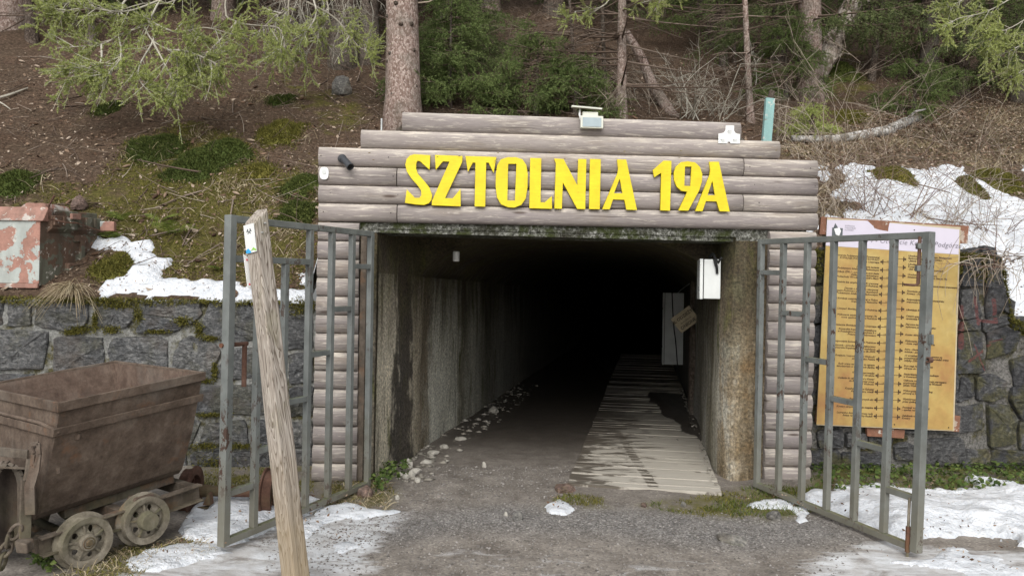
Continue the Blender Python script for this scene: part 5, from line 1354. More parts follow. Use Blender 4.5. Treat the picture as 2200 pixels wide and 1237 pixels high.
# ================================================================== notice board on the right wall
nb = thing('notice_board', 'tall yellow parchment mine timeline board with lilac heading on the right wall', 'notice board', FX(*(lambda q: (q[0], -.2, q[1]))(fac(1910, 900, -.2))))
WB = -0.20
def NBp(x, y, w=WB):
    u, z_ = fac(x, y, w); return FX(u, w, z_)
cor = dict(tl=(1776, 468), tr=(2062, 488), br=(2048, 925), bl=(1753, 912))
def BQ(s, t):                                            # board coordinates 0..1 (t down) -> photo px
    x = (cor['tl'][0] * (1 - s) + cor['tr'][0] * s) * (1 - t) + (cor['bl'][0] * (1 - s) + cor['br'][0] * s) * t
    y = (cor['tl'][1] * (1 - s) + cor['tr'][1] * s) * (1 - t) + (cor['bl'][1] * (1 - s) + cor['br'][1] * s) * t
    return x, y
def quad(s0, t0, s1, t1, w0, w1, mb=None):
    return (mb or MB()).prism([NBp(*BQ(s0, t1), w0), NBp(*BQ(s1, t1), w0), NBp(*BQ(s1, t0), w0), NBp(*BQ(s0, t0), w0)], N * (w1 - w0))
quad(0, 0, 1, 1, WB - .012, WB).build('panel', MAT['tanboard'], nb, recalc=True)
quad(.004, .136, .996, .997, WB + .0012, WB + .002).build('poster', MAT['paper'], nb, recalc=True)
# lilac heading with a torn gap
hd_px = [BQ(.004, .134), BQ(.004, .01), (1864, 474.5), (1876, 486), (1879, 491), (1890, 494), (1908, 497), (1909, 488), (1911, 479), BQ(.997, .012), BQ(.997, .134)]
MB().prism([NBp(x, y, WB + .001) for x, y in hd_px], N * .0012).build('heading', MAT['lilac'], nb, recalc=True)
MB().prism([NBp(x, y, WB + .0004) for x, y in [(1862, 472), (1912, 476), (1912, 500), (1862, 497)]], N * .0004).build('torn_patch', MAT['boardw'], nb, recalc=True)
for a, b in (((1757, 466), (2074, 524)), ((1750, 872), (2056, 926))):
    (xa, ya), (xb, yb) = a, b; w0 = WB - .045
    sl = 20
    o = MB().prism([NBp(xa, yb - sl, w0), NBp(xb, yb, w0), NBp(xb + 3, ya + sl, w0), NBp(xa + 4, ya, w0)], N * .030).build('backing_slat', MAT['boardw'], nb, bevel=0.002, recalc=True)
MB().prism([NBp(x, y, WB - .06) for x, y in [(1858, 915), (1940, 922), (1938, 940), (1860, 935)]], N * .03).build('bracket', MAT['boardw'], nb, recalc=True)
# print
o0 = NBp(*BQ(0, 0)); o1 = NBp(*BQ(1, 0)); o2 = NBp(*BQ(0, 1))
bx = (o1 - o0); bwid = bx.length; bx.normalize(); by = (o0 - o2).normalized(); 
def bfr(s, t, dw=.0026):
    p = NBp(*BQ(s, t), WB + dw); bn = bx.cross(by)
    return Matrix(((bx.x, by.x, bn.x, p.x), (bx.y, by.y, bn.y, p.y), (bx.z, by.z, bn.z, p.z), (0, 0, 0, 1)))
txt('2014 - Otwarcie Kopalni Podgórze', 0.061, MAT['inkg'], bfr(.245, .104, .0028), nb, 'heading_text', 'LEFT', 0.25, 1.06)['kind'] = 'stuff'
quad(.045, .045, .125, .095, WB + .0024, WB + .003).build('logo', MAT['inklogo'], nb, recalc=True)
MB().prism([NBp(*BQ(s, t), WB + .003) for s, t in [(.06, .05), (.10, .043), (.112, .06), (.10, .082), (.075, .078)]], N * .0006).build('logo_boulder', MAT['white'], nb, recalc=True)
MB().prism([NBp(*BQ(s, t), WB + .0024) for s, t in [(.055, .045), (.066, .022), (.09, .045)]], N * .0006).build('logo_peak', MAT['inklogo'], nb, recalc=True)
for s in (.072, .1): 
    MB().lathe(NBp(*BQ(s, .099), WB + .0024), N, [(.011, .0), (.011, .001), (0, .001)], 14).build('logo_wheel', MAT['white'], nb)
txt('KOPALNIA\nPODGÓRZE\nKOWARY', 0.018, MAT['inkg'], bfr(.14, .035, .0028), nb, 'logo_text', 'LEFT', 0, 1.0, 1.0)
LEFT = ['Otwarcie Podziemnej Trasy Turystycznej\nKOPALNIA PODGÓRZE KOWARY\nim. Liczyrzepa', 'Zaprzestanie leczenia\nw Podziemnym Inhalatorium Radonowym', 'Likwidacja ZPR-1 i powstanie na jego bazie\nZakładu Doświadczalnego\nPolitechniki Wrocławskiej Hydro-Mech',
        'Ostatnie lata eksploatacji rudy uranowej\nw Kopalni Podgórze', 'Decyzja o zatopieniu nieczynnej\nKopalni Podgórze i otworów leczniczych\nPodziemnym Inhalatorium Radonowym', 'Likwidacja ostatniej uranowej w Polsce\nKopalni uranu Radoniów', 'Listopad: likwidacja Kopalni Podgórze',
        'Wykonanie sztolni transportowej 19a\nnowa upadowa Kopalni Podgórze', 'Ostateczna likwidacja Kopalni Liczyrzepa', 'Kowarskie Kopalnie przekształcone\nw Przedsiębiorstwo Zawodowe R-1\nPrzemysłu Wydobywczego', 'Rozpoczęcie budowy Kopalni Podgórze', '1 stycznia - powołano przedsiębiorstwo\nKowarskie Kopalnie, mające wydobycie\nuranu dla ZSRR',
        'Przejęcie i rozruch Kopalni Wolność\nprzez Wojsko Polskie', 'Rudy uranu wywożone do tajnego\nlaboratorium w rejonie koło Berlina', 'Kowary doprowadza\ndo 400 górników', 'Oddanie do użytku drogi z Kowar\ndo Karpacz przez nowe\nKopalni Wolność', 'Kopalnie Bolesław Rabsztal\nżelaza, srebra, miedź', 'Powstanie nowych ulic', 'Kowary otrzymują prawa miejskie', 'Laurentius Angelus odkrywa rudę\nżelaza na stoku góry Rudnik']
RIGHT = ['Uruchomienie Podziemnego Inhalatorium\nRadonowego w Kopalni Kowary\n- Jelenia Struga Wolności', 'Likwidacja zakładu R-1\nKowary - Podgórze\n- 865 lat działalności w Kowarach', 'Uruchomienie Podziemnego\nInhalatorium Radonowego Sztolni 19a', 'Zakończenie produkcji koncentratu uranowego', 'Powstanie zakładu\nKowary - Podgórze', 'Rozpoczęcie produkcji koncentratu\nuranowego w Kowarach', 'Likwidacja Kopalni', 'Ostatni specjaliści\nopuszczają Kowary', 'Pierwsze badania\nwykonane przez specjalistów', 'Koniec głównych prac', 'Wykonanie sztolni\n- nowe wejście do Podgórza', 'Aero - Kasienka\nlotnicza - poszukiwania', '13 września - podpisanie umowy na\nposzukiwania, wydobycie i sprzedaż uranu\nmiędzy ZSRR, a RP', '8-go maja Armia Czerwona\nwkracza do Kowar', 'Stwierdzenie uranu rudonośnego\nw Kowarach', 'Odkrycie nowego złoża rudy pierwszego\nprzynoszącego do Kopalni Wolność\n(złoża Wulkan)', 'Wykorzystanie pary wodnej\nparowej w Kopalni', 'Wydobywanie rud\nprzez spółkę Radom', 'Początek wojny 30-letniej\n- upadek górnictwa', 'Założenie osady Kowary\nKowary']
YR = ['2000', '1989', '1980', '1972', '1968', '1962', '1958', '1956', '1953', '1951', '1950', '1948', '1945', '1943', '1939', '1936', '1854', '1747', '1513', '1148']
def hand(s, t, flip):                                     # small sword-shaped pointer
    mb = MB(); w0 = WB + .0026; d = -1 if flip else 1
    mb.prism([NBp(*BQ(s, t + .0012), w0), NBp(*BQ(s + .075, t + .0012), w0), NBp(*BQ(s + .075, t - .0012), w0), NBp(*BQ(s, t - .0012), w0)], N * .0006)
    c = s + (.020 if flip else .055)
    mb.prism([NBp(*BQ(c - .004, t + .011), w0), NBp(*BQ(c + .004, t + .011), w0), NBp(*BQ(c + .004, t - .011), w0), NBp(*BQ(c - .004, t - .011), w0)], N * .0008)
    c2 = s + (.009 if flip else .066)
    mb.prism([NBp(*BQ(c2 - .010, t), w0), NBp(*BQ(c2, t + .006), w0), NBp(*BQ(c2 + .010, t), w0), NBp(*BQ(c2, t - .006), w0)], N * .0007)
    return mb
ptr = MB()
for i in range(20):
    tL = .195 + i * .0395 * 1.0; 
    txt(LEFT[i], .0232, MAT['ink'], bfr(.408, tL - .010 * LEFT[i].count('\n') + .004), nb, 'entry_text', 'RIGHT', .3, 1.0, .92, bold=.0007)
    m_ = hand(.415, tL, True); ptr.add(m_.v, m_.f)
    txt(YR[i], .022, MAT['ink'], bfr(.462, tL + .0), nb, 'year_text', 'LEFT', .1)
    tR = .175 + i * .0405
    txt(RIGHT[i], .0232, MAT['ink'], bfr(.622, tR - .010 * RIGHT[i].count('\n') + .006), nb, 'entry_text', 'LEFT', .3, 1.0, .92, bold=.0007)
    m_ = hand(.535, tR, False); ptr.add(m_.v, m_.f)
ptr.build('pointer_marks', MAT['ink'], nb)['kind'] = 'stuff'
for s, t in ((.965, .985), (.57, .982), (.66, .03)):
    MB().lathe(NBp(*BQ(s, t), WB + .002), N, [(.006, 0), (.006, .002), (0, .003)], 8).build('nail', MAT['dark'], nb)

# ================================================================== cabinets, wires, small signs inside the tunnel mouth
def rwall_t(px_, py_, off=0.0):                           # point on the right tunnel wall seen at a pixel
    return on_plane(px_, py_, S * (SR - off), S)
def cabinet(px0, py_top, py_bot, px1, depth, name, label, tdoor):
    """steel box on the right wall: photo x of its far/inner front edge and of its near edge"""
    pass
def cab(name, label, tn, dp, tl, z0, z1, brk):
    o0 = TX(SR - .012, tn, z0); c = thing(name, label, 'cabinet', o0, 'white electric cabinets in the tunnel mouth')
    MB().prism([TX(SR - .006, tn, z0), TX(SR - dp + .022, tn, z0), TX(SR - dp + .022, tn, z1), TX(SR - .006, tn, z1)], T * tl).build('body', MAT['cabinet'], c, bevel=0.006, recalc=True)
    MB().prism([TX(SR - dp + .016, tn - .004, z0 - .004), TX(SR - dp - .012, tn - .004, z0 - .004), TX(SR - dp - .012, tn - .004, z1 + .004), TX(SR - dp + .016, tn - .004, z1 + .004)], T * (tl + .008)).build('door', MAT['cabinet'], c, bevel=0.005, recalc=True)
    MB().prism([TX(SR - dp + .0225, tn - .001, z0 + .002), TX(SR - dp + .0155, tn - .001, z0 + .002), TX(SR - dp + .0155, tn - .001, z1 - .002), TX(SR - dp + .0225, tn - .001, z1 - .002)], T * tl).build('seal', MAT['dark'], c, recalc=True)
    for z_ in (z0 + (z1 - z0) * .25, z0 + (z1 - z0) * .78):
        MB().bar(TX(SR - dp - .016, tn + .03, z_ - .02), TX(SR - dp - .016, tn + .03, z_ + .02), .012, .02, S).build('lock', MAT['black'], c)
    return c
t2 = on_plane(1468, 700, S * (SR - .01), S).dot(T)
Z1t, Z1b = (on_plane(1535, y, TX(0, 6.66, 0), T).z for y in (557, 642)); Z2t, Z2b = (on_plane(1450, y, TX(0, t2, 0), T).z for y in (629, 783))
cab('electric_cabinet', 'small white electric cabinet high on the right tunnel wall nearest the gate', 6.66, .165, .34, Z1b, Z1t, 0)
cab('electric_cabinet', 'tall white electric cabinet deeper inside on the right tunnel wall beside the tilted sign', t2, .33, .50, Z2b, Z2t, 0)
# vertical rib on the small cabinet side
# cables
def cable(pts, r=.008, label='', mat='cable'):
    P_ = [Vector(p) for p in pts]; out = []
    for i in range(len(P_) - 1):
        p0_, p1_, p2_, p3_ = P_[max(i - 1, 0)], P_[i], P_[i + 1], P_[min(i + 2, len(P_) - 1)]
        for k in range(6):
            t_ = k / 6
            out.append(.5 * ((2 * p1_) + (-p0_ + p2_) * t_ + (2 * p0_ - 5 * p1_ + 4 * p2_ - p3_) * t_ ** 2 + (-p0_ + 3 * p1_ - 3 * p2_ + p3_) * t_ ** 3))
    out.append(P_[-1])
    return tag(MB().tube(out, r, 6).build('cable', MAT[mat], smooth=True), label, 'cable')
e1 = Z1t
cable([TX(SR - .01, 6.545, e1 + .01), TX(SR - .03, 6.56, e1 - .02), TX(SR - .035, 6.60, e1 - .03), TX(SR - .05, 6.64, e1 + .0), TX(SR - .07, 6.70, e1 + .05), TX(SR - .09, 6.76, e1 + .02)], .011, 'thick black cable sagging from the gate jamb to the small white cabinet')
cable([TX(SR - .02, 7.05, e1 + .02), TX(SR - .03, 7.9, e1 - .06), TX(SR - .03, 9.6, e1 - .10), TX(SR - .06, t2 - .5, Z2t + .06), TX(SR - .10, t2 + .1, Z2t)], .010, 'thin cable running along the right tunnel wall between the two cabinets', 'steel')
cable([TX(SR - .20, t2 - .01, Z2t), TX(SR - .17, t2 - .015, Z2t - .5), TX(SR - .13, t2 - .02, Z2t - .8), TX(SR - .10, t2 - .01, Z2b + .05), TX(SR - .09, t2 - .01, Z2b - .06)], .009, 'loose black wire hanging down the side of the tall white cabinet')
cable([TX(SR - .06, 6.652, e1), TX(SR - .05, 6.64, e1 - .04), TX(SR - .04, 6.645, e1 - .07), TX(SR - .035, 6.655, e1 - .12)], .012, 'short black cable plug at the top of the small white cabinet')
# tilted cardboard notice
t3 = 9.55
cc = on_plane(1472, 686, TX(0, t3, 0), T)
sgn = thing('warning_sign', 'tan card notice with black lettering hung at a tilt beside the tall cabinet', 'sign', cc)
ex_ = (S * math.cos(R(38)) + Z * math.sin(R(38))); ey_ = (-S * math.sin(R(38)) + Z * math.cos(R(38)))
hw_, hh_ = .138, .108
MB().prism([cc - ex_ * hw_ - ey_ * hh_, cc + ex_ * hw_ - ey_ * hh_, cc + ex_ * hw_ + ey_ * hh_, cc - ex_ * hw_ + ey_ * hh_], T * .006).build('board', MAT['tanboard'], sgn, bevel=.002, recalc=True)
en_ = ex_.cross(ey_)
def sfr(x, y): 
    p = cc + ex_ * x + ey_ * y + en_ * .003
    return Matrix(((ex_.x, ey_.x, en_.x, p.x), (ex_.y, ey_.y, en_.y, p.y), (ex_.z, ey_.z, en_.z, p.z), (0, 0, 0, 1)))
txt('IL ODZIEŻY', .053, MAT['blacktxt'], sfr(0, .028), sgn, bold=.001)
txt('W KOPALNI', .027, MAT['blacktxt'], sfr(0, -.022), sgn)
txt('ONIONE', .055, MAT['blacktxt'], sfr(0, -.08), sgn, bold=.001)
p = cc + T * .01
MB().bar(TX(SR - .005, t3 + .02, p.z), p + S * .02, .03, .02, Z).build('hanger', MAT['barkd'], sgn)
# small white lamp on the left spring line
p = on_plane(980, 551, TX(0, 6.93, 0), T)
lm = thing('wall_detector', 'small white cylinder detector under the vault on the left tunnel wall', 'detector', p)
MB().lathe(p - Z * .045, Z, [(0, 0), (.028, 0), (.031, .008), (.031, .045), (.029, .047), (.029, .05), (.031, .052), (.031, .085), (.025, .092), (0, .094)], 18).build('casing', MAT['white'], lm, smooth=False, recalc=True)
MB().bar(p + Z * .02, p + Z * .02 + T * .09, .03, .03, Z).build('arm', MAT['cable'], lm)
# ================================================================== plants: vectorised builders
RG = np.random.default_rng(11)
def nrm(a): return a / np.maximum(np.linalg.norm(a, axis=-1, keepdims=True), 1e-9)
def curves_from(start, dirv, length, bend, K_):
    """M paths of K_ points: start + dir*L*t + bend*L*t^2"""
    t = np.linspace(0, 1, K_)[None, :, None]
    return start[:, None, :] + dirv[:, None, :] * length[:, None, None] * t + bend[:, None, :] * length[:, None, None] * t * t
def tubes_np(paths, r0, r1, n=3):
    M_, K_, _ = paths.shape
    tan = np.gradient(paths, axis=1); tan = nrm(tan)
    ref = np.array([0.33, 0.21, 0.92]); s = nrm(np.cross(tan, ref)); t = np.cross(tan, s)
    rr = (np.asarray(r0).reshape(-1, 1) * (1 - np.linspace(0, 1, K_))[None] + np.asarray(r1).reshape(-1, 1) * np.linspace(0, 1, K_)[None])[:, :, None, None]
    a = np.arange(n) * 2 * np.pi / n
    v = paths[:, :, None, :] + rr * (s[:, :, None, :] * np.cos(a)[None, None, :, None] + t[:, :, None, :] * np.sin(a)[None, None, :, None])
    idx = np.arange(M_ * K_ * n).reshape(M_, K_, n)
    nx = np.roll(idx, -1, axis=2)
    f = np.stack([idx[:, :-1], nx[:, :-1], nx[:, 1:], idx[:, 1:]], -1).reshape(-1, 4)
    return v.reshape(-1, 3), f
def needles_np(paths, per_m, length, width, spread=0.85, t0=0.0, gravity=0.0):
    """needle triangles along the paths"""
    M_, K_, _ = paths.shape
    seg = np.linalg.norm(np.diff(paths, axis=1), axis=2).sum(1)
    cnt = np.maximum(1, (seg * per_m * (1 - t0)).astype(int)); tot = int(cnt.sum())
    pi = np.repeat(np.arange(M_), cnt); tt_ = t0 + (1 - t0) * RG.random(tot)
    x = tt_ * (K_ - 1); i0 = np.minimum(x.astype(int), K_ - 2); fr_ = (x - i0)[:, None]
    p = paths[pi, i0] * (1 - fr_) + paths[pi, i0 + 1] * fr_
    d = nrm(paths[pi, i0 + 1] - paths[pi, i0])
    q = nrm(RG.normal(size=(tot, 3))); q = nrm(q - d * (q * d).sum(1, keepdims=True))
    nd = nrm(d * (1 - spread * 0.5) + q * spread + np.array([0, 0, -gravity]))
    L = length * RG.uniform(0.7, 1.2, (tot, 1)); sd_ = nrm(np.cross(nd, RG.normal(size=(tot, 3)))) * width / 2
    v = np.stack([p - sd_, p + sd_, p + nd * L], 1).reshape(-1, 3)
    return v, np.arange(tot * 3).reshape(-1, 3)
def join(parts):
    vs, fs, b = [], [], 0
    for v, f in parts: vs.append(v); fs.append(f + b); b += len(v)
    return np.concatenate(vs), np.concatenate(fs)

def spruce_parts(seed, h, r, z0, blen, dens=1.0, live=0.25, droop=0.35, upper=True, hang=0.9, needle=(0.032, 0.013), whorl=0.34, per_m=95):
    """trunk, limbs, twigs, needles of one spruce standing at the origin"""
    g = np.random.default_rng(seed)
    zs_ = np.linspace(-0.4, h, 26)
    wob = np.stack([0.04 * np.sin(zs_ * 0.5 + seed), 0.04 * np.cos(zs_ * 0.43 + seed * 2), zs_], 1); wob[:, :2] -= wob[1, :2]
    rad = r * np.clip(1 - zs_ / h, 0.02, 1) ** 0.8 + r * 0.5 * np.exp(-np.maximum(zs_, 0) * 5)
    tr = MB().tube([Vector(p) for p in wob], list(rad), 14)
    B0, BD, BL, BB = [], [], [], []
    z = z0
    while z < h * 0.97:
        low = z < 5.5
        k = 5 if low else 4
        for j in range(k):
            a = g.uniform(0, 2 * np.pi)
            f = max(0.12, 1 - (z - z0) / (h - z0)) ** 0.7
            L = blen * f * g.uniform(0.65, 1.1)
            B0.append((np.interp(z, zs_, wob[:, 0]), np.interp(z, zs_, wob[:, 1]), z + g.uniform(-.1, .1)))
            BD.append((np.cos(a), np.sin(a), 0.10 - droop * g.uniform(.6, 1.2))); BL.append(L); BB.append((0, 0, droop * 0.35 * g.uniform(.2, 1)))
        z += whorl * (1 if low else 1.5)
    B0, BD, BL, BB = map(np.array, (B0, BD, BL, BB)); BD = nrm(BD)
    bp = curves_from(B0, BD, BL, BB, 8)
    parts_w = [tubes_np(bp, 0.008 + 0.006 * BL, np.full(len(BL), 0.003), 4)]
    # side twigs in the plane of the limb, then hanging shoots
    per = (16 * dens * BL / max(blen, .1) + 4).astype(int)
    bi_ = np.repeat(np.arange(len(BL)), per); t = g.uniform(live, 1.0, len(bi_))
    x = t * 7; i0 = np.minimum(x.astype(int), 6); fr_ = (x - i0)[:, None]
    st_ = bp[bi_, i0] * (1 - fr_) + bp[bi_, i0 + 1] * fr_
    bd = nrm(bp[bi_, i0 + 1] - bp[bi_, i0]); side = nrm(np.cross(bd, [0, 0, 1.0])) * np.where(g.random(len(bi_)) < .5, 1, -1)[:, None]
    td = nrm(bd * 0.75 + side * g.uniform(.4, 1.0, (len(bi_), 1)) + g.normal(size=(len(bi_), 3)) * .12 + np.array([0, 0, -0.15]))
    tl = (0.16 + 0.30 * (1 - np.abs(t - .55))) * g.uniform(.6, 1.2, len(bi_)) * min(1.0, 0.4 + blen * .3)
    tw = curves_from(st_, td, tl, np.tile([0, 0, -0.25 * hang], (len(bi_), 1)), 4)
    parts_w.append(tubes_np(tw, np.full(len(tl), .004), np.full(len(tl), .0015), 3))
    lowm = st_[:, 2] < 6.0
    reps = np.where(lowm, 4, 1); si = np.repeat(np.arange(len(bi_)), reps)
    u = g.uniform(.15, 1, len(si)); x = u * 3; i0 = np.minimum(x.astype(int), 2); fr_ = (x - i0)[:, None]
    ss_ = tw[si, i0] * (1 - fr_) + tw[si, i0 + 1] * fr_
    sdv = nrm(td[si] * .45 + g.normal(size=(len(si), 3)) * .35 + np.array([0, 0, -hang]) )
    sl_ = g.uniform(.07, .22, len(si)) * np.where(lowm[si], 1, 2.2)
    sw = curves_from(ss_, sdv, sl_, np.tile([0, 0, -0.1], (len(si), 1)), 3)
    n1 = needles_np(tw[lowm], per_m, needle[0], needle[1]); n2 = needles_np(sw[lowm[si]], per_m * 1.2, needle[0], needle[1])
    nd = [n1, n2]
    if upper and (~lowm).any():
        nd.append(needles_np(tw[~lowm], 12, 0.09, 0.035)); nd.append(needles_np(sw[~lowm[si]], 10, 0.09, 0.035))
    return tr, join(parts_w), join(nd)
def make_tree(name, label, cat, loc, prm, bark, needle_mat, group=None, twig_mat='twigd', bare=False):
    tr, limbs, nd = spruce_parts(**prm)
    t = thing(name, label, cat, Vector((0, 0, 0)), group)
    tr.build('trunk', MAT[bark], t, smooth=True)
    np_mesh('branches', limbs[0], limbs[1], MAT[twig_mat], t, smooth=False)
    if not bare: np_mesh('needles', nd[0], nd[1], MAT[needle_mat], t, smooth=False)
    t.location = loc
    return t
def stand(px_, py_): return on_hill(px_, py_)

# ---- deep stand of dark spruces: three built, the rest copies
FG = 'dark spruces of the forest on the hillside'
variants = [dict(seed=1, h=13, r=.16, z0=.9, blen=2.0, dens=1.05, droop=.38), dict(seed=2, h=15, r=.20, z0=1.5, blen=2.2, dens=1.0, live=.35, droop=.45), dict(seed=3, h=11, r=.12, z0=.7, blen=1.45, dens=.62, droop=.34, live=.4, whorl=.42)]
protos = []
DEEP = [(2, 955, 70, .3, 'dense dark spruce rising just right of the thick bare trunk behind the portal'),
        (1, 1740, 215, 1.2, 'spruce with a stout reddish trunk and drooping sprays behind the leaning snag'),
        (0, 1995, 190, 2.0, 'broad green spruce with boughs sweeping down above the birch log at the right'),
        (0, 2190, 215, .4, 'spruce at the right edge of the picture with boughs hanging over the slope'),
        (2, 1530, 95, 1.0, 'mid green spruce behind the bare stems above the right of the portal'),
        (2, 1668, 135, 2.3, 'green spruce left of the reddish trunk with sprays down to the shrubs'),
        (2, 2065, 205, 1.4, 'green spruce between the broad spruce and the right edge of the picture'),
        (1, 30, 60, .2, 'dark spruce at the far left edge of the forest above the slope'), (0, 160, 40, 2.2, 'dark spruce in deep shade above the pale forked stick'),
        (2, 330, 38, 1.9, 'dark spruce hidden behind the left half of the hanging bough'), (1, 480, 40, 2.8, 'dark spruce hidden behind the right half of the hanging bough'),
        (0, 620, 50, 1.1, 'dark spruce behind the tips of the hanging bough'), (1, 1050, 30, .5, 'dark spruce high up between the thick pinkish trunk and the slender pale pole'),
        (0, 1190, 30, 3.3, 'dark spruce high above the bushy young spruce'), (2, 1290, 25, 2.5, 'dark spruce far behind the slender pale pole'),
        (1, 1410, 35, 4.1, 'dark spruce far behind the leaning dead pole'), (0, 1500, 30, 5.0, 'dark spruce far behind the bleached bare branches'),
        (0, 1850, 30, 1.7, 'dark spruce far behind the leaning broken snag'), (2, 1920, 60, 2.6, 'dark spruce behind the thin bowed stem'),
        (1, 2080, 40, 3.5, 'dark spruce behind the green spruces at the upper right'), (0, 2180, 40, 4.4, 'dark spruce at the top right corner behind the pale bough'),
        (1, 860, 30, 5.6, 'dark spruce directly behind the thick pinkish trunk'), (0, 740, 20, 3.0, 'dark spruce behind the flared dark trunk')]
DL = 'dark spruce standing back in the forest shade above the slope, trunk half hidden'
cnt_v = {0: None, 1: None, 2: None}
for k, px_, py_, rz_, lab in DEEP:
    loc = stand(px_, max(py_, 2)) - Z * .15
    sc_ = random.uniform(.9, 1.15)
    if cnt_v[k] is None:
        cnt_v[k] = make_tree('spruce_tree', lab or DL, 'spruce', loc, variants[k], 'bark' if k == 1 else 'barkd', ('needd', 'needd', 'needm')[k], FG)
        cnt_v[k].rotation_euler.z = rz_
    else: copy_thing(cnt_v[k], loc, rz_, sc_, lab or DL, FG)

# ---- the thick bare trunk just behind the portal
loc = stand(866, 283)
tb = make_tree('bare_spruce', 'thick pinkish bare spruce trunk rising behind the left end of the portal', 'spruce', loc, dict(seed=8, h=20, r=.215, z0=8.0, blen=2.6, dens=.8, droop=.4), 'bark', 'needd')
tr_top = at(866, -40, loc.y); 
d_ = (tr_top - loc); tb.rotation_euler = Vector((0, 0, 1)).rotation_difference(d_.normalized()).to_euler()
mbk = MB(); rnd = random.Random(9)
for i in range(22):
    z_ = rnd.uniform(.1, 3.2); a = rnd.uniform(-2.9, -.2); c = Vector((math.cos(a) * .205, math.sin(a) * .205, z_)); o_ = Vector((math.cos(a), math.sin(a), .1))
    mbk.lathe(c, o_, [(.030, -.01), (.022, .012), (.010, .02), (.0, .012)], 7)
mbk.build('branch_scars', MAT['barkd'], tb)
mbk = MB()
for z_, a, L in ((2.55, -.1, .34), (1.6, -.05, .22), (3.0, -2.9, .3), (2.2, -2.6, .12), (2.9, -1.2, .25)):
    o_ = Vector((math.cos(a), math.sin(a), .0)); c = o_ * .19 + Z * z_
    mbk.tube([c, c + o_ * L * .6 + Z * .01, c + o_ * L + Z * .05], [.012, .009, .004], 5)
mbk.build('dead_branch', MAT['twig'], tb)

# ---- dark trunks left of it with bare twig curtains
for i, (px_, py_, r_, lab) in enumerate([(738, 142, .20, 'wide dark trunk with flared roots left of the thick pinkish trunk'), (792, 132, .15, 'dark trunk in deep shade immediately left of the thick pinkish trunk'), (705, 110, .10, 'slim dark trunk left of the flared dark trunk, hung with bare pale twigs')]):
    loc = stand(px_, py_)
    make_tree('bare_spruce', lab, 'spruce', loc - Z * .05, dict(seed=20 + i, h=14, r=r_, z0=.9, blen=1.5, dens=.9, live=.3, droop=.5, hang=1.0), 'barkd', 'needd', twig_mat='twigd', bare=False if i == 3 else True)

# ---- thin poles with dead side branches
def pole(px0, py0, px1, py1, w, lab, bare=True, bl=1.3, mat='barkd', dens=.55, seed=0, z0=.5, h=9.0, need='needl', live=.3):
    loc = stand(px0, py0)
    top = at(px1, py1, loc.y)
    r_ = w / F_PX * loc.y / 2
    t = make_tree('thin_tree', lab, 'tree', loc - Z * .05, dict(seed=50 + seed, h=h, r=r_, z0=z0, blen=bl, dens=dens, droop=.28, upper=True, hang=.4, live=live, whorl=.30, per_m=60), mat, need, twig_mat='twigd', bare=bare)
    d_ = (top - loc); t.rotation_euler = Vector((0, 0, 1)).rotation_difference(d_.normalized()).to_euler()
    return t
pole(1334, 248, 1334, -10, 21, 'slender pale spruce pole with bare side branches above the solar floodlight', bl=1.7, mat='bark', seed=1, dens=.7)
pole(1240, 225, 1226, -10, 8, 'very thin dark sapling stem left of the slender pale spruce pole', bl=.6, seed=2, h=6)
pole(1613, 262, 1606, -10, 14, 'thin straight pole rising between the hook plate and the turquoise post', bl=.8, mat='bark', seed=3)
pole(1556, 145, 1552, -10, 15, 'bare stem with green tuft at the top, left of the thin straight pole', bl=.9, seed=4, z0=1.2, bare=False, need='needm')
pole(1578, 140, 1576, -10, 7, 'thinnest stem between the bare stem and the thin straight pole', bl=.5, seed=5)
pole(1872, 172, 1893, -10, 13, 'thin bowed stem between the leaning snag and the broad green spruce', bl=.9, seed=6)
pole(1300, 235, 1290, -10, 9, 'thin dark stem close to the left of the slender pale pole', bl=.9, seed=7)
pole(200, 95, 192, -10, 16, 'slim dark stem in the shade at upper left behind the hanging bough', bl=1.2, seed=8)
pole(70, 85, 62, -10, 20, 'dark stem at the far upper left corner of the forest', bl=1.2, seed=9)
def leaning(pa, pb, w0, w1, mat, lab, name, knots=0, da=0.0, db=0.0):
    a = stand(*pa); b = at(pb[0], pb[1], a.y + db)
    t = thing(name, lab, 'trunk', a); L = 14; pts = []; rr = []
    for i in range(L + 1):
        f = i / L; p = a.lerp(b, f) + Vector(mnoise.noise_vector(Vector((f * 3, w0, 1)))) * .05 * (w0 / 20)
        pts.append(p); rr.append((w0 * (1 - f) + w1 * f) / F_PX * a.y / 2 * (1 + .12 * mnoise.noise(Vector((f * 14, w0, 3)))))
    pts[0] = a - (b - a).normalized() * .2
    MB().tube(pts, rr, 12).build('trunk', MAT[mat], t, smooth=True)
    return t, pts, rr
leaning((1442, 246), (1345, 70), 26, 18, 'bark', 'leaning dead pole crossing behind the slender pale spruce pole', 'leaning_pole', db=.6)
t_, pts, rr = leaning((1756, 172), (1842, -30), 40, 46, 'snag', 'leaning broken snag with pale peeling bark at upper right', 'broken_snag', db=.3)
mbk = MB()
for i in range(40):
    j = rnd.randrange(2, 14); c = pts[j]; a = rnd.uniform(0, 6.28); o_ = Vector((math.cos(a), -abs(math.sin(a)), rnd.uniform(-.3, .3))).normalized()
    p = c + o_ * rr[j] * 1.02; q = Vector((rnd.uniform(-1, 1), rnd.uniform(-1, 1), rnd.uniform(-1, 1))) * .06
    mbk.add([p, p + q, p + q * .5 + o_ * .05 + Z * .03, p + o_ * .04 - Z * .03], [(0, 1, 2), (0, 2, 3)])
mbk.build('bark_flake', MAT['snag'], t_)['kind'] = 'stuff'

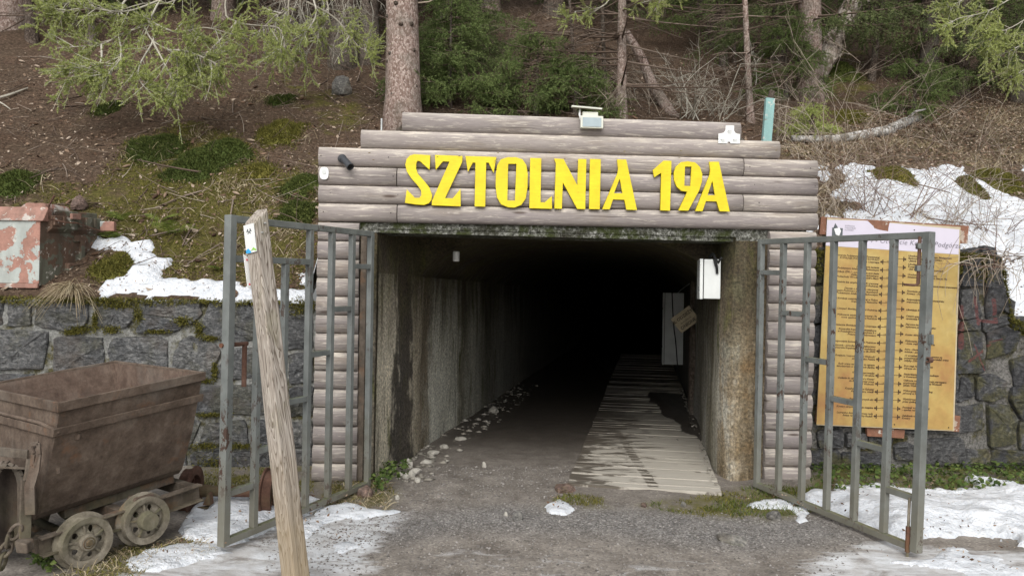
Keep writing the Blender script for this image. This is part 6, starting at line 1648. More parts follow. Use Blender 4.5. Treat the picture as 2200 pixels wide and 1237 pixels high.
# ---- near bough of fresh spruce, upper left
bough = thing('spruce_bough', 'light green spruce bough hanging over the slope at upper left', 'bough', Vector((-3.0, 9.4, 6.2)))
LIMBS = [[(520, -260, 10.6), (345, 0, 9.0), (324, 47, 8.9), (255, 76, 8.8), (218, 95, 8.75), (120, 104, 8.7)],
         [(520, -240, 10.6), (400, -20, 9.2), (300, 10, 9.1), (200, 40, 9.0), (110, 62, 8.9)],
         [(520, -230, 10.6), (273, -5, 9.1), (309, 55, 8.9), (327, 87, 8.8), (364, 109, 8.7), (400, 135, 8.65)],
         [(324, 47, 8.9), (330, 85, 8.8), (300, 140, 8.7), (300, 172, 8.65), (318, 195, 8.6)],
         [(218, 95, 8.75), (215, 135, 8.7), (180, 150, 8.65), (150, 158, 8.6)],
         [(520, -200, 10.6), (484, 7, 9.4), (509, 47, 9.3), (560, 56, 9.2), (600, 62, 9.1), (611, 98, 9.0), (590, 106, 8.95)],
         [(509, 47, 9.3), (470, 90, 9.1), (440, 120, 9.0), (420, 140, 8.9)],
         [(327, 87, 8.8), (355, 140, 8.7), (372, 175, 8.65), (378, 200, 8.6)],
         [(560, -220, 10.6), (620, -10, 9.6), (585, 40, 9.5), (540, 80, 9.4), (490, 110, 9.3)],
         [(560, -200, 10.6), (670, -10, 9.8), (665, 60, 9.7), (612, 95, 9.6), (600, 110, 9.55)],
         [(600, -200, 10.8), (700, -5, 10.1), (690, 60, 10.0), (668, 100, 9.9), (655, 130, 9.85)],
         [(345, 0, 9.0), (270, 25, 8.8), (180, 18, 8.75), (120, 30, 8.7)],
         [(324, 47, 8.9), (380, 70, 8.7), (440, 60, 8.65), (500, 75, 8.6)],
         [(200, -40, 9.1), (150, 5, 8.9), (110, 12, 8.8)], [(660, 5, 9.9), (720, 40, 9.8), (770, 100, 9.75), (790, 105, 9.7)],
         [(255, 76, 8.8), (260, 120, 8.7), (240, 150, 8.65), (210, 165, 8.6)], [(364, 109, 8.7), (400, 110, 8.65), (450, 130, 8.6), (470, 140, 8.6)]]
def spline(pts, n=24):
    pts = [Vector(p) for p in pts]; out = []
    for i in range(n):
        x = i / (n - 1) * (len(pts) - 1); j = min(int(x), len(pts) - 2); t = x - j
        a, b, c, d = pts[max(j - 1, 0)], pts[j], pts[j + 1], pts[min(j + 2, len(pts) - 1)]
        out.append(.5 * ((2 * b) + (-a + c) * t + (2 * a - 5 * b + 4 * c - d) * t * t + (-a + 3 * b - 3 * c + d) * t ** 3))
    return np.array([tuple(p) for p in out])
lp_ = np.stack([spline([at(*q) for q in L]) for L in LIMBS])
g = np.random.default_rng(77)
r0_ = np.array([.014] * len(LIMBS)); parts = [tubes_np(lp_, r0_, np.full(len(LIMBS), .004), 5)]
M0 = len(LIMBS); per = 26
li = np.repeat(np.arange(M0), per); t = g.uniform(.30, 1.0, len(li)); x = t * 23; i0 = np.minimum(x.astype(int), 22)
st_ = lp_[li, i0]; bd = nrm(lp_[li, i0 + 1] - lp_[li, i0])
side = nrm(np.cross(bd, [0.1, .9, .3])) * np.where(g.random(len(li)) < .5, 1, -1)[:, None]
td = nrm(bd * .8 + side * .7 + g.normal(size=(len(li), 3)) * .35 + np.array([-.05, -.1, -.15])); tl = g.uniform(.16, .46, len(li))
tw = curves_from(st_, td, tl, g.normal(size=(len(li), 3)) * .15 + np.array([0, 0, -.12]), 6)
parts.append(tubes_np(tw, np.full(len(li), .0055), np.full(len(li), .002), 3))
si = np.repeat(np.arange(len(li)), 7); u = g.uniform(.2, 1, len(si)); x = u * 5; i0 = np.minimum(x.astype(int), 4)
ss_ = tw[si, i0]; sdv = nrm(td[si] * .9 + g.normal(size=(len(si), 3)) * .55 + np.array([0, 0, -.1])); sl_ = g.uniform(.06, .17, len(si))
sw = curves_from(ss_, sdv, sl_, g.normal(size=(len(si), 3)) * .12 + np.array([0, 0, .05]), 4)
parts.append(tubes_np(sw, np.full(len(si), .003), np.full(len(si), .0012), 3))
v, f = join(parts); np_mesh('branches', v, f, MAT['twigw'], bough, smooth=False)
keep1 = g.random(len(li)) < .75; keep2 = (g.random(len(si)) < .88)
v, f = join([needles_np(tw[keep1], 260, .021, .0075, .8, .35), needles_np(sw[keep2], 520, .021, .0075, .8, .05)])
np_mesh('needles', v, f, MAT['needl'], bough, smooth=False)

# ---- second bough, upper right corner, paler and sparser
def bough_simple(name, lab, limbs, per, tl_rng, mat, seed, sub_n=7, dens=300):
    b = thing(name, lab, 'bough', at(*limbs[0][0])); g = np.random.default_rng(seed)
    lp = np.stack([spline([at(*q) for q in L]) for L in limbs]); parts = [tubes_np(lp, np.full(len(limbs), .011), np.full(len(limbs), .003), 5)]
    li = np.repeat(np.arange(len(limbs)), per); t = g.uniform(.2, 1.0, len(li)); i0 = np.minimum((t * 23).astype(int), 22)
    st_ = lp[li, i0]; bd = nrm(lp[li, i0 + 1] - lp[li, i0]); side = nrm(np.cross(bd, [.1, .9, .3])) * np.where(g.random(len(li)) < .5, 1, -1)[:, None]
    td = nrm(bd * .9 + side * .6 + g.normal(size=(len(li), 3)) * .3 + np.array([0, -.1, -.15])); tl = g.uniform(*tl_rng, len(li))
    tw = curves_from(st_, td, tl, g.normal(size=(len(li), 3)) * .12 + np.array([0, 0, -.1]), 6)
    parts.append(tubes_np(tw, np.full(len(li), .005), np.full(len(li), .002), 3))
    si = np.repeat(np.arange(len(li)), sub_n); i0 = np.minimum((g.uniform(.2, 1, len(si)) * 5).astype(int), 4)
    sw = curves_from(tw[si, i0], nrm(td[si] + g.normal(size=(len(si), 3)) * .5), g.uniform(.06, .18, len(si)), g.normal(size=(len(si), 3)) * .1, 4)
    parts.append(tubes_np(sw, np.full(len(si), .003), np.full(len(si), .0012), 3))
    v, f = join(parts); np_mesh('branches', v, f, MAT['twigw'], b, smooth=False)
    v, f = join([needles_np(tw, 200, .021, .0075, .8, .3), needles_np(sw, dens * 1.5, .021, .0075, .8, .05)])
    np_mesh('needles', v, f, MAT[mat], b, smooth=False)
    return b
bough_simple('spruce_bough', 'pale green spruce bough reaching in at the upper right corner', [
    [(2420, -160, 11.2), (2200, -20, 10.3), (2120, 25, 10.1), (2060, 40, 10.0), (2030, 60, 9.9)], [(2420, -120, 11.2), (2220, 30, 10.3), (2150, 70, 10.1), (2125, 85, 10.0)],
    [(2420, -100, 11.2), (2240, 60, 10.4), (2180, 105, 10.2), (2140, 120, 10.1)], [(2420, -180, 11.2), (2120, -30, 10.4), (2060, 5, 10.3), (2020, 20, 10.2)], [(2420, -60, 11.2), (2260, 90, 10.5), (2200, 150, 10.3), (2170, 165, 10.2)]], 26, (.15, .42), 'needl', 91)
bough_simple('spruce_bough', 'fresh green spruce tips hanging at the top centre right of the slender pale pole', [
    [(1480, -90, 10.6), (1410, -10, 10.2), (1385, 5, 10.1), (1360, 8, 10.0)], [(1480, -90, 10.6), (1420, 0, 10.2), (1405, 25, 10.1)], [(1500, -90, 10.6), (1470, -30, 10.3), (1410, 4, 10.2)]], 10, (.08, .22), 'needl', 92)
bough_simple('spruce_bough', 'yellow green spruce tips left of the slender pale pole near the top', [
    [(1330, -40, 10.3), (1300, 10, 10.2), (1260, 22, 10.1), (1235, 25, 10.0)], [(1300, 10, 10.2), (1250, 40, 10.1), (1215, 38, 10.0)]], 8, (.08, .2), 'needl', 93, 5)

# ---- spruce saplings
def sapling(px_, py_, h, lab, need, seed, blen):
    make_tree('spruce_sapling', lab, 'sapling', stand(px_, py_) - Z * .03, dict(seed=seed, h=h, r=.03, z0=.12, blen=blen, dens=.85, live=.15, droop=.15, hang=.30, whorl=.15, needle=(.024, .008), per_m=140), 'barkd', need, 'young spruces behind the portal')
sapling(966, 232, 1.75, 'young spruce with stacked green boughs just right of the thick pinkish trunk', 'needm', 61, .75)
sapling(905, 215, .9, 'low young spruce tucked against the right side of the thick pinkish trunk', 'needm', 62, .5)
sapling(1150, 248, 1.25, 'bushy young spruce with light tips left of the solar floodlight', 'needm', 63, .85)
sapling(1235, 245, .8, 'small young spruce directly behind the solar floodlight', 'needm', 64, .6)
sapling(1690, 210, 1.5, 'young spruce with drooping sprays behind the turquoise post', 'needm', 65, .8)
sapling(1010, 150, 2.0, 'taller young spruce farther up the slope between the two trunks', 'needd', 66, .8)
sapling(1965, 255, 1.0, 'young spruce at the foot of the broad green spruce above the birch log', 'needm', 67, .7)
sapling(1745, 290, .5, 'tiny yellowish spruce seedling right of the turquoise post', 'needl', 68, .3)

# ---- bare shrubs
def grow(paths, p, d, L, r, depth, g, gravity=-.02, wig=.22, fork=(2, 4), shrink=(.5, .75)):
    pts = [np.array(p)]; dd = np.array(d)
    for i in range(5):
        dd = dd + g.normal(size=3) * wig * .5 + np.array([0, 0, gravity]); dd /= np.linalg.norm(dd)
        pts.append(pts[-1] + dd * L / 5)
    paths.append((np.array(pts), r))
    if depth > 0:
        for _ in range(g.integers(*fork)):
            j = g.integers(1, 6)
            nd = dd * .7 + g.normal(size=3) * .65; nd /= np.linalg.norm(nd)
            grow(paths, pts[j], nd, L * g.uniform(*shrink), r * .62, depth - 1, g, gravity, wig, fork, shrink)
def shrub(name, lab, cat, base, n, L, r, depth, mat, seed, up=1.0, spread=.6, group=None, lean=(0, 0, 0), gravity=-.02):
    g = np.random.default_rng(seed); paths = []
    for _ in range(n):
        d = nrm(np.array([g.normal() * spread, g.normal() * spread, up]) + np.array(lean))
        grow(paths, np.array(base) + np.array([g.normal() * .12, g.normal() * .08, -.05]), d, L * g.uniform(.6, 1.15), r, depth, g, gravity)
    P_ = np.stack([p for p, _ in paths]); rr = np.array([q for _, q in paths])
    s_ = thing(name, lab, cat, base, group)
    v, f = tubes_np(P_, rr, rr * .45, 3); np_mesh('stems', v, f, MAT[mat], s_, smooth=False)
    return s_
shrub('bare_shrub', 'pale tangle of bare branches behind the top log, left of the hook plate', 'shrub', stand(1480, 255), 11, .95, .010, 3, 'twigw', 1, .8, .75)
shrub('bare_shrub', 'bleached bare branches behind the top log right of the leaning dead pole', 'shrub', stand(1545, 258), 10, .9, .009, 3, 'twigw', 2, .9, .7)
shrub('bare_shrub', 'sparse bare twigs around the solar floodlight', 'shrub', stand(1275, 250), 7, .7, .006, 3, 'twig', 3, .8, .9)
shrub('bare_shrub', 'thin bare twigs between the slender pale pole and the leaning pole', 'shrub', stand(1390, 240), 8, .8, .006, 3, 'twig', 4, .9, .7)
shrub('bare_shrub', 'bare twiggy shrub behind the turquoise post', 'shrub', stand(1680, 300), 8, .9, .007, 3, 'twig', 5, 1, .6)
shrub('bare_shrub', 'tall thin wands rising above the snow right of the turquoise post', 'shrub', stand(1800, 330), 8, 1.2, .006, 2, 'twig', 6, 1.1, .4)
shrub('bare_shrub', 'bare wands in front of the birch log', 'shrub', stand(1905, 330), 7, 1.1, .006, 2, 'twig', 7, 1.0, .6)
shrub('bare_shrub', 'wispy twigs near the right edge above the snow', 'shrub', stand(2080, 330), 7, 1.0, .006, 2, 'twig', 8, .8, .9)
shrub('bare_shrub', 'dark twiggy undergrowth behind the young spruces', 'shrub', stand(1080, 200), 14, 1.3, .007, 3, 'twigd', 9, .7, .9)
shrub('bare_shrub', 'dark twiggy undergrowth below the slender pale pole', 'shrub', stand(1270, 170), 14, 1.4, .007, 3, 'twigd', 10, .7, .9)
shrub('bare_shrub', 'grey twigs under the flared dark trunk', 'shrub', stand(700, 85), 12, 1.1, .006, 3, 'twigw', 11, .2, 1.0, lean=(0, -.4, 0))
shrub('bare_shrub', 'dry shrub with a few brown leaves between the young spruces', 'shrub', stand(1075, 120), 10, 1.0, .006, 3, 'twigd', 13, .7, .8)
# bleached twig curtain hanging from the dark trunks at the top
g_ = np.random.default_rng(5); paths = []
for _ in range(46):
    b_ = at(g_.uniform(600, 800), g_.uniform(-30, 20), g_.uniform(9.9, 10.8))
    grow(paths, np.array(b_), nrm(np.array([g_.normal() * .5, g_.normal() * .4, -1.0])), g_.uniform(.3, .7), .0045, 2, g_, -.08, .3)
P_ = np.stack([p for p, _ in paths]); rr = np.array([q for _, q in paths]); v, f = tubes_np(P_, rr, rr * .45, 3)
ct = thing('dead_bough', 'dead grey spruce bough of hanging twigs at the top beside the thick pinkish trunk', 'bough', at(720, -30, 10.4)); np_mesh('twigs', v, f, MAT['twigw'], ct, smooth=False)
# brambles over the snow behind the notice board
BG = 'bramble canes on the snowy bank'
for i, (x, y, n, L, up, sp, lab) in enumerate([(1775, 470, 16, .8, 1.0, .5, 'bramble canes on the snow just right of the portal beam'), (1850, 462, 18, .95, 1.0, .6, 'bramble canes standing behind the upper left of the notice board'),
        (1940, 470, 18, .95, 1.0, .65, 'bramble canes behind the middle of the notice board'), (2030, 485, 18, .95, 1.0, .65, 'bramble canes behind the upper right corner of the notice board'),
        (2110, 500, 14, .8, .8, .8, 'arching bramble canes above the mossy top of the right wall'), (2180, 560, 12, .7, .7, .8, 'bramble canes at the right edge beside the mossy wall'),
        (1800, 395, 12, .7, 1.0, .6, 'brown canes at the upper left of the snowy bank'), (2150, 640, 8, .5, .5, .9, 'bramble stems on the snow below the end of the right wall')]):
    shrub('bramble', lab, 'bramble', stand(x, y), n, L, .0042, 2, 'bramble' if i % 3 else 'twig', 30 + i, up, sp, BG, gravity=-.09)
# canes hanging over the right wall
g_ = np.random.default_rng(15); paths = []
for _ in range(16):
    b_ = NBp(g_.uniform(2075, 2175), g_.uniform(545, 575), -.22)
    grow(paths, np.array(b_), nrm(np.array([g_.normal() * .5, -.5, .3])), g_.uniform(.3, .8), .0045, 1, g_, -.25, .25)
P_ = np.stack([p for p, _ in paths]); rr = np.array([q for _, q in paths]); v, f = tubes_np(P_, rr, rr * .5, 3)
ct = thing('dry_vine', 'dry straw coloured stems hanging down over the right stone wall', 'vine', NBp(2120, 560, -.22)); np_mesh('stems', v, f, MAT['twig'], ct, smooth=False)

# ================================================================== ground cover
def surf_normal(zf, x, y, e=.05):
    gx = (zf(x + e, y) - zf(x - e, y)) / (2 * e); gy = (zf(x, y + e) - zf(x, y - e)) / (2 * e)
    return nrm(np.stack([-gx, -gy, np.ones_like(gx)], -1))
def cards(n, xy, zf, size, mat, name, lift=.012, tilt=.35, aspect=.55, kind='stuff'):
    x, y = xy; z = zf(x, y); nn = surf_normal(zf, x, y); nn = nrm(nn + RG.normal(size=nn.shape) * tilt)
    a = nrm(np.cross(nn, RG.normal(size=nn.shape))); b = np.cross(nn, a); s = RG.uniform(*size, (n, 1)); c = np.stack([x, y, z], -1) + nn * lift * RG.uniform(.3, 1.5, (n, 1))
    curl = nn * s * RG.uniform(-.1, .35, (n, 1))
    v = np.stack([c - a * s * .5 + curl * .6, c - b * s * aspect * .5 - a * s * .08, c + a * s * .5 + curl, c + b * s * aspect * .5 + a * s * .05], 1).reshape(-1, 3)
    q = np.arange(n * 4).reshape(-1, 4); f = np.concatenate([q[:, [0, 1, 2]], q[:, [0, 2, 3]]])
    o = np_mesh(name, v, f, MAT[mat], smooth=False); o['kind'] = kind
    return o
def hill_xy(n, xr=(-7.2, 8.2), dr=(0.05, 8.5), p=1.3):
    x = RG.uniform(*xr, n); d = dr[0] + (dr[1] - dr[0]) * RG.random(n) ** p
    return x, 6.5 + (x + 1.5) * math.tan(FA) + d
cards(36000, hill_xy(36000), hill_z, (.010, .040), 'litter', 'leaf_litter')
cards(2400, hill_xy(2400), hill_z, (.03, .085), 'litter', 'large_fallen_leaves')
def in_polys(n, polys, zone):
    """n random points inside photo polygons (already in ground coordinates)"""
    out_x, out_y = [], []
    ar = [abs(sum(p[i][0] * p[(i + 1) % len(p)][1] - p[(i + 1) % len(p)][0] * p[i][1] for i in range(len(p)))) for p in polys]
    for p, a in zip(polys, ar):
        k = max(3, int(n * a / (sum(ar) + 1e-9))); xs_ = [q[0] for q in p]; ys_ = [q[1] for q in p]
        x = RG.uniform(min(xs_), max(xs_), k * 4); y = RG.uniform(min(ys_), max(ys_), k * 4)
        ok = poly_sd(x, y, p) + .08 * fbm(x * 4, y * 4, 3, 5) > 0
        out_x.append(x[ok][:k]); out_y.append(y[ok][:k])
    return np.concatenate(out_x), np.concatenate(out_y)
x, y = in_polys(9000, [p for p, _ in HS[:1]] + [HS[1][0]], 0)
cards(len(x), (x, y), hill_z, (.02, .06), 'litter', 'fallen_leaves', .03, .6)
for poly, zf in SNOWS:
    xs_ = [q[0] for q in poly]; ar = (max(xs_) - min(xs_)) * (max(q[1] for q in poly) - min(q[1] for q in poly))
    x, y = in_polys(int(25 + 55 * ar), [poly], 0)
    cards(len(x), (x, y), lambda a, b, zf=zf: zf(a, b) + .055, (.008, .03), 'litter', 'litter_on_snow', .02, .6)
# sticks and needles
def sticks(n, xy, zf, lr, r, mat, name):
    x, y = xy; nn = surf_normal(zf, x, y); a = nrm(np.cross(nn, RG.normal(size=nn.shape)) + nn * RG.uniform(-.05, .25, (n, 1))); L = RG.uniform(*lr, n)
    c = np.stack([x, y, zf(x, y) + .012], -1)
    p = curves_from(c, a, L, RG.normal(size=(n, 3)) * .12, 4); rr = RG.uniform(.5, 1.3, n) * r
    v, f = tubes_np(p, rr, rr * .5, 3); o = np_mesh(name, v, f, MAT[mat], smooth=False); o['kind'] = 'stuff'
sticks(2600, hill_xy(2600, dr=(.3, 8.5)), hill_z, (.10, .5), .0045, 'twigd', 'fallen_twigs')
sticks(140, hill_xy(140, dr=(.75, 6)), hill_z, (.25, .9), .011, 'twigd', 'fallen_branches')
sticks(500, hill_xy(500), hill_z, (.08, .45), .004, 'twig', 'pale_fallen_twigs')
def blades(xy, zf, lr, w, mat, name, lean=.6, droop=.4, thingy=None, up=1.0):
    x, y = xy; n = len(x); z = zf(x, y); a = RG.uniform(0, 2 * np.pi, n); L = RG.uniform(*lr, n)
    d = nrm(np.stack([np.cos(a) * lean * RG.uniform(.2, 1.3, n), np.sin(a) * lean * RG.uniform(.2, 1.3, n), np.full(n, up)], -1))
    p = curves_from(np.stack([x, y, z - .005], -1), d, L, np.tile([0, 0, -droop], (n, 1)) * RG.uniform(.3, 1.5, (n, 1)), 4)
    s = nrm(np.cross(d, RG.normal(size=(n, 3)))) * w / 2
    wd = np.array([1, .85, .55, .05])[None, :, None]
    v = np.stack([p - s[:, None] * wd, p + s[:, None] * wd], 2).reshape(-1, 3)
    idx = np.arange(n * 8).reshape(n, 4, 2); f = np.stack([idx[:, :-1, 0], idx[:, :-1, 1], idx[:, 1:, 1], idx[:, 1:, 0]], -1).reshape(-1, 4)
    o = np_mesh(name, v, f, MAT[mat], thingy, smooth=False)
    if thingy is None: o['kind'] = 'stuff'
    return o
x, y = in_polys(9000, [HS[0][0]], 0); k = fbm(x * 1.8, y * 1.8, 4, 6) > .02; blades((x[k], y[k]), hill_z, (.08, .26), .005, 'straw', 'dry_grass', 1.1, .6)
x, y = in_polys(6000, [HS[0][0], HS[1][0]], 0); k = fbm(x * 1.8, y * 1.8, 4, 46) > .06; blades((x[k], y[k]), hill_z, (.02, .06), .008, 'mossy', 'moss_cover', 1.0, .2)
x, y = in_polys(1500, [HS[2][0]], 0); blades((x, y), hill_z, (.08, .30), .005, 'straw', 'dry_grass', .9, .4)
x, y = in_polys(30000, [HM[0][0]], 0); k = fbm(x * 2.2, y * 2.2, 3, 3) > -.10; blades((x[k], y[k]), hill_z, (.012, .035), .010, 'mossy', 'moss_cover', .9, .2)
x, y = in_polys(1400, [HM[0][0]], 0); k = fbm(x * 3, y * 3, 3, 8) > .08; blades((x[k], y[k]), hill_z, (.06, .2), .005, 'straw', 'dry_grass', 1.0, .6)
# dry tussocks
for px_, py_, n_ in ((560, 215, 70), (440, 290, 60), (500, 400, 90), (640, 300, 50), (470, 420, 60), (560, 440, 80), (620, 500, 90), (610, 560, 60), (330, 330, 40), (60, 400, 60), (700, 380, 60), (30, 370, 40), (1840, 300, 90), (2000, 315, 90), (2120, 290, 90), (1725, 320, 110), (1750, 410, 80), (1770, 360, 80), (1200, 225, 60), (1130, 215, 60)):
    c = stand(px_, py_); blades((c.x + RG.normal(size=n_) * .09, c.y + RG.normal(size=n_) * .07), hill_z, (.10, .30), .006, 'straw', 'dry_grass', .9, .9)
# ground: moss, grass, low leaves, gravel
GP = [MOSS[0][0], MOSS[1][0], MOSS[2][0], MOSS[3][0]]
x, y = in_polys(9000, GP, 0); k = fbm(x * 3, y * 3, 3, 3) > -.12; blades((x[k], y[k]), ground_z, (.012, .04), .007, 'mossy', 'moss_cover', .8, .2)
x, y = in_polys(2600, [MOSS[1][0], pxs_ground([(1190, 1082), (1215, 1068), (1290, 1072), (1300, 1088)])], 0); k = fbm(x * 3, y * 3, 3, 13) > -.05; blades((x[k], y[k]), ground_z, (.02, .075), .005, 'grass', 'grass', .7, .3)
x, y = in_polys(1300, [MOSS[2][0], MOSS[0][0]], 0); blades((x, y), ground_z, (.05, .16), .004, 'straw', 'dry_grass', 1.1, .9)
x, y = in_polys(1500, [MOSS[4][0]], 0); blades((x, y), ground_z, (.04, .14), .006, 'grass', 'grass', 1.0, .6)
x, y = in_polys(1500, [MOSS[4][0]], 0); cards(len(x), (x, y), lambda a, b: ground_z(a, b) + .05 * vnoise(a * 9, b * 9, 4), (.02, .05), 'ivy', 'low_leaves', .03, .5, .8)
x, y = in_polys(260, [pxs_ground([(805, 1055), (815, 1020), (880, 1005), (870, 1040), (830, 1062)])], 0); cards(len(x), (x, y), lambda a, b: ground_z(a, b) + .07 * vnoise(a * 9, b * 9, 4), (.02, .045), 'ivy', 'low_leaves', .04, .5, .8)
x, y = in_polys(90, [pxs_ground([(60, 1236), (75, 1205), (120, 1200), (125, 1232)])], 0); cards(len(x), (x, y), lambda a, b: ground_z(a, b) + .06 * vnoise(a * 9, b * 9, 4), (.02, .05), 'ivy', 'low_leaves', .04, .5, .8)
x, y = in_polys(500, [pxs_ground([(1188, 1078), (1215, 1062), (1295, 1070), (1302, 1090)])], 0); blades((x, y), ground_z, (.02, .06), .005, 'mossy', 'grass', .8, .3)
# pebbles (octahedra) over the yard
def pebbles(n, xy, zf, size, mat, name, flat=.6):
    x, y = xy; n = len(x); s = size[0] + (size[1] - size[0]) * RG.random(n) ** 3
    base = np.array([(1, 0, 0), (.3, .95, 0), (-.8, .5, 0), (-.7, -.6, 0), (.4, -.9, 0), (.1, .1, flat), (0, 0, -flat)])
    f0 = np.array([(0, 1, 5), (1, 2, 5), (2, 3, 5), (3, 4, 5), (4, 0, 5), (1, 0, 6), (2, 1, 6), (3, 2, 6), (4, 3, 6), (0, 4, 6)])
    j = base[None] * RG.uniform(.6, 1.25, (n, 7, 3)); a = RG.uniform(0, 6.28, n); ca, sa = np.cos(a)[:, None], np.sin(a)[:, None]
    jx = j[..., 0] * ca - j[..., 1] * sa; jy = j[..., 0] * sa + j[..., 1] * ca
    v = np.stack([jx, jy, j[..., 2]], -1) * s[:, None, None] + np.stack([x, y, zf(x, y) + s * .12], -1)[:, None]
    f = (f0[None] + (np.arange(n) * 7)[:, None, None]).reshape(-1, 3)
    o = np_mesh(name, v.reshape(-1, 3), f, MAT[mat], smooth=False); o['kind'] = 'stuff'
GA = pxs_ground([(560, 1240), (560, 1150), (820, 1090), (900, 1000), (1220, 1000), (1250, 1075), (1500, 1095), (1780, 1105), (1880, 1160), (1700, 1300), (560, 1300)])
x, y = in_polys(9000, [GA], 0); pebbles(0, (x, y), ground_z, (.003, .013), 'pebble', 'gravel')
x, y = in_polys(4000, [GRAV[0][0]], 0); pebbles(0, (x, y), ground_z, (.003, .010), 'pebble', 'gravel')
# rubble strip along the left tunnel wall
tq = 5.9 + 7 * RG.random(330) ** 1.5; sq = SL + .02 + .40 * RG.random(330) ** 1.6
pebbles(0, (sq * S.x + tq * T.x, sq * S.y + tq * T.y), ground_z, (.012, .060), 'rubble', 'rubble', .35)
tq = 6.3 + 6 * RG.random(160); sq = SR - .03 - .06 * RG.random(160)
pebbles(0, (sq * S.x + tq * T.x, sq * S.y + tq * T.y), lambda a, b: ground_z(a, b) + .03, (.006, .025), 'rubble', 'rubble', .4)

def rock(px_, py_, w, h, mat, lab, zf=None, seed=0, name='stone', group=None, on=on_ground, deep=.25):
    c = on(px_, py_); k = c.y / F_PX; rx, rz_ = w * k / 2, h * k
    bm = bmesh.new(); bmesh.ops.create_icosphere(bm, subdivisions=2, radius=1)
    for v in bm.verts:
        q = v.co.copy(); d = mnoise.noise(q * 1.3 + Vector((seed * 3.1, 0, 0))) * .35 + mnoise.noise(q * 3 + Vector((seed, 5, 0))) * .12
        v.co = q * (1 + d); v.co = Vector((v.co.x * rx, v.co.y * rx * .8, max(-.5, v.co.z) * rz_ * .8))
    me = bpy.data.meshes.new(name); bm.to_mesh(me); bm.free(); me.materials.append(MAT[mat])
    o = link(name, me); o.location = c + Z * rz_ * deep; o.rotation_euler.z = seed * 1.7
    return tag(o, lab, 'stone', group)
rock(1040, 1003, 13, 11, 'rubble', 'small white stone lying alone on the tunnel floor', seed=1)
rock(1112, 1116, 24, 18, 'rock', 'upright grey stone on the gravel in front of the tunnel', seed=2)
rock(1087, 1107, 11, 8, 'rubble', 'tiny white stone just left of the upright grey stone', seed=3)
rock(786, 1066, 34, 24, 'redrock', 'reddish stone at the foot of the left gate hinge', seed=4)
rock(1572, 1160, 70, 18, 'rock', 'flat pale stone sunk in the gravel at lower right', seed=5, deep=-.1)
rock(1662, 1112, 38, 14, 'rock', 'flat grey stone in the grass near the right gate', seed=6)
rock(1383, 1088, 14, 9, 'redrock', 'small pinkish stone at the front edge of the walkway', seed=7)
rock(1468, 1086, 15, 9, 'rock', 'small grey stone in the grass in front of the walkway', seed=8)
rock(853, 1072, 10, 10, 'rubble', 'small round pale stone at the edge of the moss by the left gate', seed=9)
rock(1215, 1050, 60, 16, 'redrock', 'low brown stone half buried at the left front corner of the walkway', seed=10, deep=-.1)
rock(735, 205, 48, 34, 'rock', 'lichen grey boulder on the slope left of the thick pinkish trunk', seed=11, on=on_hill)
rock(172, 452, 40, 26, 'redrock', 'reddish angular stone behind the machine box', seed=12, on=on_hill)
RGN = 'flat stones in the rubble strip along the tunnel wall'
for i, (x, y, w, h, lab) in enumerate([(877, 1003, 26, 17, 'upright oval pale stone, largest of the rubble strip along the left tunnel wall'), (893, 1014, 28, 9, 'long flat pale stone just below the upright oval stone in the rubble strip'),
        (872, 1027, 16, 12, 'small pale stone at the grassy lower end of the rubble strip'), (898, 1034, 18, 9, 'lowest flat stone of the rubble strip, nearest the open gravel'), (915, 995, 26, 8, 'flat pale stone right of the upright oval stone in the rubble strip'),
        (862, 1022, 20, 10, 'pale stone touching the green leaves at the end of the rubble strip'), (930, 975, 26, 8, 'flat stone in the rubble strip just inside the tunnel mouth'), (955, 962, 24, 8, 'thin flat stone in the middle of the rubble strip'),
        (990, 945, 26, 8, 'flat stone in the rubble strip where the shade of the tunnel begins'), (1060, 885, 22, 12, 'round stone far up the rubble strip in the dark of the tunnel'), (885, 1025, 14, 14, 'tilted small slab between the flat stones at the end of the rubble strip')]):
    rock(x, y, w, h, 'rubble', lab, seed=20 + i, group=RGN)

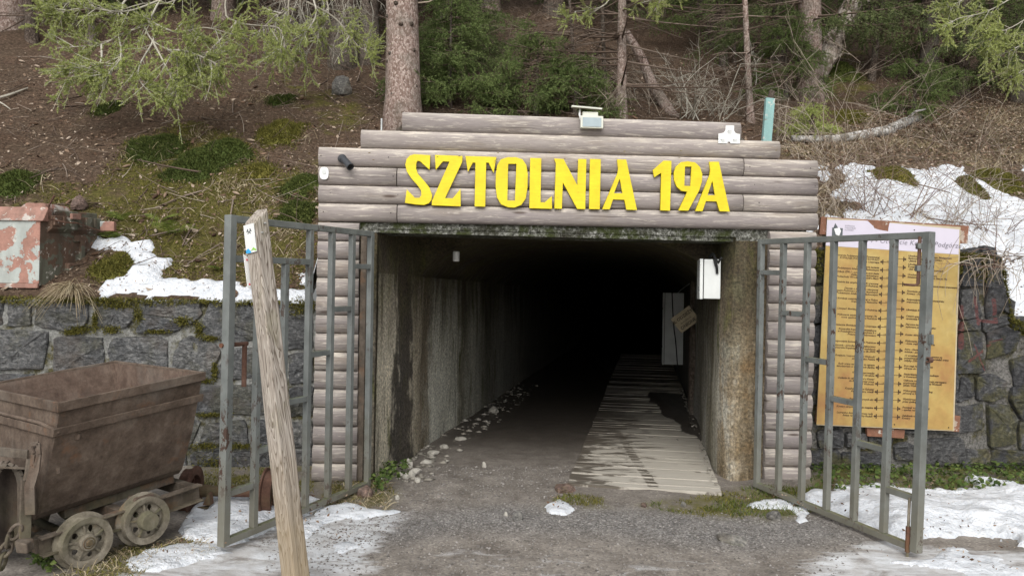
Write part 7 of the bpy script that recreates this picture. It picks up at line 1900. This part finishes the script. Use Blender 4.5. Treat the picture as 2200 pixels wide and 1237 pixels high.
# moss cushions on the slope
def cushion(px_, py_, w, h, lab, mat='moss', seed=0, lift=.42):
    c = stand(px_, py_); k = c.y / F_PX; rx = w * k / 2 * 1.15; hz = h * k * lift; ry = rx * 1.0
    t = thing('moss_cushion', lab, 'moss', c, 'moss cushions on the slope'); g = np.random.default_rng(seed)
    def field(x, y):
        dx, dy = (x - c.x) / rx, (y - c.y - ry * .25) / ry
        q = np.hypot(dx, dy) + .55 * fbm(x * 4.0 + seed, y * 4.0, 5, seed)
        return hz * np.sqrt(np.clip(1 - q, 0, 1)) * (1 + .5 * fbm(x * 9, y * 9, 3, seed + 3)), q
    gx = np.linspace(c.x - rx * 1.5, c.x + rx * 1.5, 40); gy = np.linspace(c.y - ry * 1.3, c.y + ry * 1.8, 40); X, Y = np.meshgrid(gx, gy)
    hh, q = field(X, Y); kq = q < 1.02; keep = kq[:-1, :-1] | kq[1:, :-1] | kq[:-1, 1:] | kq[1:, 1:]
    zz = hill_z(X, Y) + hh - np.where(q < 1, 0, .03)
    o = np_mesh('cushion', np.stack([X, Y, zz], -1).reshape(-1, 3), grid_faces(40, 40, keep), MAT[mat], t)
    bm = bmesh.new(); bm.from_mesh(o.data); bmesh.ops.delete(bm, geom=[v for v in bm.verts if not v.link_faces], context='VERTS'); bm.to_mesh(o.data); bm.free()
    n = int(9000 * min(2.0, (rx / .22) ** 2)) + 900
    x = g.uniform(gx[0], gx[-1], n); y = g.uniform(gy[0], gy[-1], n); hh, q = field(x, y); ok = q < 1.06 + .22 * g.normal(size=n)
    x, y, hh = x[ok], y[ok], hh[ok]; m = len(x); p = np.stack([x, y, hill_z(x, y) + hh - .004], -1)
    e = .01; hx_ = (field(x + e, y)[0] - field(x - e, y)[0]) / (2 * e); hy_ = (field(x, y + e)[0] - field(x, y - e)[0]) / (2 * e)
    nn = surf_normal(hill_z, x, y); nn = nrm(nn + np.stack([-hx_, -hy_, 0 * hx_], -1).clip(-1.5, 1.5)); tip = nrm(nn + g.normal(size=(m, 3)) * .45); sd_ = nrm(np.cross(tip, g.normal(size=(m, 3)))) * .006
    v = np.stack([p - sd_, p + sd_, p + tip * g.uniform(.014, .038, (m, 1))], 1).reshape(-1, 3)
    np_mesh('moss_shoots', v, np.arange(m * 3).reshape(-1, 3), MAT[mat], t, smooth=False)
cushion(482, 345, 80, 60, 'largest dark green moss cushion in the middle of the left slope', seed=1)
cushion(420, 372, 95, 48, 'dark moss mat spreading below left of the largest moss cushion', seed=2)
cushion(330, 322, 90, 30, 'low dark moss cushion at the left end of the mossy patch', seed=3)
cushion(598, 296, 80, 34, 'olive moss hump with a dark hollow beneath it', seed=4, mat='mossy')
cushion(640, 412, 80, 32, 'dark moss cushion near the left edge of the portal beam', seed=5)
cushion(632, 470, 60, 26, 'bright moss cushion behind the top rail of the left gate', seed=6)
cushion(20, 405, 80, 50, 'dark moss mound at the left edge of the picture', seed=7)
cushion(560, 372, 60, 24, 'small moss cushion right of the largest moss cushion', seed=8, mat='mossy')
cushion(225, 240, 50, 20, 'small moss cushion high on the left slope', seed=9)
cushion(600, 220, 50, 18, 'small moss cushion below the bough tips', seed=10)
cushion(245, 585, 70, 40, 'mossy hummock between the machine box and the snow tongue', seed=11, mat='mossy')
cushion(1810, 165, 55, 60, 'moss covered stump beside the leaning snag', seed=12)
cushion(1830, 255, 60, 16, 'flat moss patch above the birch log', seed=13, mat='mossy')
cushion(2095, 425, 60, 24, 'mossy hummock poking through the snow at upper right', seed=14, mat='mossy', lift=1.3)
cushion(2150, 395, 70, 16, 'long brown hummock in the snow near the right edge', seed=15, mat='mossy', lift=1.3)
cushion(1930, 392, 90, 16, 'grassy hummock in the snow behind the notice board', seed=16, mat='mossy', lift=1.3)
# moss along wall tops
def wall_moss(parent, ufun, n, mat, name, z0, z1):
    g = np.random.default_rng(5); u = g.uniform(*ufun, n); w = g.uniform(-.02, .05, n) ; out = []
    k = fbm(u * 2.4, u * 0 + 3.1, 3, 17) > z0
    return u[k]
def fuzz(parent, u, w, z_, L, mat, name='moss', wid=.008):
    n = len(u); p = np.array(FO)[None] + u[:, None] * np.array(E) + w[:, None] * np.array(N) + z_[:, None] * np.array([0, 0, 1.0])
    tip = nrm(np.array(N)[None] * .6 + RG.normal(size=(n, 3)) * .5 + np.array([0, 0, -.1])); sd_ = nrm(np.cross(tip, RG.normal(size=(n, 3)))) * wid / 2
    v = np.stack([p - sd_, p + sd_, p + tip * RG.uniform(*L, (n, 1))], 1).reshape(-1, 3)
    o = np_mesh(name, v, np.arange(n * 3).reshape(-1, 3), MAT[mat], parent, smooth=False); o['kind'] = 'stuff'
n = 16000
u = RG.uniform(uL0, uL1, n); dep = RG.random(n) ** 2; kk = dep < .25 + .9 * np.clip(fbm(u * 1.6, u * 0 + 2.2, 3, 19) + .25, 0, 1)
zt = np.array([zl_top(float(a)) for a in u[::40]]).repeat(40)[:n]
u, dep, zt = u[kk], dep[kk], zt[kk]; fuzz(wall_l, u, -.36 + .02 + RG.uniform(-.03, .03, len(u)), zt + .01 - dep * .34 * (vnoise(u * 5, u * 0, 4)), (.012, .04), 'mossy')
n = 30000
u = RG.uniform(uR0, uR0 + 2.6, n); zt = np.array([zr_top(float(a)) for a in u]); dep = RG.random(n) ** 2.2
kk = (dep < .3 + .9 * np.clip(fbm(u * 2, u * 0 + 5, 3, 23) + .2, 0, 1)); u, dep, zt = u[kk], dep[kk], zt[kk]
fuzz(wall_r, u, -.30 + .025 + RG.uniform(-.05, .03, len(u)), zt + .02 - dep * .55 * vnoise(u * 4, u * 0, 9), (.015, .05), 'mossy', wid=.010)

# cones lying on the needles
n = 260; x, y = hill_xy(n, dr=(.1, 5)); nn = surf_normal(hill_z, x, y); a = nrm(np.cross(nn, RG.normal(size=(n, 3)))); L = RG.uniform(.06, .11, n)
p = curves_from(np.stack([x, y, hill_z(x, y) + .018], -1), a, L, np.zeros((n, 3)), 5); v, f = [], []
vv, ff = tubes_np(p, np.full(n, .016), np.full(n, .016), 6); vv = vv.reshape(n, 5, 6, 3); c_ = p[:, :, None, :]; vv = c_ + (vv - c_) * np.array([.25, .9, 1.0, .8, .15])[None, :, None, None]
o = np_mesh('spruce_cones', vv.reshape(-1, 3), ff, MAT['litter'], smooth=False); o['kind'] = 'stuff'
# moss in the joints of the left wall
mu, mw, mz = [], [], []
for cx_, cy_, rx_, ry_ in ((470, 285, 80, 22), (548, 240, 14, 60), (690, 150, 110, 22), (800, 210, 26, 60), (640, 290, 50, 24), (1060, 240, 60, 26), (900, 300, 70, 10), (1150, 290, 26, 50), (600, 118, 90, 14), (420, 305, 50, 12), (1215, 340, 50, 14), (1240, 520, 16, 50), (1180, 585, 60, 14), (1220, 780, 110, 14), (1180, 960, 90, 20), (1240, 1060, 120, 50), (1730, 150, 70, 50), (1400, 960, 100, 16)):
    n = 420; dx, dy = RG.normal(size=n) * .5, RG.normal(size=n) * .5
    for a, b in zip(dx, dy):
        u_, z_ = fac(*cw((cx_ + a * rx_, cy_ + b * ry_)), -.335); mu.append(u_); mz.append(z_); mw.append(-.342 + RG.uniform(0, .016))
fuzz(wall_l, np.array(mu), np.array(mw), np.array(mz), (.010, .028), 'mossy')
# ferns
def fern(px_, py_, lab, n, L, seed):
    c = stand(px_, py_); g = np.random.default_rng(seed); t = thing('fern', lab, 'fern', c, 'ferns on the left slope')
    for i in range(n):
        a = g.uniform(3.4, 6.2); d = np.array([math.cos(a), math.sin(a) * .7, g.uniform(.55, 1.2)]); l_ = L * g.uniform(.9, 1.3)
        p = curves_from(np.array([c]), nrm(d)[None], np.array([l_]), np.array([[0, 0, -.45]]), 16)[0]; vs, fs = [], []
        up = np.array([0, -.4, .9])
        for k in range(1, 16):
            tg = nrm(p[k] - p[k - 1]); sd_ = nrm(np.cross(tg, up)); w = l_ * .27 * math.sin(math.pi * min(1, .12 + k / 15.5)) + .004
            for s in (-1, 1):
                b = len(vs); q = p[k]; tip = q + sd_ * s * w + tg * w * .35 - np.array([0, 0, w * .15])
                vs += [q - tg * .004, q + tg * .005, tip + tg * .003, tip - tg * .001]; fs.append((b, b + 1, b + 2, b + 3))
        np_mesh('frond', np.array(vs), np.array(fs), MAT['fern'], t, smooth=False)
fern(372, 505, 'largest bright fern frond cluster at the right of the snow tongue', 6, .30, 1)
fern(268, 480, 'yellow green fern behind the snow tongue', 4, .22, 2)
fern(250, 515, 'small fern beside the right corner of the machine box', 3, .18, 3)
fern(345, 478, 'fern leaning above the large fern cluster', 3, .22, 4)
fern(470, 580, 'small fern near the outer post of the left gate', 3, .14, 5)
# hanging grass tuft on the wall below the machine casing
c = at(158, 622, 6.30); tf = thing('grass_tuft', 'straw coloured grass tuft hanging over the wall below the machine box', 'grass tuft', c)
n = 120; a = RG.uniform(0, 6.28, n); d = nrm(np.stack([RG.normal(size=n) * .8, -np.abs(RG.normal(size=n)) * .8, RG.uniform(.1, 1.0, n)], -1))
p = curves_from(np.tile(np.array(c), (n, 1)) + RG.normal(size=(n, 3)) * .02, d, RG.uniform(.14, .36, n), np.tile([0, 0, -1.1], (n, 1)) * RG.uniform(.5, 1.1, (n, 1)), 6)
v, f = tubes_np(p, np.full(n, .0032), np.full(n, .001), 3); np_mesh('blades', v, f, MAT['straw'], tf, smooth=False)
# fallen birch log and pale stick
a = [stand(*q) for q in ((1700, 306), (1790, 308), (1850, 300), (1905, 290), (1945, 272), (1975, 262))]
bl = thing('birch_log', 'fallen birch log with peeling white bark lying above the snow at right', 'log', a[2])
MB().tube([q + Z * .05 for q in a], [.045, .055, .075, .08, .075, .05], 12).build('trunk', MAT['birch'], bl, smooth=True)
for i, r_ in ((4, .05), (3, .03)):
    MB().tube([a[i] + Z * .07, a[i] + Vector((.12, -.05, .2)) * (r_ * 20), a[i] + Vector((.3, 0, .25)) * (r_ * 20)], [r_ * .5, r_ * .4, r_ * .2], 6).build('branch_stub', MAT['birch'], bl)
a = [stand(-10, 222), stand(22, 210), stand(60, 196)]
pst = thing('pale_stick', 'bleached forked stick lying at the left edge of the slope', 'stick', a[1])
MB().tube([q + Z * .04 for q in a], [.018, .015, .006], 6).tube([a[0] + Z * .03, stand(8, 232) + Z * .02, stand(22, 240) + Z * .02], [.012, .009, .005], 6).build('stem', MAT['twigw'], pst)
